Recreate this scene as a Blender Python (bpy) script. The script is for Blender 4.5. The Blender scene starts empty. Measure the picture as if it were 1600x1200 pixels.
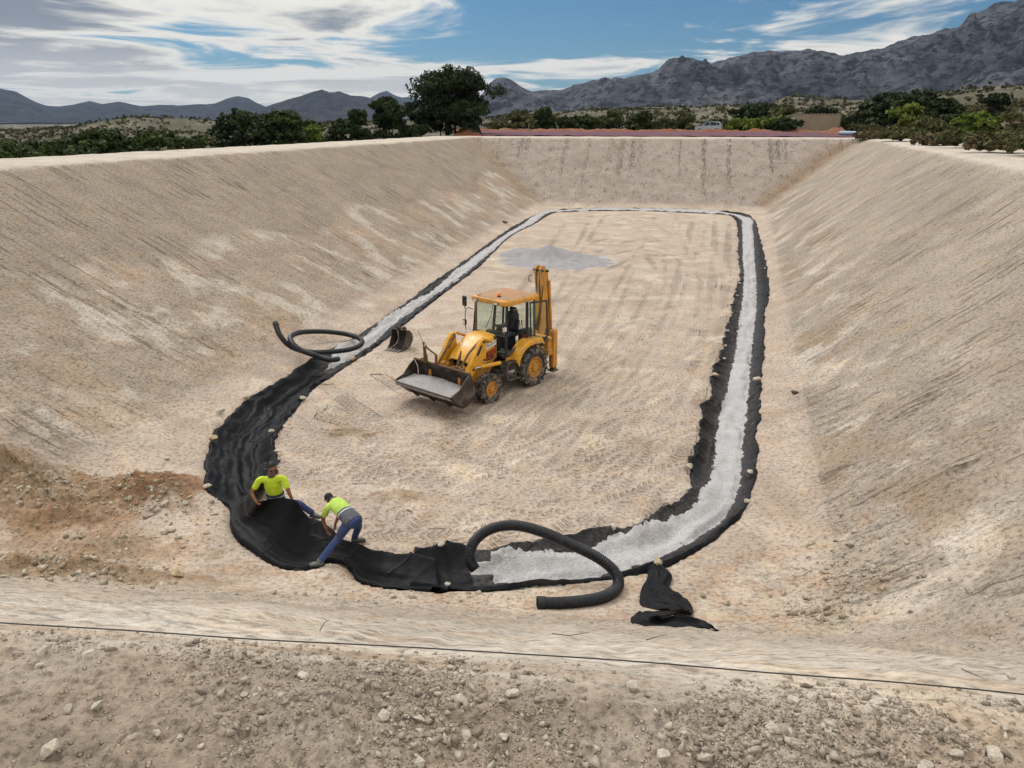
import bpy, math, random
import numpy as np
from mathutils import Vector, Matrix

random.seed(7)
RNG = np.random.default_rng(11)
SC = bpy.context.scene
COL = SC.collection
R = math.radians

# ------------------------------------------------------------------ camera
EYE = 8.0                                   # metres above the basin floor
FPX, HORIZON = 1200.0, 188.0                # focal length and horizon row for a 1600 x 1200 frame
PITCH = math.atan((600 - HORIZON) / FPX)
CS, CC = math.sin(PITCH), math.cos(PITCH)
cam_data = bpy.data.cameras.new('camera')
cam_data.sensor_width = 36.0
cam_data.lens = 36.0 * FPX / 1600.0
cam_data.clip_start = 0.05
cam_data.clip_end = 40000.0
cam = bpy.data.objects.new('camera', cam_data)
cam.location = (0, 0, EYE)
cam.rotation_euler = (R(90) - PITCH, 0, 0)
COL.objects.link(cam)
SC.camera = cam

# ------------------------------------------------------------------ sky and sun
SUN_AZ, SUN_EL = R(-35), R(46)              # azimuth from +Y towards +X, elevation
SKY_STRENGTH = 0.10
world = bpy.data.worlds.new('World')
SC.world = world
world.use_nodes = True
wt = world.node_tree
wt.nodes.clear()

class NT:
    """tiny node-tree helper"""
    def __init__(s, tree): s.t = tree
    def n(s, typ, ins=None, **props):
        nd = s.t.nodes.new(typ)
        for k, v in props.items(): setattr(nd, k, v)
        for k, v in (ins or {}).items(): s.set(nd.inputs[k], v)
        return nd
    def set(s, sock, v):
        if isinstance(v, bpy.types.NodeSocket): s.t.links.new(v, sock)
        elif isinstance(v, bpy.types.Node): s.t.links.new(v.outputs[0], sock)
        else: sock.default_value = v
    def m(s, op, a, b=0.0, c=None, clamp=False):
        nd = s.t.nodes.new('ShaderNodeMath'); nd.operation = op; nd.use_clamp = clamp
        s.set(nd.inputs[0], a); s.set(nd.inputs[1], b)
        if c is not None: s.set(nd.inputs[2], c)
        return nd.outputs[0]
    def vm(s, op, a, b=(0, 0, 0)):
        nd = s.t.nodes.new('ShaderNodeVectorMath'); nd.operation = op
        s.set(nd.inputs[0], a); s.set(nd.inputs[1], b)
        return nd.outputs[0]
    def noise(s, vec, scale, detail=4, rough=0.55, dist=0.0, dim='3D'):
        nd = s.n('ShaderNodeTexNoise', noise_dimensions=dim)
        s.set(nd.inputs['Vector'], vec)
        nd.inputs['Scale'].default_value = scale; nd.inputs['Detail'].default_value = detail
        nd.inputs['Roughness'].default_value = rough; nd.inputs['Distortion'].default_value = dist
        return nd.outputs[0]
    def ss(s, v, lo, hi, a=0.0, b=1.0):
        nd = s.n('ShaderNodeMapRange', interpolation_type='SMOOTHSTEP')
        s.set(nd.inputs[0], v)
        for i, q in enumerate((lo, hi, a, b)): s.set(nd.inputs[i + 1], q)
        return nd.outputs[0]
    def mix(s, f, a, b, blend='MIX'):
        nd = s.n('ShaderNodeMix', data_type='RGBA', blend_type=blend)
        s.set(nd.inputs[0], f); s.set(nd.inputs[6], c4(a)); s.set(nd.inputs[7], c4(b))
        return nd.outputs[2]

def c4(c):
    if isinstance(c, (tuple, list)) and len(c) == 3: return (c[0], c[1], c[2], 1.0)
    return c

w = NT(wt)
sky = w.n('ShaderNodeTexSky', sky_type='NISHITA', sun_disc=False, sun_elevation=SUN_EL,
          sun_rotation=SUN_AZ, altitude=300.0, air_density=1.0, dust_density=0.6, ozone_density=2.0)
gen = w.n('ShaderNodeTexCoord').outputs['Generated']
sep = w.n('ShaderNodeSeparateXYZ', {0: gen})
zc = w.m('ADD', w.m('MAXIMUM', sep.outputs[2], 0.0), 0.055)
cp = w.n('ShaderNodeCombineXYZ', {0: w.m('DIVIDE', sep.outputs[0], zc), 1: w.m('DIVIDE', sep.outputs[1], zc), 2: 0.0}).outputs[0]
cpo = w.vm('ADD', cp, (2.0, 3.6, 0.0))
big = w.noise(w.vm('MULTIPLY', cpo, (0.21, 0.15, 0.0)), 1.0, 2, 0.5, 0.3, '2D')
det = w.noise(w.vm('MULTIPLY', cpo, (0.75, 0.62, 0.0)), 1.0, 6, 0.58, 0.35, '2D')
bank = w.m('MULTIPLY', sep.outputs[0], -0.03)                       # cloud thickens towards the west (left)
low = w.ss(sep.outputs[2], 0.095, 0.03, 0.0, 0.075)                 # layers stack up towards the horizon
cov = w.m('ADD', w.m('ADD', w.m('MULTIPLY', big, 0.75), w.m('MULTIPLY', det, 0.62)), w.m('ADD', bank, low))
CLOUD_LO, CLOUD_HI = 0.536, 0.642
mask = w.ss(cov, CLOUD_LO, CLOUD_HI)
thick = w.ss(cov, CLOUD_LO + 0.10, CLOUD_HI + 0.10)
shade = w.noise(w.vm('MULTIPLY', w.vm('ADD', cpo, (9.0, 3.3, 0.0)), (0.42, 0.60, 0.0)), 1.0, 6, 0.62, 0.3, '2D')
grey = w.m('MULTIPLY', w.ss(w.m('ADD', shade, w.m('MULTIPLY', sep.outputs[0], -0.12)), 0.43, 0.57), w.m('MULTIPLY', thick, w.ss(sep.outputs[2], 0.02, 0.11, 0.35, 1.0)))
ccol = w.mix(grey, (0.72, 0.695, 0.625), (0.20, 0.22, 0.255))
ccol = w.mix(w.ss(sep.outputs[2], 0.04, 0.0, 0.0, 0.25), ccol, (0.42, 0.44, 0.44))   # veiled near the horizon
# overcast domes grow brighter towards the zenith
zen = w.ss(sep.outputs[2], 0.0, 0.6, 0.9, 1.75)
ccol = w.mix(1.0, ccol, w.n('ShaderNodeCombineXYZ', {0: zen, 1: zen, 2: zen}).outputs[0], 'MULTIPLY')
blue = w.mix(1.0, w.mix(1.0, sky.outputs[0], (SKY_STRENGTH,) * 3, 'MULTIPLY'), (0.19, 0.34, 0.46), 'MULTIPLY')
final = w.mix(w.m('MULTIPLY', mask, 0.97), blue, ccol)
bg = w.n('ShaderNodeBackground', {'Color': final, 'Strength': 1.0})
wo = w.n('ShaderNodeOutputWorld', {'Surface': bg.outputs[0]})

sun_data = bpy.data.lights.new('sun', 'SUN')
sun_data.energy = 1.5
sun_data.angle = R(20)                      # veiled by cloud
sun_data.color = (1.0, 0.965, 0.92)
sun = bpy.data.objects.new('sun', sun_data)
sd = Vector((math.sin(SUN_AZ) * math.cos(SUN_EL), math.cos(SUN_AZ) * math.cos(SUN_EL), math.sin(SUN_EL)))
sun.rotation_euler = sd.to_track_quat('Z', 'Y').to_euler()
sun.location = (0, 0, 60)
COL.objects.link(sun)

vs = SC.view_settings
vs.view_transform = 'Standard'; vs.look = 'None'; vs.gamma = 1.0; vs.use_curve_mapping = False
vs.exposure = 0.36
SC.cycles.max_bounces = 6
SC.cycles.diffuse_bounces = 2
SC.cycles.use_adaptive_sampling = True
SC.cycles.adaptive_threshold = 0.02
SC.cycles.glossy_bounces = 3
SC.cycles.transmission_bounces = 6
SC.cycles.transparent_max_bounces = 8
SC.cycles.volume_bounces = 0
SC.cycles.use_denoising = True

# ------------------------------------------------------------------ survey: image row/column to a place at height z
def place(px, py, z=0.0):
    u = (px - 800) / FPX; v = (py - 600) / FPX
    f = CC - v * CS; d = CS + v * CC
    t = (EYE - z) / d
    return np.array((u * t, f * t, z))

def ray(px, py):
    u = (px - 800) / FPX; v = (py - 600) / FPX
    return math.atan2(u, CC - v * CS), -(CS + v * CC) / math.hypot(u, CC - v * CS)   # azimuth, tan(elevation)

def along(px, py, dist):
    """point on the sight line at horizontal distance dist"""
    a, e = ray(px, py)
    return np.array((math.sin(a) * dist, math.cos(a) * dist, EYE + e * dist))

# ------------------------------------------------------------------ numpy noise
_TB = np.random.default_rng(5).random((512, 512)).astype(np.float32) * (2 * np.pi)
_GX, _GY = np.cos(_TB).ravel(), np.sin(_TB).ravel()
def perlin(x, y, seed=0):
    x = np.asarray(x, np.float32) + np.float32((seed * 37.31) % 511); y = np.asarray(y, np.float32) + np.float32((seed * 91.73) % 509)
    ix = np.floor(x); iy = np.floor(y)
    fx = x - ix; fy = y - iy
    ix = ix.astype(np.int32); iy = iy.astype(np.int32)
    x0 = ix & 511; x1 = (ix + 1) & 511; y0 = (iy & 511) << 9; y1 = ((iy + 1) & 511) << 9
    ux = fx * fx * (3 - 2 * fx); uy = fy * fy * (3 - 2 * fy)
    def g(k, dx, dy): return _GX[k] * dx + _GY[k] * dy
    a = g(y0 + x0, fx, fy); b = g(y0 + x1, fx - 1, fy)
    c = g(y1 + x0, fx, fy - 1); d = g(y1 + x1, fx - 1, fy - 1)
    a = a + (b - a) * ux; c = c + (d - c) * ux
    return (a + (c - a) * uy) * np.float32(1.5)
def fbm(x, y, seed=0, octv=4, gain=0.5):
    x = np.asarray(x, np.float32); y = np.asarray(y, np.float32); s = np.zeros_like(x); a = 1.0
    for i in range(octv):
        s += a * perlin(x * 2 ** i + 13.7 * i, y * 2 ** i - 7.3 * i, seed + i); a *= gain
    return s
def ridged(x, y, seed=0, octv=5, gain=0.5):
    x = np.asarray(x, np.float32); y = np.asarray(y, np.float32); s = np.zeros_like(x); a = 1.0; wgt = 1.0
    for i in range(octv):
        n = (1 - np.abs(perlin(x * 2 ** i + 5.1 * i, y * 2 ** i + 9.2 * i, seed + i))) ** 2 * wgt
        s += a * n; wgt = np.clip(n * 1.6, 0, 1); a *= gain
    return s
def sstep(a, b, x):
    t = np.clip((x - a) / (b - a), 0, 1)
    return t * t * (3 - 2 * t)
def lerp(a, b, t): return a + (b - a) * t

# ------------------------------------------------------------------ object helpers
def tag(o, label=None, cat=None, group=None, kind=None):
    if label: o['label'] = label
    if cat: o['category'] = cat
    if group: o['group'] = group
    if kind: o['kind'] = kind
    return o

def mesh_np(name, V, F, smooth=False):
    me = bpy.data.meshes.new(name)
    V = np.asarray(V, dtype=np.float32); F = np.asarray(F, dtype=np.int32)
    me.vertices.add(len(V)); me.vertices.foreach_set('co', V.ravel())
    k = F.shape[1]
    me.loops.add(F.size); me.loops.foreach_set('vertex_index', F.ravel())
    me.polygons.add(len(F))
    me.polygons.foreach_set('loop_start', np.arange(0, F.size, k, dtype=np.int32))
    me.polygons.foreach_set('loop_total', np.full(len(F), k, dtype=np.int32))
    if smooth: me.polygons.foreach_set('use_smooth', np.ones(len(F), dtype=bool))
    me.update(calc_edges=True)
    return me

def link(name, me, material=None, parent=None):
    o = bpy.data.objects.new(name, me)
    COL.objects.link(o)
    if material is not None and me is not None:
        if not me.materials: me.materials.append(material)
    if parent is not None: o.parent = parent
    return o

def empty(name, loc=(0, 0, 0), rz=0.0, scale=1.0):
    o = bpy.data.objects.new(name, None)
    o.empty_display_size = 0.2
    o.location = loc; o.rotation_euler = (0, 0, rz); o.scale = (scale,) * 3
    COL.objects.link(o)
    return o

def attr(me, name, typ, data, field):
    a = me.attributes.new(name, typ, 'POINT')
    a.data.foreach_set(field, np.asarray(data, dtype=np.float32).ravel())

class MB:
    """collects simple shapes and links them as one mesh object"""
    def __init__(s): s.v = []; s.f = []
    def add(s, verts, faces, M=None):
        o = len(s.v)
        if M is not None: verts = [tuple(M @ Vector(p)) for p in verts]
        s.v += [tuple(p) for p in verts]; s.f += [tuple(i + o for i in f) for f in faces]
        return s
    def box(s, c, size, bev=0.0, M=None):
        cx, cy, cz = c; hx, hy, hz = size[0] / 2, size[1] / 2, size[2] / 2
        if bev <= 0:
            v = [(cx + a * hx, cy + b * hy, cz + d * hz) for a in (-1, 1) for b in (-1, 1) for d in (-1, 1)]
            f = [(0, 1, 3, 2), (4, 6, 7, 5), (0, 4, 5, 1), (2, 3, 7, 6), (0, 2, 6, 4), (1, 5, 7, 3)]
            return s.add(v, f, M)
        b = min(bev, hx * .9, hy * .9, hz * .9)
        v = []; ix = {}
        for a in (-1, 1):
            for q in (-1, 1):
                for d in (-1, 1):
                    for ax in range(3):
                        p = [a * (hx - b), q * (hy - b), d * (hz - b)]
                        p[ax] = (a * hx, q * hy, d * hz)[ax]
                        ix[(a, q, d, ax)] = len(v); v.append((cx + p[0], cy + p[1], cz + p[2]))
        f = []
        sg = (-1, 1)
        for ax in range(3):
            o1, o2 = [k for k in range(3) if k != ax]
            for sa in sg:
                q = []
                for (i, j) in ((-1, -1), (1, -1), (1, 1), (-1, 1)):
                    k = [0, 0, 0]; k[ax] = sa; k[o1] = i; k[o2] = j
                    q.append(ix[(k[0], k[1], k[2], ax)])
                f.append(tuple(q))
        for ax in range(3):                       # chamfers along edges parallel to ax
            o1, o2 = [k for k in range(3) if k != ax]
            for i in sg:
                for j in sg:
                    k0 = [0, 0, 0]; k0[o1] = i; k0[o2] = j; k1 = list(k0)
                    k0[ax] = -1; k1[ax] = 1
                    f.append((ix[(*k0, o1)], ix[(*k1, o1)], ix[(*k1, o2)], ix[(*k0, o2)]))
        for a in sg:
            for q in sg:
                for d in sg: f.append((ix[(a, q, d, 0)], ix[(a, q, d, 1)], ix[(a, q, d, 2)]))
        return s.add(v, f, M)
    def prism(s, poly, y0, y1, M=None, axis='y'):
        """polygon in (x,z) extruded along y (or in (x,y) along z)"""
        n = len(poly)
        if axis == 'y': v = [(p[0], y0, p[1]) for p in poly] + [(p[0], y1, p[1]) for p in poly]
        elif axis == 'x': v = [(y0, p[0], p[1]) for p in poly] + [(y1, p[0], p[1]) for p in poly]
        else: v = [(p[0], p[1], y0) for p in poly] + [(p[0], p[1], y1) for p in poly]
        f = [tuple(range(n - 1, -1, -1)), tuple(range(n, 2 * n))]
        f += [(i, (i + 1) % n, n + (i + 1) % n, n + i) for i in range(n)]
        return s.add(v, f, M)
    def sheet(s, poly3, thick, M=None):
        """closed solid from two parallel open polylines: list of (x,z) swept is done elsewhere"""
        return s
    def tube(s, pts, rad, n=10, caps=True, M=None, flat=1.0, up=(0, 0, 1)):
        P = [Vector(p) for p in pts]; m = len(P)
        rr = rad if isinstance(rad, (list, tuple)) else [rad] * m
        v = []; f = []
        nrm = None
        for i in range(m):
            t = (P[min(i + 1, m - 1)] - P[max(i - 1, 0)]).normalized()
            if nrm is None:
                a = Vector(up)
                if abs(t.dot(a)) > 0.95: a = Vector((1, 0, 0)) if abs(t.x) < .9 else Vector((0, 1, 0))
                nrm = (a - t * a.dot(t)).normalized()
            else:
                nrm = (nrm - t * nrm.dot(t)).normalized()
            b = t.cross(nrm)
            for k in range(n):
                a = 2 * math.pi * k / n
                v.append(P[i] + nrm * (math.cos(a) * rr[i] * flat) + b * (math.sin(a) * rr[i]))
        for i in range(m - 1):
            for k in range(n):
                k2 = (k + 1) % n
                f.append((i * n + k, i * n + k2, (i + 1) * n + k2, (i + 1) * n + k))
        if caps: f.append(tuple(range(n - 1, -1, -1))); f.append(tuple((m - 1) * n + k for k in range(n)))
        return s.add(v, f, M)
    def cyl(s, a, b, r, n=14, M=None): return s.tube([a, b], r, n, True, M)
    def lathe(s, prof, n=32, M=None, closed=False):
        """(radius, y) profile turned about the y axis"""
        v = []; f = []; m = len(prof)
        for k in range(n):
            a = 2 * math.pi * k / n
            for r, y in prof: v.append((r * math.cos(a), y, r * math.sin(a)))
        for k in range(n):
            k2 = (k + 1) % n
            for i in range(m - 1 + (1 if closed else 0)):
                j = (i + 1) % m
                f.append((k * m + i, k * m + j, k2 * m + j, k2 * m + i))
        return s.add(v, f, M)
    def ell(s, c, r, M=None, nu=14, nv=9):
        v = []; f = []
        for j in range(nv + 1):
            t = math.pi * j / nv
            for i in range(nu):
                a = 2 * math.pi * i / nu
                v.append((c[0] + r[0] * math.sin(t) * math.cos(a), c[1] + r[1] * math.sin(t) * math.sin(a), c[2] + r[2] * math.cos(t)))
        for j in range(nv):
            for i in range(nu):
                i2 = (i + 1) % nu
                f.append((j * nu + i, (j + 1) * nu + i, (j + 1) * nu + i2, j * nu + i2))
        return s.add(v, f, M)
    def mesh(s, name, smooth=False):
        me = bpy.data.meshes.new(name); me.from_pydata(s.v, [], s.f)
        if smooth: me.polygons.foreach_set('use_smooth', [True] * len(me.polygons))
        me.update()
        return me
    def build(s, name, material, parent=None, smooth=False, angle=None):
        me = s.mesh(name, smooth)
        if angle is not None:
            try: me.set_sharp_from_angle(angle=R(angle))
            except Exception: pass
        return link(name, me, material, parent)

# ------------------------------------------------------------------ materials
def new_mat(name):
    m = bpy.data.materials.new(name); m.use_nodes = True
    t = m.node_tree; t.nodes.clear()
    nt = NT(t)
    out = nt.n('ShaderNodeOutputMaterial'); b = nt.n('ShaderNodeBsdfPrincipled')
    t.links.new(b.outputs[0], out.inputs['Surface'])
    return m, nt, b

def simple(name, col, rough=0.6, metal=0.0, var=0.15, scale=6.0, dirt=None, dirt_amt=0.35, dirt_scale=3.0, bump=0.0, bump_scale=40.0, spec=0.5, island=0.0):
    m, nt, b = new_mat(name)
    co = nt.n('ShaderNodeTexCoord').outputs['Object']
    n1 = nt.noise(co, scale, 6, 0.6)
    f = nt.ss(n1, 0.3, 0.7, 1 - var, 1 + var)
    c = nt.mix(1.0, col, nt.n('ShaderNodeCombineXYZ', {0: f, 1: f, 2: f}).outputs[0], 'MULTIPLY')
    if dirt is not None:
        n2 = nt.noise(co, dirt_scale, 8, 0.68, 0.4)
        c = nt.mix(nt.ss(n2, 0.62 - dirt_amt * .35, 0.78 - dirt_amt * .25, 0, min(1, dirt_amt * 1.7)), c, dirt)
    nt.set(b.inputs['Base Color'], c)
    nt.set(b.inputs['Roughness'], nt.ss(n1, 0.25, 0.75, max(0.02, rough - .1), min(1, rough + .1)))
    b.inputs['Metallic'].default_value = metal
    b.inputs['Specular IOR Level'].default_value = spec
    if bump > 0:
        bn = nt.n('ShaderNodeBump', {'Height': nt.noise(co, bump_scale, 6, 0.6), 'Distance': bump, 'Strength': 1.0})
        nt.set(b.inputs['Normal'], bn)
    return m

# ================================================================== THE GROUND
# the basin: a flat floor, four earth slopes, a crest all round
_nl = np.array((-1.0, 0.211)); _nl /= np.hypot(*_nl)         # left wall: outward normal
_nr = np.array((1.0, -0.295)); _nr /= np.hypot(*_nr)
_nn = np.array((-0.125, -1.0)); _nn /= np.hypot(*_nn)
_nb = np.array((0.21, 1.0)); _nb /= np.hypot(*_nb)
WALLS = dict(left=((-8.3, 24.3), _nl), right=((10.6, 29.6), _nr), near=((0.0, 11.1), _nn), back=((3.8, 77.3), _nb))
def crest_z(x, y): return 6.42 - 0.0015 * np.clip(y, 0, 90)

def wall_coords(x, y):
    out = {}
    for k, (p, n) in WALLS.items():
        d = (x - p[0]) * n[0] + (y - p[1]) * n[1]
        s = (x - p[0]) * -n[1] + (y - p[1]) * n[0]
        out[k] = (d, s)
    return out
def slope_k(k, x, y):
    if k == 'left': return np.interp(y, (15, 32, 55, 82), (0.50, 0.515, 0.58, 0.64))
    if k == 'right': return np.interp(y, (12, 29, 48, 74), (0.80, 0.80, 0.73, 0.69))
    if k == 'near': return np.full_like(x, 0.710)
    return np.full_like(x, 0.72)

def terrain_base(x, y):
    """height without fine relief; also slope coordinate (s along wall, t up the wall), masks"""
    wc = wall_coords(x, y)
    hs = []; ss = []; outs = []
    for k in ('left', 'right', 'near', 'back'):
        d, s = wc[k]
        kk = slope_k(k, x, y)
        hs.append(d * kk); ss.append(s + {'left': 0, 'right': 300, 'near': 600, 'back': 900}[k])
        outs.append(d - 6.4 / kk)
    hs = np.stack(hs); ss = np.stack(ss); outs = np.stack(outs)
    b = 2.0
    m = hs.max(0)
    h = m + np.log(np.exp(b * (hs - m)).sum(0)) / b
    h = np.where(h > 8, h, np.log1p(np.exp(np.clip(3.2 * h, -50, 40))) / 3.2)
    cz = crest_z(x, y)
    e = np.where(y < 9, 11.0, 7.0)
    z = np.minimum(h, cz) - np.log1p(np.exp(-e * np.abs(h - cz))) / e
    which = hs.argmax(0)
    two = np.sort(hs, 0)
    joint = sstep(0.15, 0.9, two[-1] - two[-2])
    s_al = np.take_along_axis(ss, which[None], 0)[0]
    dout = outs.max(0)
    return z, h, which, s_al, dout, dict(wc, joint=joint)

def natural_z(x, y):
    """the country round the basin"""
    r = np.hypot(x, y)
    wc = wall_coords(x, y)
    dl = wc['left'][0]; dr = wc['right'][0]; db = wc['back'][0]
    z = 3.2 + 1.2 * fbm(x / 60, y / 60, 3, 4)
    z -= 2.4 * sstep(20, 90, dl)
    # the right bank climbs away from the crest
    q = np.clip(dr - 14, 0, None)
    hill = sstep(10, 40, y) * (8.0 * sstep(0, 95, q) + 0.004 * q) * (1 - 0.75 * sstep(230, 420, y))
    z += 2.7 * sstep(6, 16, dr) * sstep(-40, 10, y) + hill * (1 + 0.25 * fbm(x / 22, y / 22, 9, 3))
    z += 2.6 * sstep(8, 30, db) * sstep(-60, -20, -dl)
    # stony hills across the valley
    az = np.arctan2(x, np.maximum(y, 1e-3))
    hl = np.interp(az, (-0.75, -0.55, -0.44, -0.33, -0.2, -0.05, 0.03, 0.12, 0.25, 0.36, 0.5, 0.7),
                   (-2.0, -1.5, 4.5, 4.0, 3.0, 3.0, 5.0, 6.0, 9.0, 6.0, 4.0, 4.0))
    f = sstep(170, 420, r) * (1 - 0.5 * sstep(480, 900, r))
    z += f * (hl + 5.0 * fbm(x / 110, y / 110, 21, 4)) * (y > 0)
    z -= 10 * sstep(900, 2500, r)
    z += 2 * fbm(x / 400, y / 400, 31, 3) * sstep(300, 900, r)
    return z

# ---- the strip of black geotextile round the floor: matching points on its outer and inner edge,
#      and on the gravel's outer and inner edge (None where there is no gravel)
def st(o, i, go=None, gi=None): return (o, i, go, gi)
SHEET_A = [
    st((690, 921, .04), (680, 868, .02)), st((610, 916), (625, 861)), st((562, 906), (588, 857, .05)), st((546, 886), (562, 850, .14)),
    st((514, 874), (532, 842, .20)), st((476, 887), (510, 823, .22)), st((430, 880), (486, 808, .26)), st((390, 858), (462, 783, .72)),
    st((362, 832), (432, 780, .73)), st((357, 808), (404, 786, .70)), st((357, 792), (398, 768, .42)), st((340, 777), (420, 748, .10)),
    st((321, 763), (430, 737)), st((319, 717), (432, 712)), st((326, 691), (428, 692)), st((345, 660), (441, 662)), st((365, 640), (460, 642)),
    st((395, 617), (478, 618)), st((430, 595), (503, 596)), st((455, 580), (527, 581)), st((485, 560), (557, 561), (517, 560), (532, 560)),
    st((525, 540), (586, 541), (530, 540), (569, 540)), st((560, 522), (611, 522), (571, 522), (591, 522)), st((607, 491), (650, 491), (610, 490), (630, 490)),
    st((666, 448), (706, 448), (678, 448), (694, 448)), st((709, 418), (746, 418), (715, 418), (735, 418)), st((751, 389), (775, 390), (756, 389), (770, 389)),
    st((783, 366), (802, 366), (787, 366), (799, 366)), st((811, 348), (836, 349), (816, 348), (832, 349)), st((847, 331.5), (863, 333), (850, 331.8), (859, 332.6)),
    st((879, 327), (886, 331), (880, 328.2), (884, 330.2)), st((925, 325.1), (930, 329.3), (926, 326.3), (929, 328.5)), st((975, 324.8), (980, 329.3), (976, 326), (979, 328.4))]
SHEET_B = [
    st((640, 914), (648, 856)), st((722, 921), (697, 848, .03)), st((765, 919), (763, 857, .04), (757, 899), (763, 875)), st((801, 916), (800, 852, .06), (806, 906), (802, 867)),
    st((894, 908), (860, 843, .06), (880, 901), (860, 867)), st((972, 897), (919, 830, .06), (945, 890), (926, 853)), st((1035, 885), (960, 823, .06), (1010, 874), (982, 836)),
    st((1097, 854), (1004, 816, .05), (1070, 845), (1022, 820)), st((1138, 821), (1041, 788), (1114, 812), (1055, 806)), st((1160, 804), (1066, 772), (1132, 801), (1078, 792)),
    st((1175, 768), (1081, 757), (1149, 768), (1096, 760)), st((1182, 733), (1077, 725), (1157, 733), (1111, 725)), st((1183, 680), (1093, 678), (1158, 680), (1117, 679)),
    st((1187, 637), (1101, 635), (1164, 637), (1123, 636)), st((1190, 591), (1113, 589), (1169, 591), (1137, 590)), st((1195, 535), (1131, 534), (1174, 535), (1150, 535)),
    st((1195, 491), (1141, 490), (1181, 491), (1156, 491)), st((1202, 458), (1149, 457), (1186, 458), (1164, 458)), st((1199, 425), (1156, 424), (1186, 425), (1165, 425)),
    st((1195, 398), (1153, 398), (1182, 398), (1163, 398)), st((1187, 370), (1153, 370), (1179, 370), (1162, 370)), st((1183, 353), (1152, 353), (1176, 353), (1160, 353)),
    st((1178, 342), (1149, 343), (1172, 342), (1157, 343)), st((1163, 333), (1140, 336.5), (1158, 335), (1150, 337)), st((1130, 330), (1120, 334.6), (1128, 331.5), (1122, 333.6)),
    st((1070, 327), (1070, 332), (1070, 328.2), (1070, 331)), st((1000, 324.8), (1000, 329.5), (1000, 326), (1000, 328.5)), st((930, 325), (935, 329), (931, 326), (934, 328))]

def catmull(P, n):
    """n points along a centripetal-ish Catmull-Rom through rows of P, spaced by knots"""
    P = np.asarray(P, float); m = len(P)
    E_ = np.vstack([2 * P[0] - P[1], P, 2 * P[-1] - P[-2]])
    u = np.linspace(0, m - 1 - 1e-9, n); i = np.floor(u).astype(int); t = (u - i)[:, None]
    a, b, c, d = E_[i], E_[i + 1], E_[i + 2], E_[i + 3]
    return 0.5 * (2 * b + (c - a) * t + (2 * a - 5 * b + 4 * c - d) * t ** 2 + (3 * b - a - 3 * c + d) * t ** 3), u

def base_at(p):
    x = np.array([p[0]]); y = np.array([p[1]])
    return float(terrain_base(x, y)[0][0])
def on_ground(px, py, dz=0.0):
    """sight line meets the basin surface (+dz)"""
    z = dz
    for _ in range(12):
        p = place(px, py, z); z = 0.5 * z + 0.5 * (base_at(p) + dz)
    return place(px, py, z)

def strip(stations, n):
    O, I, GO, GI, ZO, ZI = [], [], [], [], [], []
    for o, i, go, gi in stations:
        for src, L, Z in ((o, O, ZO), (i, I, ZI)):
            dz = src[2] if len(src) > 2 else 0.0
            p = on_ground(src[0], src[1], dz)
            L.append(p[:2]); Z.append(dz)
        if go is None: GO.append((np.nan, np.nan)); GI.append((np.nan, np.nan))
        else:                                    # the bed lies below the hems, down in the trench
            dz = -0.13 * float(np.interp(place(*go)[1], (18, 45), (1.0, 0.3)))
            GO.append(on_ground(*go, dz)[:2]); GI.append(on_ground(*gi, dz)[:2])
    O = np.array(O); I = np.array(I)
    # lateral position of the gravel as a fraction outer(0) .. inner(1)
    wv = I - O; L2 = (wv ** 2).sum(1)
    fo = np.array([np.nan if np.isnan(g[0]) else np.dot(np.array(g) - o, q) / l for g, o, q, l in zip(GO, O, wv, L2)])
    fi = np.array([np.nan if np.isnan(g[0]) else np.dot(np.array(g) - o, q) / l for g, o, q, l in zip(GI, O, wv, L2)])
    ok = ~np.isnan(fo); k = np.arange(len(fo))
    fo2 = np.interp(k, k[ok], fo[ok]); fi2 = np.interp(k, k[ok], fi[ok])
    rows = np.column_stack([O, I, np.array(ZO), np.array(ZI), fo2, fi2, ok.astype(float)])
    S, u = catmull(rows, n * 6)
    mid = (S[:, :2] + S[:, 2:4]) / 2
    arc = np.concatenate([[0], np.cumsum(np.hypot(*np.diff(mid, axis=0).T))])
    # resample: step grows with distance so that it stays even to the eye
    stepw = 1.0 / np.maximum(3.0, np.hypot(mid[:, 0], mid[:, 1])) ** 0.8
    cum = np.concatenate([[0], np.cumsum(np.diff(arc) * (stepw[1:] + stepw[:-1]) / 2)])
    tgt = np.linspace(0, cum[-1], n)
    out = np.column_stack([np.interp(tgt, cum, S[:, j]) for j in range(S.shape[1])])
    return out, np.interp(tgt, cum, arc)
STRIP_A, ARC_A = strip(SHEET_A, 620)
STRIP_B, ARC_B = strip(SHEET_B, 900)

def strip_depth(wd, y): return np.clip(0.24 * wd, 0.10, 0.42) * np.interp(y, (18, 45), (1.0, 0.35))
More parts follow.
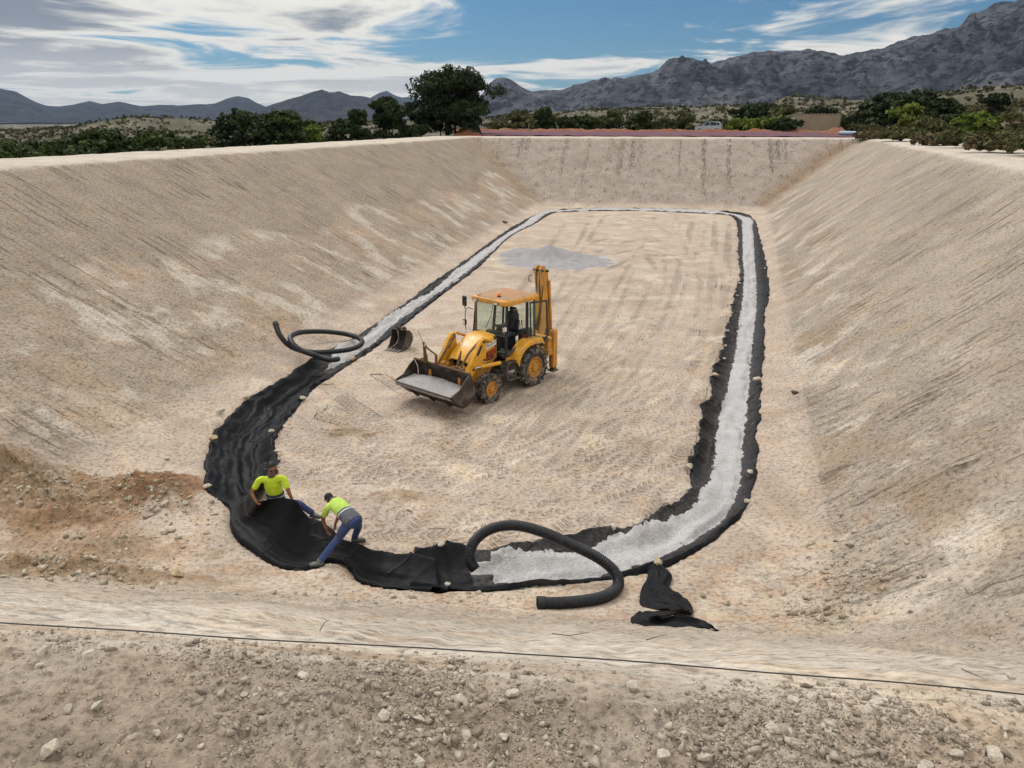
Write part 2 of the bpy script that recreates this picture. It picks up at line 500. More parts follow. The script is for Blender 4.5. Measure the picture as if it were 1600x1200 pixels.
# trench under the strip, rasterised once and sampled by the ground
GX0, GY0, GRES = -14.0, 9.0, 0.06
GW, GH = int(44 / GRES), int(72 / GRES)
TRENCH = np.zeros((GH, GW), np.float32); INSIDE = np.zeros((GH, GW), np.float32)
for S_ in (STRIP_A, STRIP_B):
    n = len(S_)
    uu = np.linspace(0, n - 1, n * 6)
    O_ = np.column_stack([np.interp(uu, np.arange(n), S_[:, j]) for j in (0, 1)])
    I_ = np.column_stack([np.interp(uu, np.arange(n), S_[:, j]) for j in (2, 3)])
    lift = np.interp(uu, np.arange(n), np.maximum(S_[:, 4], S_[:, 5]))
    wd = np.hypot(*(I_ - O_).T)
    for v in np.linspace(0.03, 0.97, 60):
        p = O_ + (I_ - O_) * v
        dep = strip_depth(wd, O_[:, 1]) * (4 * v * (1 - v)) ** 1.3
        ix = ((p[:, 0] - GX0) / GRES).astype(int); iy = ((p[:, 1] - GY0) / GRES).astype(int)
        ok = (ix >= 0) & (ix < GW) & (iy >= 0) & (iy < GH)
        np.maximum.at(TRENCH, (iy[ok], ix[ok]), dep[ok]); INSIDE[iy[ok], ix[ok]] = 1.0
def _blur(a, k):
    for _ in range(k):
        a = (a + np.roll(a, 1, 0) + np.roll(a, -1, 0)) / 3; a = (a + np.roll(a, 1, 1) + np.roll(a, -1, 1)) / 3
    return a
for _ in range(2):        # close pin holes
    nb_ = np.maximum.reduce([np.roll(TRENCH, s, a) for s in (1, -1) for a in (0, 1)])
    TRENCH = np.where(TRENCH == 0, np.where(nb_ > 0, nb_ * 0.9, 0), TRENCH)
TRENCH = _blur(TRENCH, 2); INSIDE = _blur(INSIDE, 3)
def grid_sample(G, x, y):
    fx = np.clip((x - GX0) / GRES, 0, GW - 2); fy = np.clip((y - GY0) / GRES, 0, GH - 2)
    ix = fx.astype(int); iy = fy.astype(int)
    return G[iy, ix]

# ---- wheel tracks across the floor: polylines of places (image points on the floor)
TRACKS = []
def track(pts, w=0.36, gap=1.85):
    P = np.array([place(*p)[:2] for p in pts])
    C_, _ = catmull(P, 240)
    T_ = np.gradient(C_, axis=0); T_ /= np.hypot(*T_.T)[:, None]
    N_ = np.column_stack([-T_[:, 1], T_[:, 0]])
    for sgn in (-1, 1): TRACKS.append((C_ + N_ * gap / 2 * sgn, w))
track([(1000, 345), (960, 420), (920, 500), (850, 600), (700, 760), (640, 840)])
track([(1080, 345), (1060, 420), (1020, 520), (960, 620), (880, 740), (800, 830)])
track([(1120, 350), (1110, 420), (1085, 520), (1040, 620), (1010, 700), (960, 790)])
track([(900, 350), (850, 440), (760, 560), (640, 680), (520, 760), (470, 740)])
track([(1090, 560), (980, 600), (860, 660), (700, 720), (560, 740), (470, 700)])
track([(1080, 640), (960, 690), (820, 760), (700, 800), (600, 800)])
track([(1060, 700), (920, 720), (780, 700), (640, 650), (560, 600)])
track([(800, 612), (700, 650), (560, 690), (480, 670)])
track([(1110, 480), (1000, 520), (900, 600), (850, 700), (840, 800)])
track([(880, 420), (930, 385), (1000, 372), (1080, 390), (1110, 440)])
track([(860, 460), (920, 420), (1010, 395), (1060, 430), (1050, 500), (1000, 560)])
track([(1090, 400), (1000, 350), (940, 338)])
track([(1100, 346), (1085, 440), (1050, 560), (980, 660), (900, 780), (860, 830)])
track([(960, 340), (905, 430), (830, 540), (700, 660), (560, 780), (540, 800)])
track([(1040, 340), (1005, 430), (950, 540), (880, 640), (760, 770), (720, 830)])
track([(1100, 520), (1010, 560), (900, 620), (760, 690), (600, 700), (490, 660)])
track([(1075, 690), (960, 740), (840, 770), (700, 740), (580, 690), (500, 640)])

# ---- heaps of dug soil in the near left corner, and other soft relief: (px, py, height, rx, ry, colour id)
HEAPS = [(205, 775, .30, 1.2, .60, 1), (262, 763, .24, .8, .5, 1), (95, 815, .34, 1.1, .55, 1), (40, 790, .18, 1.3, .6, 2), (150, 860, .16, 1.5, .5, 2),
         (180, 905, .18, 1.3, .35, 2), (60, 900, .30, 1.4, .5, 2), (620, 775, .07, .45, .22, 3), (540, 676, .05, .7, .25, 3), (0, 740, .5, 1.6, .6, 2)]
GRAVEL_PILE = [(858, 404, 0.62, 1.5, 1.5), (820, 398, 0.35, 1.2, 1.3), (895, 404, 0.30, 1.1, 1.1), (870, 407, 0.22, 2.6, 2.3)]

def detail(x, y, z, h, which, s_al, dout):
    """fine relief added to the base ground"""
    rr = np.hypot(x, y)
    slope = sstep(0.15, 0.6, h) * sstep(0.0, 0.25, -dout) * (h < 7.2)
    floor = 1 - sstep(0.05, 0.5, h)
    crest = sstep(-0.45, 0.1, dout)
    ins = grid_sample(INSIDE, x, y) * (h < 1.2) * (y > 9)
    dz = np.zeros_like(x)
    t_al = h
    def add(mask, fn):
        k = np.nonzero(mask > 1e-3)[0]
        if len(k): dz[k] += mask[k] * fn(x[k], y[k], s_al[k], t_al[k])
    # slopes: bucket-tooth grooves down the fall line, shallow benches, bulges
    add(slope, lambda x, y, s, t: 0.020 * (ridged(s * 3.4 + 0.35 * perlin(s * 0.8, t * 0.9, 5), t * 0.5 + 40, 51, 3) - 0.9)
        + 0.07 * fbm(s * 0.22, t * 0.35, 61, 3) + 0.03 * fbm(s * 1.9, t * 1.2, 71, 4))
    lower = slope * (1 - sstep(2.0, 3.4, h))                 # the loose lower part is rougher
    add(lower, lambda x, y, s, t: 0.05 * fbm(x * 1.7, y * 1.7, 81, 4, 0.6))
    add(floor * (1 - 0.9 * ins), lambda x, y, s, t: 0.025 * fbm(x * 0.5, y * 0.5, 91, 3) + 0.010 * fbm(x * 3.0, y * 3.0, 95, 3))
    for (px, py, hh, rx, ry, _) in HEAPS:
        p = on_ground(px, py)
        k_ = np.nonzero((np.abs(x - p[0]) < 2.4 * rx) & (np.abs(y - p[1]) < 2.4 * ry))[0]
        g = np.zeros_like(x)
        g[k_] = np.exp(-((x[k_] - p[0]) / rx) ** 2 - ((y[k_] - p[1]) / ry) ** 2) * (1 - ins[k_])
        add(g, lambda x, y, s, t: hh * (1 + 0.5 * fbm(x * 2.2, y * 2.2, 101, 5, 0.6)))
    # crest under the photographer: lumpy, stony
    nearc = crest * sstep(30, 8, rr)
    edge = sstep(-0.10, -0.42, y - 2.22 + 0.125 * x)        # 0 on the smoothed pale edge, 1 on the rough gravel
    rough = nearc * edge
    add(rough, lambda x, y, s, t: 0.035 * fbm(x * 0.9, y * 0.9, 111, 3) + 0.019 * fbm(x * 4.2, y * 4.2, 115, 5, 0.66) + 0.012 * np.abs(fbm(x * 20, y * 20, 118, 3, .65)) + 0.008 * (ridged(x * 7, y * 9, 119, 3) - .9))
    add(nearc * (1 - edge), lambda x, y, s, t: 0.003 * fbm(x * 1.2, y * 16, 121, 4, 0.6) + 0.012 * fbm(x * 2, y * 3, 123, 3))
    add(crest * sstep(8, 30, rr), lambda x, y, s, t: 0.03 * fbm(x * .6, y * .6, 125, 4))
    dz -= grid_sample(TRENCH, x, y) * (h < 1.2) * (y > 9) + 0.06 * ins
    return dz, slope, floor, crest, ins, rough, nearc, lower

def ground_z(x, y):
    """final ground height at points (arrays)"""
    x = np.atleast_1d(np.asarray(x, float)); y = np.atleast_1d(np.asarray(y, float))
    z, h, which, s_al, dout, wc = terrain_base(x, y)
    dd = detail(x, y, z, h, which, s_al, dout)[0]
    nat = natural_z(x, y)
    tb = blend_out(x, y, dout, wc)
    return lerp(z + dd, nat, tb)
def blend_out(x, y, dout, wc):
    back = wc['back'][0]
    w0 = 4.5 + 34 * sstep(6, 12, back) * (wc['left'][0] < 12)          # the neighbouring pad behind the far crest is level
    return sstep(w0, w0 + 9, dout)

# ---- polar sheet: fine rows near the camera, coarse far away, to the horizon
def rows_by(segs):
    r = []
    for a, b, n in segs: r.append(np.linspace(a, b, n, endpoint=False))
    return np.concatenate(r)
RR = np.concatenate([[0.05, 0.3, 0.6, 0.9, 1.1], rows_by([(1.25, 2.9, 210), (2.9, 10.2, 100), (10.2, 20, 180), (20, 34, 160), (34, 56, 130), (56, 70, 55), (70, 88, 110), (88, 130, 70)]),
                     np.geomspace(130, 1200, 110, endpoint=False), np.geomspace(1200, 16000, 24)])
AA = np.concatenate([np.linspace(R(-46), R(46), 580), np.linspace(R(50), R(310), 44)])
na, nr = len(AA), len(RR)
RA, AAm = np.meshgrid(RR, AA, indexing='ij')
X = (RA * np.sin(AAm)).ravel(); Y = (RA * np.cos(AAm)).ravel()
Z0, Hh, WH, SA, DO, WC = terrain_base(X, Y)
DZ, M_sl, M_fl, M_cr, M_in, M_ro, M_nc, M_lo = detail(X, Y, Z0, Hh, WH, SA, DO)
NAT = natural_z(X, Y)
TB = blend_out(X, Y, DO, WC)
Z = lerp(Z0 + DZ, NAT, TB)

# ---- soil colours by zone and by wall, the left slope darkest
def C(*c): return np.array(c)[None, :]
clay = C(0.405, 0.340, 0.278)
colr = np.repeat(clay, len(X), 0).copy()
def paint(mask, c, amt=1.0):
    global colr
    m = np.clip(mask * amt, 0, 1)[:, None]
    colr = colr * (1 - m) + np.asarray(c)[None, :] * m
n_lo = fbm(SA * 0.13, Hh * 0.35, 201, 4); n_mid = fbm(SA * 0.55, Hh * 0.8, 211, 4, 0.6); n_xy = fbm(X * 0.35, Y * 0.35, 221, 4, 0.6); n_f = fbm(X * 1.6, Y * 1.6, 231, 4, 0.62)
isL, isR, isN, isB = [(WH == k).astype(float) for k in range(4)]
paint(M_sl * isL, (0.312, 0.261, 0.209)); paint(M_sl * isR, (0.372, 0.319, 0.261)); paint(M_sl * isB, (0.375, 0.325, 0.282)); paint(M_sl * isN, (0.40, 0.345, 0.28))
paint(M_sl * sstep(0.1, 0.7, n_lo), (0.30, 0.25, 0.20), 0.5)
# lower left slope: white marl and orange clay showing through
band = 2.9 + 0.8 * fbm(SA * 0.12, SA * 0 + 3.3, 241, 3)
lowL = isL * M_sl * sstep(band + 0.25, band - 0.25, Hh)
paint(lowL, (0.365, 0.305, 0.245), 0.8)
paint(lowL * sstep(0.12, 0.45, n_mid), (0.56, 0.51, 0.44), 0.6)
paint(lowL * sstep(0.10, 0.5, fbm(SA * .33 + 9, Hh * .6, 251, 4)), (0.39, 0.285, 0.195), 0.42)
paint(isL * M_sl * np.exp(-((Hh - band) / 0.16) ** 2) * sstep(-.2, .4, n_lo), (0.25, 0.20, 0.155), 0.6)
lowR = isR * M_sl * sstep(3.4, 1.2, Hh)
paint(lowR * sstep(0.1, 0.5, n_mid), (0.56, 0.50, 0.42), 0.75)
paint(lowR * sstep(0.05, 0.5, fbm(SA * .4 + 3, Hh * .5, 261, 4)), (0.315, 0.245, 0.175), 0.75)
paint(isR * M_sl * sstep(0.25, 0.6, fbm(SA * .16 + 31, Hh * .3, 263, 4)), (0.30, 0.27, 0.225), 0.6)
# far corners: fans of brown loose soil
cornR = np.exp(-((WC['right'][0] - WC['back'][0] + 0.6) / 1.5) ** 2) * sstep(-1.5, .3, np.minimum(WC['right'][0], WC['back'][0])) * (DO < -.8)
cornL = np.exp(-((WC['left'][0] - WC['back'][0] - 0.8) / 1.8) ** 2) * sstep(-1.5, .3, np.minimum(WC['left'][0], WC['back'][0])) * (DO < -.8)
paint(cornR, (0.27, 0.195, 0.13), 0.85); paint(cornL, (0.275, 0.215, 0.15), 0.7)
# far slope: dark vertical seep stains with a ragged outline
sB = WC['back'][1]
seep = np.zeros_like(X)
for px_, ww, ln, am in ((869, .42, .72, .95), (880, .16, .4, .6), (939, .22, .32, .7), (988, .32, .80, .95), (1030, .15, .28, .6), (1061, .26, .85, 1.0), (1098, .16, .2, .4), (1138, .34, .60, .85), (1152, .3, .18, .8), (1174, .22, .42, .8), (1197, .3, .28, .6), (1224, .36, .34, .65), (1240, .2, .2, .5), (905, .12, .2, .4)):
    a_, e_ = ray(px_, 235); t_ = 81.0 / math.cos(a_)
    s0 = (math.sin(a_) * t_ - WALLS['back'][0][0]) * -_nb[1] + (81.0 - WALLS['back'][0][1]) * _nb[0]
    seep = np.maximum(seep, am * np.exp(-((np.abs(sB - s0 + 0.35 * perlin(Hh * .9, Hh * 0 + px_, 271)) / ww) ** 2)) * sstep(1 - ln - .18, 1 - ln + .12, Hh / 6.2))
# floor
paint(M_fl, (0.425, 0.354, 0.290))
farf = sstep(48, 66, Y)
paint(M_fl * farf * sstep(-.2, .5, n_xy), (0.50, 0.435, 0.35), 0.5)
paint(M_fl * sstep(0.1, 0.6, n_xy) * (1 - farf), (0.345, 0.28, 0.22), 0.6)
paint(M_fl * sstep(0.3, 0.65, fbm(X * .7 + 7, Y * .7, 291, 4)), (0.54, 0.48, 0.39), 0.6)
nearfl = sstep(14.5, 12.3, Y + 0.02 * X) * (Hh < .9)
paint(nearfl * sstep(0.0, 0.5, n_f), (0.39, 0.275, 0.185), 0.55)
paint(nearfl * sstep(0.15, 0.5, -n_f), (0.44, 0.375, 0.29), 0.6)
for (px, py, hh, rx, ry, cid) in HEAPS:
    p = on_ground(px, py)
    q = ((X - p[0]) / (rx * 1.3)) ** 2 + ((Y - p[1]) / (ry * 1.4)) ** 2 + 0.8 * n_f
    cc = {1: (0.245, 0.145, 0.080), 2: (0.285, 0.205, 0.135), 3: (0.28, 0.205, 0.14)}[cid]
    paint(sstep(1.6, 0.2, q) * (M_fl + M_sl > .2), cc, 0.9)
# gravel spill round the heap on the floor
for (px, py, hh, rx, ry) in GRAVEL_PILE[3:]:
    p = place(px, py)
    q = ((X - p[0]) / (rx * 1.25)) ** 2 + ((Y - p[1]) / (ry * 1.15)) ** 2 + 0.45 * n_f
    paint(sstep(1.35, 0.8, q) * M_fl, (0.40, 0.385, 0.385), 0.9)
# crest
paint(M_nc, (0.335, 0.274, 0.212))
paint(M_ro * sstep(0.05, 0.5, fbm(X * 1.1, Y * 1.6, 301, 4, .6)), (0.37, 0.32, 0.265), 0.6)
paint(M_ro * sstep(0.0, 0.5, fbm(X * 1.5 + 5, Y * 2.0, 305, 4, .6)), (0.225, 0.185, 0.145), 0.55)
pale = M_nc * (1 - M_ro / np.maximum(M_nc, 1e-3))
paint(pale, (0.50, 0.45, 0.375), 0.95)
paint(pale * sstep(0.05, 0.45, fbm(X * 0.4, (Y + .125 * X) * 14, 311, 4, .6)), (0.35, 0.285, 0.22), 0.8)
paint(pale * sstep(0.12, 0.45, fbm(X * 0.35 + 4, (Y + .125 * X) * 11, 315, 4, .6)), (0.58, 0.54, 0.475), 0.6)
nsl = np.maximum(isN * M_sl * sstep(4.2, 5.6, Hh), pale)
el = Y + .125 * X
paint(isN * M_sl * sstep(3.6, 5.2, Hh), (0.50, 0.45, 0.375), 0.9)
paint(nsl * sstep(0.05, 0.4, fbm(X * 0.45, el * 10, 411, 4, .65)), (0.37, 0.305, 0.24), 0.6)
paint(nsl * sstep(0.05, 0.35, fbm(X * 0.35 + 4, el * 8, 415, 4, .65)), (0.60, 0.56, 0.495), 0.7)
paint(nsl * sstep(0.2, 0.5, fbm(X * 1.1 + 8, el * 5, 417, 4, .6)), (0.40, 0.30, 0.215), 0.5)
paint(M_cr * (1 - M_nc), (0.50, 0.455, 0.385))
# red earth of the pad beyond the far crest
pad = sstep(4.2, 5.4, DO) * sstep(8, 12, WC['back'][0]) * sstep(60, 45, WC['back'][0])
paint(pad, (0.25, 0.105, 0.065))
# open country
paint(TB, (0.105, 0.092, 0.066))
paint(TB * sstep(-0.1, 0.4, fbm(X / 9, Y / 9, 321, 5, .6)), (0.075, 0.078, 0.042), 0.9)
paint(TB * sstep(0.25, 0.6, fbm(X / 14 + 3, Y / 14, 331, 5, .6)), (0.24, 0.215, 0.175), 0.5)

# ---- tread imprints: along / across coordinates of the youngest track over each floor vertex
TRK = np.zeros((len(X), 3), np.float32)
fl_ix = np.where((M_fl > 0.5) & (M_in < 0.3) & (Y > 11) & (Y < 80) & (np.abs(X) < 40))[0]
fx, fy = X[fl_ix], Y[fl_ix]
for path, w_ in TRACKS:
    bb = (fx > path[:, 0].min() - .5) & (fx < path[:, 0].max() + .5) & (fy > path[:, 1].min() - .5) & (fy < path[:, 1].max() + .5)
    sub = np.where(bb)[0]
    arc = np.concatenate([[0], np.cumsum(np.hypot(*np.diff(path, axis=0).T))])
    T_ = np.gradient(path, axis=0); T_ /= np.hypot(*T_.T)[:, None]
    for c0 in range(0, len(sub), 20000):
        s_ = sub[c0:c0 + 20000]
        d2 = (fx[s_, None].astype(np.float32) - path[None, :, 0].astype(np.float32)) ** 2 + (fy[s_, None].astype(np.float32) - path[None, :, 1].astype(np.float32)) ** 2
        k = d2.argmin(1)
        dx, dy = fx[s_] - path[k, 0], fy[s_] - path[k, 1]
        ac = -dx * T_[k, 1] + dy * T_[k, 0]; al = arc[k] + dx * T_[k, 0] + dy * T_[k, 1]
        mk = sstep(w_ / 2 + .10, w_ / 2 - .08, np.abs(ac)) * (np.abs(al - arc[k]) < 1.0)
        hit = mk > np.maximum(0.02, TRK[fl_ix[s_], 2] * .9)
        g = fl_ix[s_[hit]]
        TRK[g, 0] = al[hit]; TRK[g, 1] = ac[hit]; TRK[g, 2] = mk[hit]
T3 = TRK.reshape(nr, na, 3); brk = np.zeros((nr, na), bool)      # where two tracks meet the imprint is smudged
for ax in (0, 1):
    dd_ = np.abs(np.diff(T3[..., 0], axis=ax)) + 2 * np.abs(np.diff(T3[..., 1], axis=ax)); mm = np.minimum(*(np.take(T3[..., 2], range(0, T3.shape[ax] - 1), ax), np.take(T3[..., 2], range(1, T3.shape[ax]), ax)))
    bad = (dd_ > 0.5) & (mm > .01)
    if ax == 0: brk[:-1] |= bad; brk[1:] |= bad
    else: brk[:, :-1] |= bad; brk[:, 1:] |= bad
soft = _blur((~brk).astype(np.float32), 1) ** 2
TRK[:, 2] *= (soft * ~brk).ravel()
TRKM = TRK[:, 2].copy()
Z -= 0.012 * TRK[:, 2]

# ---- earth: three finishes of the same soil (worked slope, driven floor, stony crest)
def earth_material(kind):
    m, nt, b = new_mat('earth_' + kind)
    pos = nt.n('ShaderNodeNewGeometry').outputs['Position']
    col = nt.n('ShaderNodeAttribute', attribute_name='soil').outputs['Color']
    zn = nt.n('ShaderNodeSeparateXYZ', {0: nt.n('ShaderNodeAttribute', attribute_name='zone').outputs['Vector']})
    slope, stony, loose = zn.outputs[0], zn.outputs[1], zn.outputs[2]
    n_fine = nt.noise(pos, {'crest': 26.0, 'country': 1.2}.get(kind, 11.0), 5 if kind == 'crest' else 4, 0.70)
    f = nt.m('MULTIPLY', nt.ss(n_fine, 0.25, 0.75, 0.76, 1.24), nt.ss(n_fine, 0.36, 0.47, 0.72 if kind != 'country' else 1.0, 1.0))
    hgt = nt.m('MULTIPLY', n_fine, {'crest': 0.020, 'country': 0.25, 'floor': 0.026}.get(kind, 0.055))
    if kind == 'slope':
        stv = nt.n('ShaderNodeAttribute', attribute_name='fall').outputs['Vector']
        pt = nt.n('ShaderNodeSeparateXYZ', {0: stv}).outputs[2]
        sk = nt.noise(nt.vm('MULTIPLY', stv, (5.5, 0.75, 0.0)), 1.0, 5, 0.68, 0.25, '2D')
        sk2 = nt.noise(nt.vm('MULTIPLY', stv, (16.0, 1.7, 0.0)), 1.0, 3, 0.6, 0.0, '2D')
        dark = nt.m('MULTIPLY', nt.m('MULTIPLY', nt.ss(sk, 0.55, 0.68), nt.ss(sk2, 0.35, 0.6, .3, 1.0)), nt.m('MULTIPLY', slope, pt))
        lite = nt.m('MULTIPLY', nt.ss(sk, 0.46, 0.30), nt.m('MULTIPLY', slope, 0.18))
        f = nt.m('MULTIPLY', f, nt.m('SUBTRACT', 1.0, nt.m('MULTIPLY', dark, 0.38)))
        f = nt.m('MULTIPLY', f, nt.m('ADD', 1.0, nt.m('MULTIPLY', lite, 0.6)))
        hgt = nt.m('SUBTRACT', hgt, nt.m('MULTIPLY', dark, 0.045))
        hgt = nt.m('ADD', hgt, nt.m('MULTIPLY', nt.m('MULTIPLY', sk2, slope), 0.035))
    if kind == 'far':
        stv = nt.n('ShaderNodeAttribute', attribute_name='fall').outputs['Vector']
        sp = nt.n('ShaderNodeSeparateXYZ', {0: stv}); s_, h_ = sp.outputs[0], sp.outputs[1]
        wob = nt.noise(nt.vm('MULTIPLY', stv, (0.25, 0.8, 0)), 1.0, 3, 0.6, 0, '2D')
        sx = nt.n('ShaderNodeCombineXYZ', {0: nt.m('ADD', s_, nt.m('MULTIPLY', wob, 0.5)), 1: 0.0, 2: 0.0}).outputs[0]
        l1 = nt.noise(nt.vm('MULTIPLY', sx, (0.42, 0, 0)), 1.0, 0, 0.5, 0, '2D')
        run = nt.ss(nt.m('ABSOLUTE', nt.m('SUBTRACT', l1, 0.5)), 0.050, 0.012)
        reach = nt.noise(nt.vm('MULTIPLY', sx, (0.16, 0, 0)), 1.0, 1, 0.5, 0, '2D')
        run = nt.m('MULTIPLY', run, nt.ss(h_, nt.m('MULTIPLY_ADD', reach, 9.0, -2.6), nt.m('MULTIPLY_ADD', reach, 9.0, -1.0)))
        run = nt.m('MULTIPLY', run, nt.ss(nt.noise(nt.vm('MULTIPLY', sx, (0.27, 0, 0)), 1.0, 1, 0.5, 0, '2D'), 0.42, 0.56, 0.10, 1.0))
        grit = nt.noise(nt.vm('MULTIPLY', stv, (6.0, 3.2, 0)), 1.0, 4, 0.7, 0, '2D')
        run = nt.m('MULTIPLY', run, nt.ss(grit, 0.40, 0.56))
        mott = nt.m('MULTIPLY', nt.ss(nt.noise(nt.vm('MULTIPLY', stv, (1.3, 2.6, 0)), 1.0, 6, 0.72, 0.3, '2D'), 0.51, 0.62), nt.ss(grit, 0.42, 0.60))
        f = nt.m('MULTIPLY', f, nt.m('SUBTRACT', 1.0, nt.m('MULTIPLY', run, 0.52)))
        f = nt.m('MULTIPLY', f, nt.m('SUBTRACT', 1.0, nt.m('MULTIPLY', mott, 0.42)))
    if kind in ('crest', 'floor', 'slope'):
        sc_, k_, hh = {'crest': (46.0, stony, 0.012), 'floor': (14.0, loose, 0.03), 'slope': (11.0, loose, 0.035)}[kind]
        vor = nt.n('ShaderNodeTexVoronoi', {'Vector': pos, 'Scale': sc_, 'Randomness': 1.0})
        chip = nt.m('MULTIPLY', nt.ss(vor.outputs['Distance'], 0.42, 0.20), nt.ss(nt.n('ShaderNodeSeparateXYZ', {0: vor.outputs['Color']}).outputs[0], 0.5, 0.8))
        chip = nt.m('MULTIPLY', chip, k_)
        f = nt.m('MULTIPLY', f, nt.m('ADD', 1.0, nt.m('MULTIPLY', chip, 0.28)))
        hgt = nt.m('ADD', hgt, nt.m('MULTIPLY', chip, hh))
    if kind == 'floor':
        tk = nt.n('ShaderNodeSeparateXYZ', {0: nt.n('ShaderNodeAttribute', attribute_name='tread').outputs['Vector']})
        chev = nt.m('SINE', nt.m('MULTIPLY', nt.m('ADD', tk.outputs[0], nt.m('MULTIPLY', nt.m('ABSOLUTE', tk.outputs[1]), 0.8)), 2 * math.pi / 0.19))
        chev = nt.m('MULTIPLY', nt.ss(chev, -0.3, 0.6), tk.outputs[2])
        f = nt.m('MULTIPLY', f, nt.m('SUBTRACT', 1.0, nt.m('MULTIPLY', chev, 0.11)))
        hgt = nt.m('SUBTRACT', hgt, nt.m('MULTIPLY', chev, 0.045))
        f = nt.m('MULTIPLY', f, nt.m('SUBTRACT', 1.0, nt.m('MULTIPLY', tk.outputs[2], 0.07)))
    c = nt.mix(1.0, col, nt.n('ShaderNodeCombineXYZ', {0: f, 1: f, 2: f}).outputs[0], 'MULTIPLY')
    nt.set(b.inputs['Base Color'], c)
    b.inputs['Roughness'].default_value = 0.95
    b.inputs['Specular IOR Level'].default_value = 0.12
    bn = nt.n('ShaderNodeBump', {'Height': hgt, 'Distance': 1.0, 'Strength': 1.0})
    nt.set(b.inputs['Normal'], bn)
    return m
EARTH = {k: earth_material(k) for k in ('slope', 'far', 'floor', 'crest', 'country')}

# blotches and tint of the soil at every scale the sheet resolves
blot = 1 + 0.13 * fbm(X * 0.8, Y * 0.8 + Z * 0.5, 351, 5, 0.62)
tintw = np.clip(fbm(X * 1.3, Y * 1.3, 361, 4, .6), 0, 1)[:, None]
colr = colr * np.array((0.99, 0.978, 1.0))[None, :] * blot[:, None] * (1 + tintw * (np.array((0.06, -0.01, -0.10))[None, :]))
colr *= (1 - 0.36 * TRKM * sstep(26, 44, Y) * (0.6 + 0.6 * fbm(X * .4, Y * .15, 391, 2)))[:, None]
patchy = sstep(-0.25, 0.25, fbm(SA * 0.35, Hh * 0.5, 371, 3))
TRK[:, 2] *= np.interp(Y, (22, 42), (1.0, .22)) * (0.35 + 0.65 * sstep(-0.45, 0.15, fbm(X * 0.6, Y * 0.6, 381, 3)))

idx = np.arange(nr * na).reshape(nr, na)
a0 = idx[:-1, :]; a1 = idx[1:, :]
q = np.stack([a0, np.roll(a0, -1, 1), np.roll(a1, -1, 1), a1], -1).reshape(-1, 4)[:, ::-1]
VV = np.column_stack([X, Y, Z]).astype(np.float32)
# shared normals so that the seams between the pieces of ground do not show
e1 = VV[q[:, 2]] - VV[q[:, 0]]; e2 = VV[q[:, 3]] - VV[q[:, 1]]
fn = np.cross(e1, e2); NN = np.zeros_like(VV)
for j in range(4): np.add.at(NN, q[:, j], fn)
NN /= np.maximum(np.linalg.norm(NN, axis=1), 1e-9)[:, None]
if NN[:, 2].mean() < 0: NN = -NN; q = q[:, ::-1]
fc_h = Hh[q].mean(1); fc_d = DO[q].mean(1)
region = np.where(fc_d > 5.0, 3, np.where(fc_d > -0.12, 2, np.where(fc_h > 0.42, 1, 0)))
wall_of = WH[q[:, 0]]
M_sl = M_sl * WC['joint']
fallv = np.column_stack([SA, Hh, patchy])
zonev = np.column_stack([M_sl * np.where(WH == 3, .25, np.where(WH == 1, 0.95, np.where(WH == 2, .12, 1.0))), np.clip(M_ro, 0, 1), np.clip(M_lo + 0.55 * nearfl + .25 * M_fl, 0, 1)])
def ground_piece(name, fmask, finish):
    F_ = q[fmask]
    used, inv = np.unique(F_, return_inverse=True)
    me = mesh_np(name, VV[used], inv.reshape(-1, 4), True)
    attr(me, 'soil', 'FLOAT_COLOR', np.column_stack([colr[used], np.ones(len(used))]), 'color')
    attr(me, 'fall', 'FLOAT_VECTOR', fallv[used], 'vector')
    attr(me, 'zone', 'FLOAT_VECTOR', zonev[used], 'vector')
    attr(me, 'tread', 'FLOAT_VECTOR', TRK[used], 'vector')
    me.normals_split_custom_set_from_vertices(NN[used].tolist())
    o = link(name, me, EARTH[finish])
    o['kind'] = 'structure'
    return o
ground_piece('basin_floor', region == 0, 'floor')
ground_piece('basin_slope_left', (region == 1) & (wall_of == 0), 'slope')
ground_piece('basin_slope_right', (region == 1) & (wall_of == 1), 'slope')
ground_piece('basin_slope_near', (region == 1) & (wall_of == 2), 'slope')
ground_piece('basin_slope_far', (region == 1) & (wall_of == 3), 'far')
ground_piece('crest', region == 2, 'crest')
ground_piece('ground', region == 3, 'country')

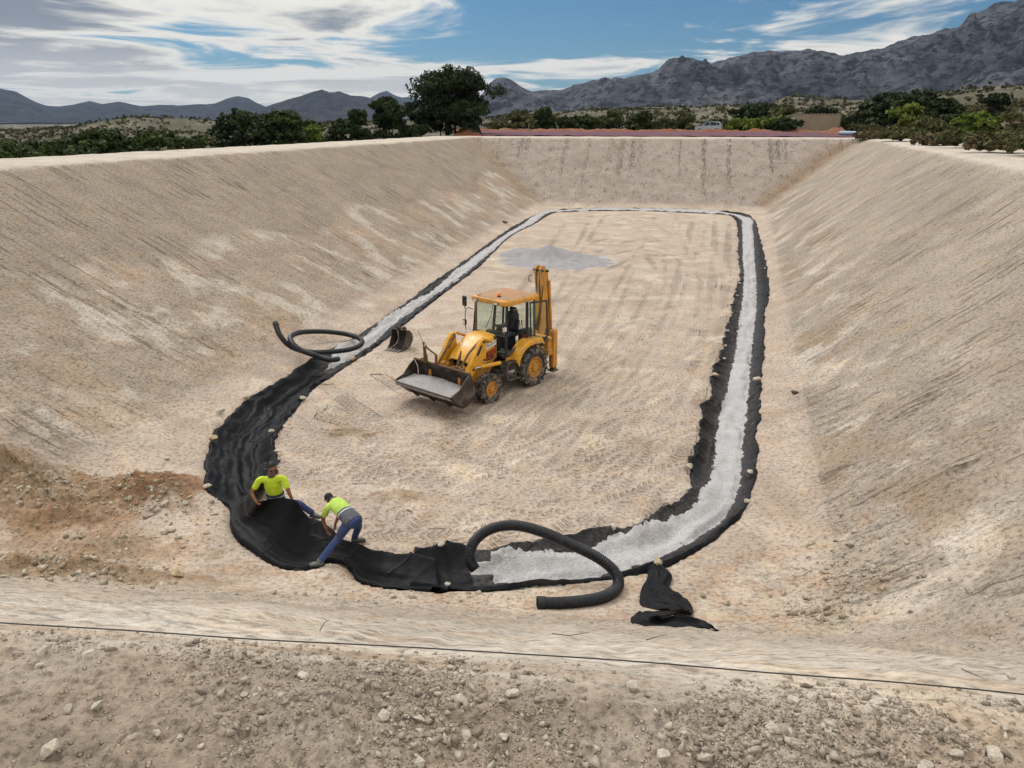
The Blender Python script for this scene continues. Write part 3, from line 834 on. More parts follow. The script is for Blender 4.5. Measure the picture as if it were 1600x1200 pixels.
# ================================================================== GEOTEXTILE, GRAVEL, PIPES, STONES
def textile_material(name='geotextile', dust=0.14):
    m, nt, b = new_mat(name)
    pos = nt.n('ShaderNodeNewGeometry').outputs['Position']
    n1 = nt.noise(pos, 1.7, 5, 0.65, 0.3)
    n2 = nt.noise(pos, 14.0, 4, 0.7)
    c = nt.mix(nt.ss(n1, 0.3, 0.7), (0.0045, 0.0050, 0.0066), (0.0085, 0.0094, 0.0125))
    dustm = nt.m('MULTIPLY', nt.ss(n1, 0.56, 0.74), nt.ss(n2, 0.40, 0.62))
    up = nt.n('ShaderNodeSeparateXYZ', {0: nt.n('ShaderNodeNewGeometry').outputs['Normal']}).outputs[2]
    dustm = nt.m('MULTIPLY', dustm, nt.ss(up, 0.5, 0.95))
    dattr = nt.n('ShaderNodeAttribute', attribute_name='dust').outputs['Fac']
    dustm = nt.m('ADD', nt.m('MULTIPLY', dustm, dust), nt.m('MULTIPLY', nt.ss(n2, 0.35, 0.65, 0.3, 1.0), dattr), clamp=True)
    c = nt.mix(dustm, c, (0.20, 0.185, 0.18))
    nt.set(b.inputs['Base Color'], c)
    nt.set(b.inputs['Roughness'], nt.ss(n1, 0.3, 0.7, 0.55, 0.70))
    b.inputs['Specular IOR Level'].default_value = 0.13
    b.inputs['Sheen Weight'].default_value = 0.0
    b.inputs['Sheen Roughness'].default_value = 0.4
    def crease(scale, p, dist):
        k = nt.m('ABSOLUTE', nt.m('SUBTRACT', nt.noise(pos, scale, 2, 0.5, dist), 0.5))
        return nt.m('POWER', nt.m('SUBTRACT', 1.0, nt.m('MULTIPLY', k, 2.0), clamp=True), p)
    hgt = nt.m('ADD', nt.m('MULTIPLY', crease(1.0, 14.0, 0.5), 0.020), nt.m('MULTIPLY', crease(3.0, 9.0, 0.4), 0.003))
    bn = nt.n('ShaderNodeBump', {'Height': hgt, 'Distance': 1.0, 'Strength': 1.0})
    nt.set(b.inputs['Normal'], bn)
    return m
TEXTILE = textile_material()
RAGMAT = textile_material('torn_geotextile', 0.12)

def gravel_material(name, tint=(0.43, 0.42, 0.43)):
    m, nt, b = new_mat(name)
    pos = nt.n('ShaderNodeNewGeometry').outputs['Position']
    vor = nt.n('ShaderNodeTexVoronoi', {'Vector': pos, 'Scale': 34.0})
    rnd = nt.n('ShaderNodeSeparateXYZ', {0: vor.outputs['Color']}).outputs[0]
    n1 = nt.noise(pos, 2.0, 4, 0.6)
    f = nt.m('MULTIPLY', nt.ss(rnd, 0, 1, 0.86, 1.12), nt.ss(n1, 0.3, 0.7, 0.9, 1.1))
    f = nt.m('MULTIPLY', f, nt.ss(vor.outputs['Distance'], 0.75, 0.35, 0.88, 1.0))
    c = nt.mix(1.0, tint, nt.n('ShaderNodeCombineXYZ', {0: f, 1: f, 2: f}).outputs[0], 'MULTIPLY')
    nt.set(b.inputs['Base Color'], c)
    b.inputs['Roughness'].default_value = 0.9
    b.inputs['Specular IOR Level'].default_value = 0.2
    bn = nt.n('ShaderNodeBump', {'Height': vor.outputs['Distance'], 'Distance': -0.008, 'Strength': 1.0})
    nt.set(b.inputs['Normal'], bn)
    return m
GRAVEL = gravel_material('pale_gravel')

# height of the flat sheet over the ground at each (station, across) node
def sheet_grid(S, arc, nv, seed, side_dust=0.0):
    n = len(S)
    v = np.linspace(0, 1, nv)
    O_, I_ = S[:, None, 0:2], S[:, None, 2:4]
    wd = np.hypot(*(S[:, 2:4] - S[:, 0:2]).T)[:, None]
    V_ = np.broadcast_to(v[None, :], (n, nv)).copy()
    A_ = np.broadcast_to(arc[:, None], (n, nv)).copy()
    # ragged hem: pulled in by folds, let out between them
    tng = np.gradient((S[:, 0:2] + S[:, 2:4]) / 2, axis=0); tng /= np.hypot(*tng.T)[:, None]
    eo = 0.045 * fbm(A_[:, 0] * 0.9, A_[:, 0] * 0 + seed, seed + 1, 4, .6)
    ei = 0.075 * fbm(A_[:, 0] * 1.1, A_[:, 0] * 0 + seed, seed + 2, 4, .6) - 0.05 * np.maximum(0, ridged(A_[:, 0] * 0.55, A_[:, 0] * 0 + 3, seed + 9, 2) - 1.0)
    Vw = V_ * (1 + ei[:, None] - eo[:, None]) + eo[:, None]
    P = O_ + (I_ - O_) * Vw[..., None]
    x, y = P[..., 0], P[..., 1]
    base = terrain_base(x.ravel(), y.ravel())[0].reshape(x.shape)
    lift = S[:, 4][:, None] * (1 - V_) + S[:, 5][:, None] * V_
    held = np.clip(np.maximum(S[:, 4], S[:, 5])[:, None] / 0.3, 0, 1)
    dep = strip_depth(wd, S[:, 1][:, None]) * (4 * V_ * (1 - V_)) ** 1.3 * (1 - 0.6 * held)
    z = base - dep + 0.035 + lift * 1.0 - lift * (1 - lift) * 0.0
    z -= held * 0.28 * wd * (V_ * (1 - V_)) * 0.8
    z = np.maximum(z, base - dep + 0.035)
    # folds: across the strip near both hems (fanning), long ones down the middle
    u = A_
    cr = ridged(u * 0.95 + 0.5 * fbm(u * .4, V_ * 1.5, seed + 5, 2), V_ * 0.7, seed + 11, 3) - 0.95
    crf = ridged(u * 3.4 + 0.5 * V_, V_ * 0.9, seed + 14, 2) - 0.9
    lo = ridged(u * 0.22, V_ * 4.0 + 0.5 * fbm(u * 0.6, V_ * 2, seed + 6, 2), seed + 21, 3) - 0.95
    hem = np.maximum(sstep(0.62, 0.98, V_), 0.35 * sstep(0.30, 0.02, V_))
    amp = np.clip(wd, 0.5, 2.0)
    calm = (sstep(0, .05, np.linspace(0, 1, n)) * sstep(1, .97, np.linspace(0, 1, n)))[:, None] * (1 - 0.6 * held)
    z += calm * amp * (0.075 * hem * cr + 0.018 * hem * crf + 0.070 * (1 - hem) * lo + 0.020 * (1 - hem) * cr + 0.018 * fbm(x * 2.2, y * 2.2, seed + 31, 3))
    # the very edge lies on (or curls a little off) the ground
    gnd = ground_z(x.ravel(), y.ravel()).reshape(x.shape)
    z = np.maximum(z, gnd + 0.02)
    edge_o = sstep(0.05, 0.0, V_); edge_i = sstep(0.95, 1.0, V_)
    z = np.where(lift < 0.03, lerp(z, gnd + 0.015 + 0.05 * np.clip(cr, 0, 1), np.maximum(edge_o, edge_i)), z)
    return x, y, z, Vw

def ribbon_mesh(name, x, y, z, dust=None, thick=0.006):
    n, m = x.shape
    top = np.column_stack([x.ravel(), y.ravel(), z.ravel()])
    bot = top.copy(); bot[:, 2] -= thick
    V_ = np.vstack([top, bot])
    id_ = np.arange(n * m).reshape(n, m); k = n * m
    F1 = np.stack([id_[:-1, :-1], id_[:-1, 1:], id_[1:, 1:], id_[1:, :-1]], -1).reshape(-1, 4)
    F2 = F1[:, ::-1] + k
    sides = []
    for e in (id_[0, :], id_[-1, :][::-1], id_[:, 0][::-1], id_[:, -1]):
        sides.append(np.stack([e[1:], e[:-1], e[:-1] + k, e[1:] + k], -1))
    me = mesh_np(name, V_, np.vstack([F1, F2] + sides), True)
    if dust is not None: attr(me, 'dust', 'FLOAT', np.concatenate([dust.ravel(), dust.ravel()]), 'value')
    return me

def gravel_dust(S, Vw):
    """gravel dust and crumbs scattered on the cloth beside the bed"""
    fo, fi, ok = S[:, 6][:, None], S[:, 7][:, None], S[:, 8][:, None]
    wd = np.hypot(*(S[:, 2:4] - S[:, 0:2]).T)[:, None]
    dist = np.maximum(fo - Vw, Vw - fi) * wd
    return np.clip(1 - dist / 0.40, 0, 1) * (ok > .5) * 0.35
SHEETS = {}
for nm, S_, arc_, seed, lab in (('geotextile_sheet', STRIP_A, ARC_A, 41, 'black geotextile sheet curving along the left toe and held up by the two workers'),
                                ('geotextile_sheet', STRIP_B, ARC_B, 77, 'black geotextile sheet with grey gravel bed round the front, right and far floor')):
    x, y, z, Vw = sheet_grid(S_, arc_, 46, seed)
    if seed == 77:            # the right sheet overlaps the left one at its start, tucked under at its end
        k = np.linspace(0, 1, len(x))[:, None]
        z = z + 0.025 * sstep(0.06, 0.02, k) + 0.03 * sstep(.97, 1.0, k)
    o = link(nm, ribbon_mesh(nm, x, y, z, gravel_dust(S_, Vw)), TEXTILE)
    tag(o, lab, 'geotextile', 'geotextile sheets of the perimeter drain')
    SHEETS[seed] = (x, y, z, Vw)

# gravel laid on the cloth: a low bed whose torn edge is where it thins out
def gravel_bed(S, arc, sheet, seed, label):
    x, y, z, Vw = sheet
    n = len(S)
    fo, fi, ok = S[:, 6], S[:, 7], S[:, 8]
    use = np.where(ok > 0.45)[0]; i0, i1 = use[0], use[-1] + 1
    m = 40
    t = np.linspace(-0.45, 1.45, m)
    gx, gy, gz = [], [], []
    for i in range(i0, i1):
        f = np.clip(fo[i] + (fi[i] - fo[i]) * t, 0.02, 0.98)
        gx.append(np.interp(f, Vw[i], x[i])); gy.append(np.interp(f, Vw[i], y[i])); gz.append(np.interp(f, Vw[i], z[i]))
    gx, gy, gz = map(np.array, (gx, gy, gz))
    T_ = np.broadcast_to(t[None, :], gx.shape); wd = (np.hypot(*(S[i0:i1, 2:4] - S[i0:i1, 0:2]).T) * (fi[i0:i1] - fo[i0:i1]))[:, None]
    inner = 0.5 - np.abs(T_ - 0.5)                         # 0 at the traced edge, 0.5 in the middle
    d = inner * wd
    smooth_z = _blur(np.pad(gz, 6, 'edge'), 6)[6:-6, 6:-6]
    rag = 0.045 * fbm(gx * 3.2, gy * 3.2, seed, 4, 0.65) + 0.035 * fbm(gx * 11, gy * 11, seed + 5, 3, .6)
    hgt = np.clip((d + rag) * 0.45, -0.10, 0.075) + 0.012 * fbm(gx * 5, gy * 5, seed + 3, 3)
    ar = arc[i0:i1][:, None]
    head = np.minimum(ar - ar[0] + 0.0, 1.0)
    hgt = np.minimum(hgt, -0.20 + 0.45 * head + 1.3 * rag)
    zz = np.where(d > 0.15, np.maximum(smooth_z + hgt, gz + 0.01), lerp(gz, smooth_z, sstep(-.05, .2, d)) + hgt)
    zz = np.maximum(zz, gz - 0.05)
    o = link('gravel_bed', ribbon_mesh('gravel_bed', gx, gy, zz, None, 0.06), GRAVEL)
    return tag(o, label, 'gravel', None, 'stuff')
gravel_bed(STRIP_A, ARC_A, SHEETS[41], 501, 'pale grey gravel laid along the left strip of geotextile')
gravel_bed(STRIP_B, ARC_B, SHEETS[77], 601, 'pale grey gravel laid along the front, right and far strip of geotextile')

# heap of gravel on the floor
def gravel_heap():
    c = place(862, 404)
    n = 110
    gx, gy = np.meshgrid(np.linspace(-5.2, 5.2, n), np.linspace(-6.0, 6.0, n), indexing='ij')
    X_, Y_ = gx + c[0], gy + c[1]
    h = np.zeros_like(gx)
    for (px, py, hh, rx, ry) in GRAVEL_PILE:
        p = place(px, py)
        q_ = np.sqrt(((X_ - p[0]) / rx) ** 2 + ((Y_ - p[1]) / ry) ** 2)
        h = np.maximum(h, hh * 1.55 * np.clip(1 - q_ / 1.5, 0, 1))
    h = h * (1 + 0.12 * fbm(X_ * 1.2, Y_ * 1.2, 701, 3)) + 0.05 * fbm(X_ * 1.1, Y_ * 1.1, 705, 4, .6) - 0.05
    z = ground_z(X_.ravel(), Y_.ravel()).reshape(X_.shape) + h
    o = link('gravel_heap', ribbon_mesh('gravel_heap', X_, Y_, z, None, 0.25), gravel_material('heap_gravel', (0.31, 0.302, 0.315)))
    tag(o, 'low mauve-grey heap of gravel on the floor behind the digger', 'gravel', None, 'stuff')
gravel_heap()

# ---- corrugated drain pipes
PIPE = simple('black_polyethylene', (0.013, 0.0145, 0.020), 0.42, 0, 0.15, 8, (0.10, 0.09, 0.08), 0.18, 5.0, spec=0.4)
def pipe(name, ctrl, r, label, coupling):
    P, _ = catmull(np.array(ctrl), 400)
    arc = np.concatenate([[0], np.cumsum(np.linalg.norm(np.diff(P, axis=0), axis=1))])
    pitch = 0.04
    N = int(arc[-1] / pitch) * 4
    s = np.linspace(0, arc[-1], N)
    Q = np.column_stack([np.interp(s, arc, P[:, j]) for j in range(3)])
    gz = ground_z(Q[:, 0], Q[:, 1])
    Q[:, 2] = np.maximum(Q[:, 2], gz + r * 0.95)
    k = np.ones(25) / 25
    Q[:, 2] = np.convolve(np.pad(Q[:, 2], 12, 'edge'), k, 'valid')
    rad = [r * (1.0 if i % 4 in (0, 1) else 0.91) for i in range(N)]
    root = empty(name, Q[0])
    mb = MB(); mb.tube([tuple(p - Q[0]) for p in Q], rad, 14, False)
    mb.build('corrugated_tube', PIPE, root, True, 40)
    for end in coupling:
        ii = range(0, 14) if end == 0 else range(N - 14, N)
        pp = [Q[i] - Q[0] for i in ii]
        c = MB(); c.tube([tuple(p) for p in pp], r * 1.07, 18, False)
        inn = MB(); inn.tube([tuple(p) for p in pp], r * 0.86, 18, False)
        # annular lips
        o_ = c.build('coupling', PIPE, root, True, 40)
        inn.build('bore', PIPE, o_, True)
    tag(root, label, 'pipe', 'coils of corrugated drain pipe')
    return root
def pz(px, py, z): return tuple(place(px, py, z))
pipe('corrugated_pipe', [pz(743, 892, -.02), pz(735, 872, .22), pz(741, 846, .52), pz(768, 826, .72), pz(806, 821, .78), pz(850, 832, .74), pz(895, 852, .62), pz(935, 872, .44), pz(960, 893, .26),
      pz(966, 915, .12), pz(950, 935, .11), pz(915, 948, .11), pz(875, 955, .11), pz(839, 957, .11)], 0.105,
     'thick black corrugated pipe arching over the gravel at the front', (1,))
LP = [(431, 503, .80), (436, 520, .62), (446, 533, .50), (462, 545, .42), (490, 556, .30), (520, 562, .20), (528, 561, .18)]
# the far coil: a ring lying tilted on the toe of the slope, one tail up the slope, the other on the gravel
pipe('corrugated_pipe', [pz(430, 504, 1.35), pz(437, 523, 1.00), pz(452, 540, .62), pz(476, 549, .38), pz(510, 550, .25), pz(545, 546, .22), pz(564, 538, .22), pz(562, 529, .24), pz(540, 522, .28), pz(505, 518, .45), pz(472, 519, .62), pz(455, 525, .80),
      pz(456, 535, .80), pz(470, 547, .60), pz(495, 556, .40), pz(515, 562, .28), pz(529, 561, .20)], 0.095,
     'loop of black corrugated pipe lying at the toe of the left slope', (0,))

# ---- stones
def stone_mesh(name, seed, pts=20, flat=0.6):
    """angular stone: the hull of a few random points"""
    import bmesh
    rs = np.random.default_rng(seed)
    p = rs.normal(size=(pts, 3)); p /= np.linalg.norm(p, axis=1)[:, None]
    p *= rs.uniform(.82, 1.08, (pts, 1))
    p *= np.array((rs.uniform(.85, 1.2), rs.uniform(.6, .95), flat * rs.uniform(.75, 1.2)))[None, :]
    bm = bmesh.new()
    for q_ in p: bm.verts.new(q_)
    bmesh.ops.convex_hull(bm, input=bm.verts)
    loose = [v for v in bm.verts if not v.link_faces]
    bmesh.ops.delete(bm, geom=loose, context='VERTS')
    if pts > 14:
        bmesh.ops.bevel(bm, geom=list(bm.edges), offset=0.05, segments=1, affect='EDGES')
        bmesh.ops.triangulate(bm, faces=bm.faces)
    me = bpy.data.meshes.new(name); bm.to_mesh(me); bm.free()
    return me
def stone_mat(name, col):
    return simple(name, col, 0.9, 0, 0.22, 3.0, (col[0] * .6, col[1] * .55, col[2] * .5), 0.25, 2.0, 0.0, 3.0, 0.2)
STONE_PALE = stone_mat('pale_stone', (0.46, 0.41, 0.34))
STONE_TAN = stone_mat('tan_stone', (0.42, 0.335, 0.23))
STONE_GREY = stone_mat('grey_beige_stone', (0.44, 0.385, 0.32))
WEIGHT_M = [stone_mesh('weight_stone', 800 + i) for i in range(5)]
_mesh_mat = {}
def stone_variant(i, material):
    key = (i, material.name)
    if key not in _mesh_mat:
        me = WEIGHT_M[i].copy(); me.materials.clear(); me.materials.append(material); _mesh_mat[key] = me
    return _mesh_mat[key]
WEIGHTS = [  # px, py, size in px, material, label
    (345, 644, 13, 'p', 'cream stone on the outer hem of the left sheet, second below the pipe loop'),
    (385, 623, 11, 't', 'tan stone on the outer hem of the left sheet, nearest below the pipe loop'),
    (333, 687, 14, 't', 'broad tan stone pinning the notch in the outer hem of the left sheet'),
    (325, 761, 12, 'p', 'cream stone at the lower left corner of the left sheet'),
    (424, 675, 10, 'p', 'white stone on the inner hem of the left sheet, above the sunglasses worker'),
    (433, 706, 9, 'p', 'pale stone on the inner hem directly behind the worker in sunglasses'),
    (472, 623, 10, 'p', 'small white stone on the inner hem of the left sheet, halfway to the pipe loop'),
    (551, 562, 11, 't', 'tan stone on the inner hem beside the end of the pipe loop'),
    (688, 851, 12, 'p', 'cream stone on the front sheet hem, right of the crouching worker'),
    (700, 914, 11, 'p', 'small flat white stone on the outer hem of the front sheet'),
    (841, 845, 12, 'p', 'pale stone on the front hem just behind the pipe arch'),
    (957, 826, 15, 'p', 'large pale stone on the front inner hem right of the pipe arch'),
    (1047, 787, 13, 'p', 'pale stone on the inner hem where the strip bends from front to right'),
    (1026, 879, 16, 't', 'tan stone on the outer hem above the crumpled black cloth'),
    (1078, 731, 15, 'p', 'pale stone on the sharp inner corner of the right sheet'),
    (1117, 587, 11, 't', 'tan stone on a pulled-out fold of the inner hem, right strip'),
    (1166, 784, 10, 'p', 'white stone on the outer hem of the right sheet, nearest the front bend'),
    (1172, 739, 11, 'p', 'pale stone on the outer hem of the right sheet, second from the front bend'),
    (1183, 594, 12, 'p', 'pale stone on the outer hem halfway up the right strip'),
    (1132, 561, 6, 'p', 'small pale stone on the inner hem above the pulled-out fold'),
    (1134, 541, 6, 'p', 'small pale stone on the inner hem, second above the pulled-out fold'),
    (1137, 518, 7, 'p', 'pale stone on the inner hem, third above the pulled-out fold'),
    (1143, 490, 5, 'p', 'tiny pale stone on the inner hem at the waist of the right strip'),
    (1152, 463, 5, 'p', 'tiny pale stone on the inner hem above the waist of the right strip'),
    (1155, 443, 5, 'p', 'tiny pale stone on the inner hem high on the right strip'),
    (1152, 392, 6, 'p', 'pale stone at the kink in the inner hem near the far end'),
    (1195, 420, 5, 'p', 'tiny white stone on the outer hem high on the right strip'),
]
for k, (px, py, sz, mt, lab) in enumerate(WEIGHTS):
    p = on_ground(px, py, 0.04)
    dist = math.sqrt(p[0] ** 2 + p[1] ** 2 + (EYE - p[2]) ** 2)
    r = sz * dist / FPX * 0.60
    o = link('stone', stone_variant(k % 5, STONE_PALE if mt == 'p' else STONE_TAN))
    o.location = (p[0], p[1], p[2] + r * 0.30); o.scale = (r,) * 3
    o.rotation_euler = (random.uniform(-.15, .15), random.uniform(-.15, .15), random.uniform(0, 6.28))
    tag(o, lab, 'stone', 'stones weighing down the geotextile')
LOOSE = [(475, 936, 16, 'g', 'round grey stone at the foot of the near slope, left of its smaller twin'), (521, 938, 11, 'g', 'small round stone at the foot of the near slope, right of a larger one'),
         (278, 906, 26, 't', 'large tan boulder by the rubble in the near left corner'), (127, 911, 15, 'g', 'grey rock in the rubble of the near left corner'), (155, 905, 13, 'g', 'angular grey rock right of the largest rubble'),
         (268, 900, 11, 'p', 'pale rock against the large tan boulder'), (259, 793, 12, 'p', 'pale stone at the edge of the brown soil heap'), (291, 791, 11, 'p', 'pale stone on the floor between soil heap and sheet'),
         (1243, 616, 13, 'g', 'dark clod at the toe of the right slope'), (788, 348, 10, 'g', 'dark lump at the toe of the far left slope')]
DARKCLOD = stone_mat('dark_clod', (0.085, 0.07, 0.055))
for k, (px, py, sz, mt, lab) in enumerate(LOOSE):
    p = on_ground(px, py)
    p[2] = float(ground_z(p[0], p[1])[0])
    dist = math.sqrt(p[0] ** 2 + p[1] ** 2 + (EYE - p[2]) ** 2)
    r = sz * dist / FPX * 0.52
    m_ = {'p': STONE_PALE, 't': STONE_TAN, 'g': STONE_GREY}[mt]
    if k >= 8: m_ = DARKCLOD
    o = link('stone', stone_variant((k + 2) % 5, m_))
    o.location = (p[0], p[1], p[2] + r * 0.28); o.scale = (r,) * 3
    o.rotation_euler = (random.uniform(-.2, .2), random.uniform(-.2, .2), random.uniform(0, 6.28))
    tag(o, lab, 'stone', 'loose stones on the floor')

# ---- stones of the near crest: the largest one by one, the rest as gravel
SMALL = [stone_mesh('small_stone', 900 + i, 9, 0.62) for i in range(14)]
def icoarrays(me):
    V_ = np.zeros(len(me.vertices) * 3, np.float32); me.vertices.foreach_get('co', V_)
    F_ = np.zeros(len(me.polygons) * 3, np.int32); me.polygons.foreach_get('vertices', F_)
    return V_.reshape(-1, 3), F_.reshape(-1, 3)
def scatter(name, pts, sizes, material, label, cat, squash=1.0, meshes=SMALL, seed=3, cols=None):
    rs = np.random.default_rng(seed)
    VV_, FF_, off = [], [], 0
    A = [icoarrays(m_) for m_ in meshes]
    for i, (p, s) in enumerate(zip(pts, sizes)):
        V_, F_ = A[i % len(A)]
        a = rs.uniform(0, 6.28); ca, sa = math.cos(a), math.sin(a)
        tx = rs.uniform(-.35, .35)
        W_ = V_ * s
        W_ = np.column_stack([W_[:, 0] * ca - W_[:, 1] * sa, W_[:, 0] * sa + W_[:, 1] * ca, W_[:, 2] * squash + W_[:, 0] * tx])
        VV_.append(W_ + p); FF_.append(F_ + off); off += len(V_)
    me = mesh_np(name, np.vstack(VV_), np.vstack(FF_))
    o = link(name, me, material)
    return tag(o, label, cat, None, 'stuff')
def island_stone(name, c1, c2):
    m, nt, b = new_mat(name)
    g = nt.n('ShaderNodeNewGeometry')
    n1 = nt.noise(g.outputs['Position'], 30.0, 3, 0.6)
    c = nt.mix(g.outputs['Random Per Island'], c1, c2)
    f = nt.ss(n1, 0.3, 0.7, 0.78, 1.18)
    nt.set(b.inputs['Base Color'], nt.mix(1.0, c, nt.n('ShaderNodeCombineXYZ', {0: f, 1: f, 2: f}).outputs[0], 'MULTIPLY'))
    b.inputs['Roughness'].default_value = 0.92; b.inputs['Specular IOR Level'].default_value = 0.15
    return m
CHIPS = island_stone('crest_chips', (0.23, 0.19, 0.15), (0.46, 0.40, 0.33))
rs = np.random.default_rng(77)
pts, szs = [], []
clus = fbm(np.zeros(1), np.zeros(1), 1)
while len(pts) < 26000:
    n = 20000
    rad = np.sqrt(rs.uniform(1.0, 2.75 ** 2, n)); az = rs.uniform(R(-45), R(45), n)
    x, y = rad * np.sin(az), rad * np.cos(az)
    dens = sstep(-0.6, 0.7, fbm(x * 1.3, y * 1.3, 777, 4, .6)) * sstep(2.20, 1.75, y + 0.1 * x)
    keep = rs.uniform(0, 1, n) < dens
    x, y = x[keep], y[keep]
    s = 0.0032 * np.exp(rs.exponential(0.44, len(x)))
    for a_, b_, c_ in zip(x, y, s): pts.append((a_, b_)); szs.append(min(c_, 0.021))
pts = np.array(pts[:26000]); szs = np.array(szs[:26000])
gz = ground_z(pts[:, 0], pts[:, 1])
P3 = np.column_stack([pts, gz + szs * 0.25])
order = np.argsort(-szs)
scatter('crest_gravel', P3[order[70:]], szs[order[70:]], CHIPS, 'fine grey-beige rubble scattered over the near crest', 'gravel')
CRESTM = []
for i in range(6):
    for m_ in (STONE_GREY, STONE_PALE, STONE_GREY):
        me = stone_mesh('crest_stone', 950 + i, 18, 0.60); me.materials.append(m_); CRESTM.append(me)
def crest_stone(p, s, i):
    o = link('crest_stone', CRESTM[i % len(CRESTM)])
    o.location = p; o.scale = (s,) * 3; o.rotation_euler = (random.uniform(-.3, .3), random.uniform(-.3, .3), random.uniform(0, 6.28))
    return o
BIG_CREST = [(205, 1155, 30, 'flat pale stone in the rubble at the lower left'), (245, 1147, 22, 'upright cream stone in the left rubble pocket'), (280, 1158, 20, 'grey stone right of the cream one in the left rubble pocket'),
             (138, 1021, 20, 'grey stone high on the left of the near crest'), (62, 1041, 15, 'small pale stone near the left edge of the crest'), (108, 1109, 24, 'broad flat beige stone at the left of the crest'),
             (150, 1108, 26, 'square beige stone beside the left rubble pocket'), (382, 1086, 16, 'pale stone left of a twin, centre left of the crest'), (399, 1087, 12, 'small pale stone right of its twin, centre left of the crest'),
             (990, 1073, 24, 'flat cream stone in the middle of the near crest'), (1072, 1146, 18, 'bluish pale stone at the lower middle of the crest'), (1254, 1125, 20, 'beige stone right of the middle of the crest'),
             (1533, 1107, 16, 'rounded stone at the right of the crest, upper of two'), (1570, 1140, 20, 'rounded grey stone at the right of the crest, lower of two'), (1555, 1180, 34, 'large flat pale stone at the bottom right corner'),
             (1580, 1058, 16, 'brown stone by the pale edge at the far right'), (80, 1170, 30, 'large flat beige stone at the bottom left corner'), (735, 1105, 16, 'grey stone near the centre of the crest'), (560, 1160, 18, 'grey stone at the bottom of the crest, left of centre'),
             (870, 1180, 20, 'pale stone at the bottom edge, just right of centre'), (655, 1192, 22, 'grey stone at the bottom edge, left of centre')]
for k, (px, py, sz, lab) in enumerate(BIG_CREST):
    p = place(px, py, 6.42)
    z = float(ground_z(p[0], p[1])[0]); p = place(px, py, z)
    dist = math.sqrt(p[0] ** 2 + p[1] ** 2 + (EYE - p[2]) ** 2); r = sz * dist / FPX * 0.43
    tag(crest_stone((p[0], p[1], z + r * .18), r, k * 5 + 1), lab, 'stone', 'large stones on the near crest')

# the smaller ones are named after the large stone they lie nearest to
_ord = ('', 'second ', 'third ', 'fourth ', 'fifth ', 'sixth ', 'seventh ', 'eighth ', 'ninth ', 'tenth ', 'eleventh ', 'twelfth ', 'thirteenth ', 'fourteenth ', 'fifteenth ')
_bigp = []
for (px, py, sz, lab) in BIG_CREST: _bigp.append(place(px, py, 6.42)[:2])
_bigp = np.array(_bigp); _seen = {}
cand = sorted(((float(np.hypot(*(P3[i][:2] - _bigp).T).min()), int(i)) for i in order[:70]))
for j, (dmin, i) in enumerate(cand):
    b_ = int(np.hypot(*(P3[i][:2] - _bigp).T).argmin()); dx, dy = P3[i][:2] - _bigp[b_]
    way = ('right of' if dx > 0 else 'left of') if abs(dx) > abs(dy) else ('beyond' if dy > 0 else 'in front of')
    what = ' '.join(BIG_CREST[b_][3].split(',')[0].split()[:8])
    r_ = _seen.get((b_, way), 0); _seen[(b_, way)] = r_ + 1
    tone = 'pale' if j % 3 == 1 else 'grey'
    tag(crest_stone(P3[i] + np.array((0, 0, szs[i] * .1)), szs[i] * 1.1, j), ('%ssmall %s stone %s the %s' % (_ord[min(r_, 14)], tone, way, what)).strip(), 'stone', 'small stones on the near crest')

# rubble in the near left corner and at the toe of the slopes
RUB = island_stone('rubble', (0.27, 0.225, 0.165), (0.48, 0.42, 0.33))
pts, szs = [], []
for (px, py, sx, sy, n, s0) in ((120, 900, 110, 25, 520, .022), (220, 780, 90, 35, 700, .017), (60, 790, 90, 40, 500, .017), (700, 935, 500, 14, 380, .012), (1330, 900, 90, 60, 420, .016), (1270, 960, 60, 25, 260, .014), (200, 850, 160, 30, 160, .014)):
    for _ in range(n):
        p = on_ground(px + rs.normal() * sx * .55, py + rs.normal() * sy * .55)
        if grid_sample(INSIDE, np.array([p[0]]), np.array([p[1]]))[0] > .05: continue
        pts.append(p); szs.append(s0 * math.exp(rs.exponential(0.55)))
pts = np.array(pts); szs = np.minimum(np.array(szs), 0.10)
pts[:, 2] = ground_z(pts[:, 0], pts[:, 1]) + szs * .2
scatter('rubble', pts, szs, RUB, 'loose rubble at the foot of the near and right slopes', 'rubble', seed=8)

# ---- thin black cable across the near crest
cab = []
for px, py in ((-700, 915), (-200, 957), (0, 973), (200, 985), (400, 999), (600, 1009), (800, 1021), (1000, 1034), (1200, 1051), (1400, 1066), (1600, 1085), (1800, 1110), (2300, 1190)):
    p = place(px, py, 6.43); z = float(ground_z(p[0], p[1])[0]) + 0.012
    cab.append(place(px, py, z))
Pc, _ = catmull(np.array(cab), 160)
Pc[:, 2] = np.maximum(Pc[:, 2], ground_z(Pc[:, 0], Pc[:, 1]) + 0.004)
mb = MB(); mb.tube([tuple(p) for p in Pc], 0.0023, 8)
tag(mb.build('cable', simple('cable_black', (0.02, 0.019, 0.018), 0.6), None, True), 'thin black cable stretched across the pale edge of the near crest', 'cable')
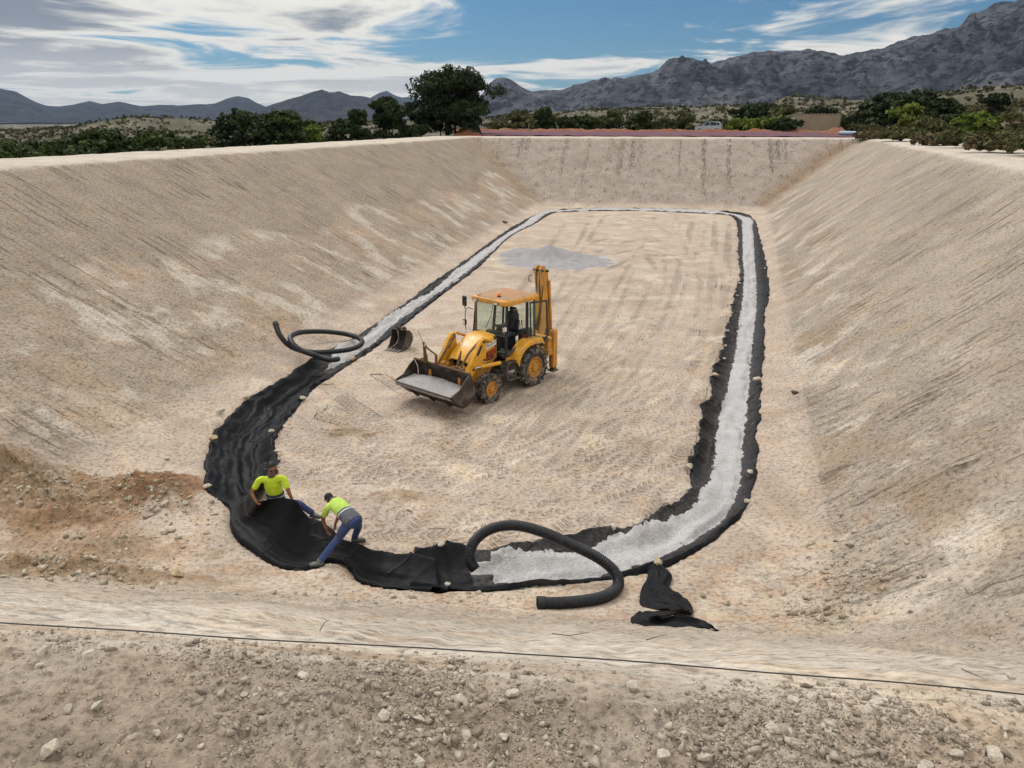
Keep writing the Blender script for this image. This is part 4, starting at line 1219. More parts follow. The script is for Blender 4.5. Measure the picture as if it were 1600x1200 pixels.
# dry twigs on the pale edge
TWIG = simple('dry_twig', (0.13, 0.095, 0.065), 0.9)
for k, (a_, b_, c_, lab) in enumerate((((862, 990), (890, 993), (921, 988), 'dry twig on the pale edge left of the crumpled cloth'), ((500, 985), (506, 974), (514, 968), 'short dry twig sticking up near the cable'),
                                      ((1502, 1045), (1520, 1053), (1537, 1060), 'thin dry stalk at the right of the pale edge'), ((1010, 1000), (1022, 996), (1042, 991), 'thin dry stalk on the pale edge below the crumpled cloth'))):
    pp = []
    for px, py in (a_, b_, c_):
        p = place(px, py, 6.36); z = float(ground_z(p[0], p[1])[0]) + 0.006
        pp.append(tuple(place(px, py, z)))
    mb = MB(); mb.tube(pp, [0.0022, 0.0018, 0.001], 6)
    tag(mb.build('twig', TWIG), lab, 'twig', 'dry twigs on the near crest')

# ---- crumpled offcut of geotextile in front
def rag():
    left = [(1010, 886), (1012, 898), (1004, 915), (1000, 932), (1003, 944), (1030, 951), (1052, 957), (1030, 960), (1000, 957), (988, 962), (988, 974), (1020, 980), (1060, 985), (1090, 986)]
    right = [(1038, 888), (1050, 900), (1046, 916), (1056, 924), (1070, 936), (1082, 948), (1080, 958), (1062, 954), (1040, 960), (1030, 966), (1040, 966), (1070, 962), (1100, 968), (1124, 984)]
    zl = [.03, .05, .06, .05, .04, .05, .06, .10, .12, .12, .10, .08, .06, .03]; zr = [.03, .05, .05, .06, .05, .06, .10, .16, .20, .20, .22, .22, .14, .04]
    Lp = np.array([on_ground(a, b, z) for (a, b), z in zip(left, zl)]); Rp = np.array([on_ground(a, b, z) for (a, b), z in zip(right, zr)])
    L_, _ = catmull(Lp, 130); R_, _ = catmull(Rp, 130)
    m = 40
    v = np.linspace(0, 1, m)
    G = L_[:, None, :] * (1 - v)[None, :, None] + R_[:, None, :] * v[None, :, None]
    x, y, z = G[..., 0], G[..., 1], G[..., 2]
    U = np.linspace(0, 4.5, 130)[:, None] + 0 * v; Vv = v[None, :] + 0 * U
    z = z + 0.07 * (4 * Vv * (1 - Vv)) ** .6 * (0.7 + 0.5 * perlin(U * .8, Vv, 5)) + 0.055 * (ridged(U * 0.9, Vv * 2.6 + 0.6 * fbm(U, Vv, 3, 2), 907, 2) - .9) + 0.03 * (ridged(U * 2.0 + Vv, Vv * 1.4, 911, 2) - .9)
    z = np.maximum(z, ground_z(x.ravel(), y.ravel()).reshape(x.shape) + 0.01)
    o = link('geotextile_offcut', ribbon_mesh('geotextile_offcut', x, y, z, None, 0.02), RAGMAT)
    tag(o, 'crumpled black offcut of geotextile lying below the front gravel strip', 'geotextile')
rag()

# ================================================================== THE BACKHOE LOADER
YEL = simple('digger_yellow', (0.68, 0.335, 0.018), 0.40, 0, 0.12, 4, (0.34, 0.25, 0.15), 0.40, 3.4, 0.004, 30, 0.45)
ORG = simple('digger_yellow_faded', (0.58, 0.265, 0.032), 0.5, 0, 0.14, 5, (0.28, 0.19, 0.11), 0.48, 4.0, 0.004, 30, 0.4)
ROOFM = simple('roof_rust_orange', (0.36, 0.185, 0.075), 0.65, 0, 0.18, 2.2, (0.33, 0.24, 0.165), 0.5, 1.8)
BLK = simple('black_frame', (0.013, 0.014, 0.015), 0.45, 0, 0.2, 6, (0.12, 0.10, 0.08), 0.2, 3)
DRT = simple('dirty_black_steel', (0.030, 0.027, 0.024), 0.7, 0.2, 0.25, 6, (0.17, 0.135, 0.10), 0.5, 4)
RUST = simple('rusty_steel', (0.14, 0.075, 0.035), 0.75, 0.2, 0.3, 6, (0.24, 0.15, 0.06), 0.4, 4)
BUCK = simple('worn_bucket_steel', (0.055, 0.044, 0.038), 0.55, 0.45, 0.3, 4, (0.20, 0.17, 0.15), 0.42, 3.0, 0.004, 25)
EDGE = simple('polished_cutting_edge', (0.20, 0.185, 0.17), 0.45, 0.7, 0.2, 8)
RUBB = simple('tyre_rubber', (0.020, 0.020, 0.022), 0.75, 0, 0.2, 6, (0.24, 0.20, 0.16), 0.55, 6)
CHRM = simple('chrome_rod', (0.62, 0.64, 0.68), 0.18, 1.0, 0.05)
LAMP = simple('lamp_lens', (0.75, 0.76, 0.74), 0.2, 0, 0.05, 30, spec=0.6)
BEAC = simple('amber_beacon', (0.85, 0.20, 0.01), 0.25, 0, 0.05, 10, spec=0.6)
SEAT = simple('seat_vinyl', (0.012, 0.016, 0.032), 0.6, 0, 0.2)
WHT = simple('sticker_white', (0.66, 0.67, 0.66), 0.45, 0, 0.06, 20, (0.45, 0.36, 0.22), 0.18, 9)
BLUEP = simple('sticker_blue', (0.012, 0.05, 0.26), 0.45)
GREYP = simple('sticker_grey_print', (0.14, 0.16, 0.22), 0.45)
REDP = simple('decal_red', (0.26, 0.035, 0.012), 0.5, 0, 0.3, 14, (0.42, 0.20, 0.03), 0.5, 9)
REDC = simple('red_can', (0.35, 0.012, 0.012), 0.5)
def glass_mat(name, tint=(0.92, 0.965, 0.945)):
    m, nt, b = new_mat(name)
    tr = nt.n('ShaderNodeBsdfTransparent', {'Color': c4(tint)})
    gl = nt.n('ShaderNodeBsdfGlossy', {'Color': (1, 1, 1, 1), 'Roughness': 0.04})
    fc = nt.n('ShaderNodeLayerWeight', {'Blend': 0.5}).outputs['Facing']
    fr = nt.m('MULTIPLY_ADD', nt.m('POWER', fc, 4.0), 0.55, 0.03)
    dust = nt.n('ShaderNodeBsdfDiffuse', {'Color': (0.35, 0.36, 0.31, 1)})
    co = nt.n('ShaderNodeTexCoord').outputs['Object']
    mx = nt.n('ShaderNodeMixShader', {0: fr, 1: tr.outputs[0], 2: gl.outputs[0]})
    mx2 = nt.n('ShaderNodeMixShader', {0: nt.ss(nt.noise(co, 2.0, 4, .6), 0.4, 0.8, 0.01, 0.08), 1: mx.outputs[0], 2: dust.outputs[0]})
    out = [n_ for n_ in m.node_tree.nodes if n_.type == 'OUTPUT_MATERIAL'][0]
    m.node_tree.links.new(mx2.outputs[0], out.inputs['Surface'])
    return m
GLASS = glass_mat('cab_glass')

BH_A = R(-131.03)
BH_O = (-0.27, 23.62)
bh_z = float(ground_z(BH_O[0], BH_O[1])[0]) - 0.03
BH = empty('backhoe_loader', (BH_O[0], BH_O[1], bh_z), BH_A)
tag(BH, 'yellow backhoe loader with gravel in its front bucket, parked on the floor', 'backhoe loader')
BHM = Matrix.Translation((BH_O[0], BH_O[1], bh_z)) @ Matrix.Rotation(BH_A, 4, 'Z')

def wheel(name, c, Rr, wdt, side, lugs, rimr, deep):
    root = empty(name); root.parent = BH; root.location = c
    mb = MB()
    h = wdt / 2
    prof = [(rimr, -h * .80), (rimr + (Rr - rimr) * .35, -h * 1.0), (Rr * .90, -h * .98), (Rr * .955, -h * .80), (Rr * .965, 0), (Rr * .955, h * .80), (Rr * .90, h * .98), (rimr + (Rr - rimr) * .35, h * 1.0), (rimr, h * .80)]
    mb.lathe(prof, 44)
    for k in range(lugs):
        for sd_ in (-1, 1):
            a = 2 * math.pi * (k + (0.5 if sd_ > 0 else 0)) / lugs
            if deep:        # angled bars of a traction tyre
                M_ = Matrix.Rotation(-a, 4, 'Y') @ Matrix.Translation((Rr * .965, sd_ * h * .48, 0)) @ Matrix.Rotation(R(42) * sd_, 4, 'X')
                mb.box((0, 0, 0), (0.075, wdt * .66, 0.052), 0.012, M_)
                M2 = Matrix.Rotation(-a - .10, 4, 'Y') @ Matrix.Translation((Rr * .915, sd_ * h * .93, 0)) @ Matrix.Rotation(R(-18) * sd_, 4, 'Z')
                mb.box((0, 0, 0), (0.13, 0.045, 0.05), 0.012, M2)
            else:
                for q, off in ((.22, 0), (.68, .5)):
                    M_ = Matrix.Rotation(-a - off * math.pi / lugs, 4, 'Y') @ Matrix.Translation((Rr * .968, sd_ * h * q, 0)) @ Matrix.Rotation(R(14) * sd_, 4, 'X')
                    mb.box((0, 0, 0), (0.045, wdt * .22, Rr * 2 * math.pi / lugs * .62), 0.010, M_)
                M2 = Matrix.Rotation(-a, 4, 'Y') @ Matrix.Translation((Rr * .925, sd_ * h * .95, 0))
                mb.box((0, 0, 0), (0.075, 0.03, Rr * 2 * math.pi / lugs * .5), 0.008, M2)
    mb.build('tyre', RUBB, root, False)
    rim = MB(); s = side
    d = s * h
    rim.lathe([(rimr * 1.02, d * .86), (rimr * .95, d * .90), (rimr * .90, d * .55), (rimr * .80, d * .50), (rimr * .74, d * .62), (rimr * .34, d * .66), (rimr * .32, d * .95), (0.001, d * .98)], 32)
    rim.lathe([(rimr * 1.02, -d * .86), (rimr * .9, -d * .5), (0.001, -d * .45)], 32)
    rim.build('rim', ORG, root, True, 35)
    nb = MB()
    for k in range(8):
        a = 2 * math.pi * k / 8
        M_ = Matrix.Translation((math.cos(a) * rimr * .52, d * .68, math.sin(a) * rimr * .52))
        nb.box((0, 0, 0), (.03, .03, .03), .006, M_)
    nb.build('wheel_nuts', DRT, root)['kind'] = 'stuff'
    return root
for sy in (1, -1):
    wheel('rear_wheel', (-0.33, sy * 0.87, 0.625), 0.63, 0.42, sy, 20, 0.33, True)
    wheel('front_wheel', (1.72, sy * 0.93, 0.44), 0.455, 0.31, sy, 24, 0.235, False)

def part(name, mb, m, parent=None, smooth=False, angle=None): return mb.build(name, m, parent or BH, smooth, angle)
# chassis, axles
mb = MB(); mb.box((0.6, 0, 0.72), (2.9, 0.62, 0.42), .03); mb.box((-1.0, 0, .75), (.5, .8, .5), .03); part('chassis', mb, DRT)
mb = MB(); mb.cyl((1.72, -.85, .44), (1.72, .85, .44), .075); mb.box((1.72, 0, .45), (.26, .5, .24), .04); part('front_axle', mb, ORG)
mb = MB(); mb.cyl((-.33, -.8, .625), (-.33, .8, .625), .13); mb.ell((-.33, 0, .625), (.26, .28, .26)); part('rear_axle', mb, DRT)
# front frame under the bonnet
mb = MB(); mb.prism([(1.05, .80), (2.16, .46), (2.20, .98), (2.08, 1.08), (1.05, 1.08)], .36, .50); mb.prism([(1.05, .80), (2.16, .46), (2.20, .98), (2.08, 1.08), (1.05, 1.08)], -.50, -.36)
mb.box((2.12, 0, .60), (.12, .72, .30), .03); part('front_frame', mb, ORG)
# bonnet: sloping, rounded along its upper edges, open black mouth in front
def bonnet():
    st_ = [(0.86, 1.84, 1.12, .47), (1.05, 1.83, 1.06, .50), (1.35, 1.73, 1.02, .50), (1.65, 1.57, 1.00, .49), (1.90, 1.38, 1.00, .48), (2.05, 1.22, 1.00, .46)]
    rows = []
    for x, zt, zb, hw in st_:
        rr_ = .10
        row = [(x, -hw, zb), (x, -hw, zt - rr_ * 1.3), (x, -hw + .03, zt - .05), (x, -hw + .10, zt - .012), (x, -hw * .4, zt + .012), (x, 0, zt + .018), (x, hw * .4, zt + .012), (x, hw - .10, zt - .012), (x, hw - .03, zt - .05), (x, hw, zt - rr_ * 1.3), (x, hw, zb)]
        rows.append(row)
    v = [p for r_ in rows for p in r_]; m_ = len(rows[0]); f = []
    for i in range(len(rows) - 1):
        for j in range(m_ - 1): f.append((i * m_ + j, (i + 1) * m_ + j, (i + 1) * m_ + j + 1, i * m_ + j + 1))
    inner = [(p[0] - .0, p[1] * .94, p[2] - .03 if p[2] > 1.1 else p[2]) for p in v]
    o = len(v)
    f += [tuple(reversed([k + o for k in q_])) for q_ in f[:(len(rows) - 1) * (m_ - 1)]]
    for j in range(m_ - 1):
        e = (len(rows) - 1) * m_
        f.append((e + j, e + j + 1, e + j + 1 + o, e + j + o)); f.append((j + 1, j, j + o, j + 1 + o))
    mb = MB(); mb.add(v + inner, f)
    return part('bonnet', mb, YEL, None, True, 50)
bon = bonnet()
mb = MB(); mb.box((1.86, 0, 1.13), (.06, .86, .30)); mb.box((1.60, 0, 1.15), (.4, .8, .25)); part('radiator', mb, BLK, bon)
mb = MB(); mb.box((0.93, 0, 1.42), (.10, .98, .76), .02); part('cowl', mb, BLK, bon)
# decals on the bonnet's near side: white name strip, blue mark and lettering, red graphic
def side_quad(name, pts, y, m, parent, t=0.004):
    mb = MB(); mb.prism(pts, y, y + t); return mb.build(name, m, parent)
stk = side_quad('name_strip', [(0.90, 1.545), (0.90, 1.70), (1.24, 1.655), (1.50, 1.565), (1.50, 1.435), (1.24, 1.50)], .503, WHT, bon)
side_quad('red_decal', [(0.92, 1.11), (0.92, 1.49), (1.46, 1.36), (1.44, 1.11)], .503, REDP, bon)
mb = MB()
for k in range(5): mb.box((1.02 + k * .09, .509, 1.22 + .035 * ((k * 7) % 3)), (.012, .004, .17), 0, Matrix.Translation((0, 0, 0)))
mb.cyl((1.05, .51, 1.20), (1.40, .51, 1.33), .012, 6); mb.cyl((1.15, .51, 1.15), (1.34, .51, 1.36), .010, 6); part('black_scrawl', mb, BLK, bon)
def lettering(body, size, loc, m, parent, slant=0.0, mirror=True):
    cu = bpy.data.curves.new('lettering', 'FONT'); cu.body = body; cu.size = size; cu.extrude = 0.0015; cu.align_x = 'LEFT'; cu.shear = 0.18
    tmp = bpy.data.objects.new('tmp_text', cu); COL.objects.link(tmp)
    dg = bpy.context.evaluated_depsgraph_get()
    me = bpy.data.meshes.new_from_object(tmp.evaluated_get(dg))
    bpy.data.objects.remove(tmp)
    # seen from the machine's left side, letters run from front (left) to back (right)
    M_ = Matrix(((-math.cos(slant), math.sin(slant), 0, 0), (0, 0, 1, 0), (math.sin(slant), math.cos(slant), 0, 0), (0, 0, 0, 1)))
    me.transform(Matrix.Translation(loc) @ M_)
    me.materials.clear()
    return link('lettering', me, m, parent)
lettering('M', .135, (1.345, .5085, 1.515), BLUEP, stk, R(15))
lettering('aquinaria', .092, (1.235, .5085, 1.550), GREYP, stk, R(12))
mb = MB(); mb.prism([(1.47, 1.50), (1.455, 1.47), (1.41, 1.475), (1.385, 1.55), (1.405, 1.555), (1.42, 1.52), (1.44, 1.535)], .508, .511); mb.build('blue_emblem', BLUEP, stk)

# loader arms, one each side: down-bent plates with a slot, lift ram below, tilt lever on the knee
def arm(sy):
    y0, y1 = sy * .56, sy * .68
    a = MB()
    poly = [(1.54, 1.52), (1.58, 1.80), (1.62, 1.89), (1.73, 1.88), (1.84, 1.76), (2.36, 1.02), (2.78, .58), (2.70, .44), (2.54, .47), (2.06, .96), (1.74, 1.12), (1.58, 1.14)]
    a.prism(poly, min(y0, y1), max(y0, y1))
    o = part('loader_arm', a, YEL)
    s = MB()
    for yy in (sy * .682, sy * .558):
        s.prism([(1.70, 1.70), (1.735, 1.735), (1.79, 1.715), (1.945, 1.50), (1.945, 1.45), (1.90, 1.435), (1.86, 1.46)], yy - .003, yy + .003)
    s.build('slot', BLK, o)
    for (x, z, r_) in ((1.64, 1.81, .035), (1.64, 1.26, .03), (2.66, .53, .05), (2.10, 1.06, .04)):
        p = MB(); p.cyl((x, sy * .53, z), (x, sy * .715, z), r_); p.build('pin', DRT, o)
    r = MB(); r.cyl((1.00, sy * .74, 1.02), (1.86, sy * .74, 1.10), .062); o2 = part('lift_ram', r, YEL)
    r = MB(); r.cyl((1.86, sy * .74, 1.10), (2.12, sy * .74, 1.12), .034); r.build('rod', CHRM, o2)
    t = MB(); t.cyl((1.02, sy * .46, 1.62), (1.55, sy * .545, 1.86), .04); part('tilt_ram', t, ORG)
    g = MB(); g.tube([(1.66, sy * .5, 1.80), (2.05, sy * .46, 1.52), (2.46, sy * .46, 1.10), (2.62, sy * .46, .92)], .035, 8); part('tilt_link', g, RUST)
arm(1); arm(-1)
mb = MB(); mb.cyl((2.30, -.62, .92), (2.30, .62, .92), .06); mb.box((2.30, .40, .98), (.22, .10, .34), .02); mb.box((2.30, -.40, .98), (.22, .10, .34), .02); part('cross_tube', mb, ORG)
mb = MB(); mb.tube([(2.34, .22, .82), (2.30, .22, 1.10), (2.22, .22, 1.34), (2.14, .22, 1.56)], [.06, .055, .045, .02], 8); mb.box((2.36, .22, .98), (.12, .12, .30), .02); part('tilt_lever', mb, RUST)

# front bucket: clam shell curled back
BK = 1.16
prof = [(3.585, .705), (3.33, .475), (3.06, .245), (2.86, .27), (2.70, .42), (2.625, .66), (2.64, .92), (2.76, 1.19)]
def shell(profile, y0, y1, t):
    n_ = len(profile)
    P_ = [np.array(p) for p in profile]; N_ = []
    for i in range(n_):
        d = P_[min(i + 1, n_ - 1)] - P_[max(i - 1, 0)]; d = d / np.linalg.norm(d); N_.append(np.array((-d[1], d[0])))
    inn = [p - n_2 * t for p, n_2 in zip(P_, N_)]
    poly = [tuple(p) for p in P_] + [tuple(p) for p in reversed(inn)]
    v = []; f = []
    for y in (y0, y1): v += [(p[0], y, p[1]) for p in poly]
    m_ = len(poly)
    f += [(i, (i + 1) % m_, m_ + (i + 1) % m_, m_ + i) for i in range(m_)]
    for i in range(n_ - 1):
        j = m_ - 1 - i
        f.append((i, j, j - 1, i + 1)); f.append((m_ + i + 1, m_ + j - 1, m_ + j, m_ + i))
    return v, f
bk_root = empty('loader_bucket'); bk_root.parent = BH
v, f = shell(prof, -BK, BK, -.03); mb = MB(); mb.add(v, f); mb.build('bucket_shell', BUCK, bk_root)
for sy in (1, -1):
    sp = [(3.585, .70), (3.34, .485), (3.06, .26), (2.87, .285), (2.715, .43), (2.64, .66), (2.655, .92), (2.77, 1.18), (2.95, 1.06), (3.20, .82)]
    mb = MB(); mb.prism(sp, sy * (BK + .003), sy * (BK + .035)) if sy > 0 else mb.prism(sp, -(BK + .035), -(BK + .003)); mb.build('side_plate', BUCK, bk_root)
mb = MB(); mb.prism([(3.66, .735), (3.645, .75), (3.40, .525), (3.41, .505)], -BK, BK); mb.build('cutting_edge', EDGE, bk_root)
mb = MB(); mb.cyl((2.76, -BK, 1.20), (2.76, BK, 1.20), .032, 8); mb.build('top_rail', RUST, bk_root)
mb = MB(); mb.box((3.10, 0, .36), (.30, .5, .03), 0, Matrix.Translation((0, 0, 0))); 
for yy in (-.7, 0, .7): mb.prism([(3.08, .235), (3.36, .47), (3.40, .46), (3.12, .19)], yy - .06, yy + .06)
mb.build('wear_bar', BUCK, bk_root)
for yy in (-.62, .62):
    mb = MB(); mb.prism([(2.60, .45), (2.50, .50), (2.52, .98), (2.64, 1.05), (2.66, .7)], yy - .05, yy + .05); mb.build('hinge_bracket', ORG, bk_root)
# upright rail with knob on the far end of the bucket
mb = MB(); mb.tube([(2.80, -.62, 1.18), (2.82, -.62, 1.50), (2.86, -.62, 1.83)], [.055, .05, .03], 8); mb.box((2.80, -.62, 1.30), (.06, .14, .26), .01)
mb.tube([(2.84, -.60, 1.70), (2.78, -.18, 1.50)], .028, 8); mb.tube([(2.78, -.18, 1.50), (2.76, -.22, 1.18)], .04, 8); o = mb.build('flip_rail', RUST, bk_root)
mb = MB(); mb.ell((2.88, -.54, 1.72), (.055, .055, .055)); mb.build('knob', EDGE, o)
mb = MB(); mb.tube([(2.86, -.64, 1.80), (2.62, -1.10, 2.02)], .008, 6); mb.build('thin_rod', BLK, o)
for yy in (-.86, .45, .80):
    mb = MB(); mb.box((2.70, yy, 1.20), (.16, .10, .12), .02); mb.build('hook_lug', RUST, bk_root)

# cab
cab = empty('cab'); cab.parent = BH
def pil(a, b, w_=.07, m=BLK, nm='pillar'):
    mb = MB(); mb.tube([a, b], w_ / 2 * 1.3, 4, True, None, 1.0); return mb.build(nm, m, cab)
fb, ft, mbm, mt_, rb, rt = .66, .56, .05, .00, -.72, -.74
for sy in (1, -1):
    pil((fb + .02, sy * .70, 1.15), (ft, sy * .64, 2.74), .085)
    pil((mbm - .35, sy * .72, 1.50), (mt_ - .38, sy * .65, 2.74), .095)
    pil((rb, sy * .68, 1.40), (rt, sy * .64, 2.74), .075)
    pil((fb, sy * .715, 1.16), (mbm - .30, sy * .725, 1.52), .075, BLK, 'sill_rail')
    pil((fb, sy * .70, 1.17), (fb + .02, sy * .70, .98), .09, BLK, 'door_post')
pil((fb, -.70, 1.75), (fb, .70, 1.75), .06, BLK, 'crossbar'); pil((rb, -.68, 1.50), (rb, .68, 1.50), .06, BLK, 'crossbar'); pil((ft, -.64, 2.70), (ft, .64, 2.70), .06, BLK, 'crossbar'); pil((rt, -.64, 2.70), (rt, .64, 2.70), .06, BLK, 'crossbar')
def pane(nm, pts, t=.008):
    P_ = [Vector(p) for p in pts]; nrm = (P_[1] - P_[0]).cross(P_[2] - P_[0]).normalized() * t
    mb = MB(); n_ = len(P_); vv = [tuple(p) for p in P_] + [tuple(p + nrm) for p in P_]
    mb.add(vv, [tuple(range(n_ - 1, -1, -1)), tuple(range(n_, 2 * n_))] + [(i, (i + 1) % n_, n_ + (i + 1) % n_, n_ + i) for i in range(n_)])
    return mb.build(nm, GLASS, cab)
pane('windscreen', [(fb, -.66, 1.78), (fb, .66, 1.78), (ft + .005, .60, 2.68), (ft + .005, -.60, 2.68)])
pane('quarter_glass', [(fb, .40, 1.20), (fb, .66, 1.20), (fb, .66, 1.72), (fb, .40, 1.72)])
pane('quarter_glass', [(fb, -.66, 1.20), (fb, -.40, 1.20), (fb, -.40, 1.72), (fb, -.66, 1.72)])
for sy in (1, -1):
    yb, yt = sy * .715, sy * .645
    pane('rear_side_window', [(mbm - .42, yb, 1.56), (rb + .06, yb, 1.56), (rt + .04, yt, 2.68), (mt_ - .45, yt, 2.68)])
pane('rear_window', [(rb, -.62, 1.55), (rb, .62, 1.55), (rt, .60, 2.66), (rt, -.60, 2.66)])
pane('door_glass', [(fb - .06, -.70, 1.25), (mbm - .26, -.71, 1.58), (mt_ - .30, -.65, 2.66), (ft - .06, -.645, 2.66)])
# near door stands open, swung back against the rear side window
pane('door_glass', [(-.40, .80, 1.50), (-.98, .98, 1.50), (-.98, .93, 2.62), (-.42, .74, 2.62)])
for a, b in (((-.40, .80, 1.46), (-.42, .74, 2.66)), ((-.99, .985, 1.46), (-.99, .935, 2.66)), ((-.42, .74, 2.65), (-.99, .935, 2.65)), ((-.40, .80, 1.47), (-.99, .985, 1.47)), ((-.50, .83, 1.46), (-.62, .87, 1.02)), ((-.95, .97, 1.46), (-.62, .87, 1.02))):
    pil(a, b, .045, BLK, 'door_frame')
# roof
def roof():
    mb = MB()
    def ring(sx, sy_, z, cx=-.08):
        pts = []
        hx, hy, c_ = .80 * sx, .80 * sy_, .20
        for (qx, qy, a0) in ((1, 1, 0), (-1, 1, 90), (-1, -1, 180), (1, -1, 270)):
            for k in range(5):
                a = R(a0 + k * 22.5)
                pts.append((cx + qx * (hx - c_) + c_ * math.cos(a), qy * (hy - c_) + c_ * math.sin(a), z))
        return pts
    rings = [ring(.93, .93, 2.70), ring(1.0, 1.0, 2.72), ring(1.0, 1.0, 2.80), ring(.97, .97, 2.85), ring(.90, .90, 2.875), ring(.5, .5, 2.885)]
    n_ = len(rings[0]); v = [p for r_ in rings for p in r_]; f = []
    for i in range(len(rings) - 1):
        for k in range(n_): f.append((i * n_ + k, i * n_ + (k + 1) % n_, (i + 1) * n_ + (k + 1) % n_, (i + 1) * n_ + k))
    f.append(tuple(range(n_ - 1, -1, -1))); f.append(tuple((len(rings) - 1) * n_ + k for k in range(n_)))
    mb.add(v, f)
    o = mb.build('roof', ORG, cab, True, 40)
    top = MB(); r1, r2 = ring(.88, .88, 2.882), ring(.3, .3, 2.892)
    vv = r1 + r2; ff = [(k, (k + 1) % n_, n_ + (k + 1) % n_, n_ + k) for k in range(n_)] + [tuple(n_ + k for k in range(n_))]
    top.add(vv, ff); top.build('roof_top', ROOFM, o, True)
    return o
rf = roof()
for yy in (-.50, .36):
    mb = MB(); mb.box((.735, yy, 2.755), (.05, .17, .085), .012); o = mb.build('work_lamp', BLK, rf)
    mb = MB(); mb.box((.763, yy, 2.757), (.008, .13, .055), .002); mb.build('lens', LAMP, o)
mb = MB(); mb.cyl((.38, .16, 2.88), (.38, .16, 2.92), .06); o = mb.build('beacon', BLK, rf)
mb = MB(); mb.lathe([(.048, 0), (.052, .05), (.040, .085), (.001, .095)], 16, Matrix.Translation((.38, .16, 2.92)) @ Matrix.Rotation(R(90), 4, 'X')); mb.build('beacon_lens', BEAC, o, True)
mb = MB(); mb.tube([(.42, -.55, 2.89), (.70, -.45, 2.885), (.72, .3, 2.885)], .006, 5); mb.build('roof_cable', BLK, rf)
# inside
mb = MB(); mb.box((-.05, 0, 1.08), (1.4, 1.3, .06)); mb.build('cab_floor', DRT, cab)
mb = MB(); mb.box((-.22, 0, 1.55), (.50, .50, .12), .04); mb.box((-.22, 0, 1.30), (.36, .36, .40), .02); mb.box((-.46, 0, 1.92), (.12, .48, .66), .05, Matrix.Translation((0, 0, 0))); mb.box((-.47, 0, 2.32), (.09, .30, .16), .04); mb.build('seat', SEAT, cab)
mb = MB(); mb.box((.50, 0, 1.45), (.26, .50, .55), .05); mb.box((.44, 0, 1.76), (.20, .60, .10), .04); mb.build('dashboard', BLK, cab)
mb = MB(); M_ = Matrix.Translation((.26, 0, 1.90)) @ Matrix.Rotation(R(-32), 4, 'Y')
mb.tube([tuple(M_ @ Vector((math.cos(2 * math.pi * k / 24) * .19, math.sin(2 * math.pi * k / 24) * .19, 0))) for k in range(25)], .018, 8, False)
for k in range(3): mb.tube([tuple(M_ @ Vector((0, 0, -.02))), tuple(M_ @ Vector((math.cos(2.1 * k) * .19, math.sin(2.1 * k) * .19, 0)))], .012, 6)
mb.tube([(.26, 0, 1.89), (.42, 0, 1.62)], .03, 8); mb.build('steering_wheel', BLK, cab)
mb = MB(); mb.box((-.52, .46, 1.45), (.5, .24, .62), .05); mb.box((-.52, -.46, 1.45), (.5, .24, .62), .05)
for yy in (.40, .50): mb.tube([(-.36, yy, 1.7), (-.30, yy, 2.02)], .012, 6); mb.ell((-.30, yy, 2.04), (.025, .025, .03))
mb.build('side_console', BLK, cab)
mb = MB(); mb.cyl((-.30, .60, 1.42), (-.30, .60, 1.62), .05); mb.build('red_flask', REDC, cab)
mb = MB(); mb.box((.655, .60, 1.96), (.02, .10, .13), .004); mb.build('white_notice', WHT, cab)
mb = MB(); mb.tube([(.60, .10, 2.66), (.58, .0, 2.30), (.60, -.2, 1.9)], .008, 6); mb.build('wiper', BLK, cab)
# cab skirt
mb = MB(); mb.prism([(.68, .96), (.72, 1.02), (.70, 1.12), (.20, 1.10), (.05, 1.22), (-.02, 1.16), (.15, 1.00)], .70, .76); part('cab_skirt', mb, ORG)
mb = MB(); mb.prism([(.68, .96), (.72, 1.02), (.70, 1.12), (.20, 1.10), (.05, 1.22), (-.02, 1.16), (.15, 1.00)], -.76, -.70); part('cab_skirt', mb, ORG)
# rear mudguards
def guard(sy):
    arc_ = [(.44, .98), (.40, 1.16), (.30, 1.32), (.12, 1.46), (-.12, 1.54), (-.42, 1.55), (-.75, 1.50)]
    v = []; f = []
    for (x, z) in arc_:
        for (yy, dz) in ((.64, 0.0), (.98, 0.0), (1.02, -.05), (1.02, -.16), (.98, -.16), (.98, -.06), (.64, -.06)): v.append((x - (.04 if dz < -.1 else 0) * 1, sy * yy, z + dz))
    m_ = 7
    for i in range(len(arc_) - 1):
        for j in range(m_): f.append((i * m_ + j, i * m_ + (j + 1) % m_, (i + 1) * m_ + (j + 1) % m_, (i + 1) * m_ + j))
    f.append(tuple(range(m_))); f.append(tuple((len(arc_) - 1) * m_ + k for k in reversed(range(m_))))
    mb = MB(); mb.add(v, f); part('rear_mudguard', mb, YEL, None, True, 40)
guard(1); guard(-1)
# tank, battery box, steps on the near side and its twin
for sy in (1, -1):
    mb = MB(); mb.box((.70, sy * .66, .84), (.72, .42, .26), .04); mb.box((.98, sy * .62, .70), (.40, .34, .30), .05); part('side_tank', mb, DRT)
    mb = MB(); mb.box((.62, sy * .80, .99), (.50, .26, .04), .008)
    for k in range(6): mb.box((.42 + k * .08, sy * .80, 1.016), (.02, .24, .012))
    part('step_plate', mb, DRT)
    mb = MB(); mb.box((.62, sy * .92, .46), (.46, .16, .03), .006); mb.tube([(.44, sy * .90, .46), (.44, sy * .84, .98)], .018, 6); mb.tube([(.80, sy * .90, .46), (.80, sy * .84, .98)], .018, 6); part('step', mb, EDGE)
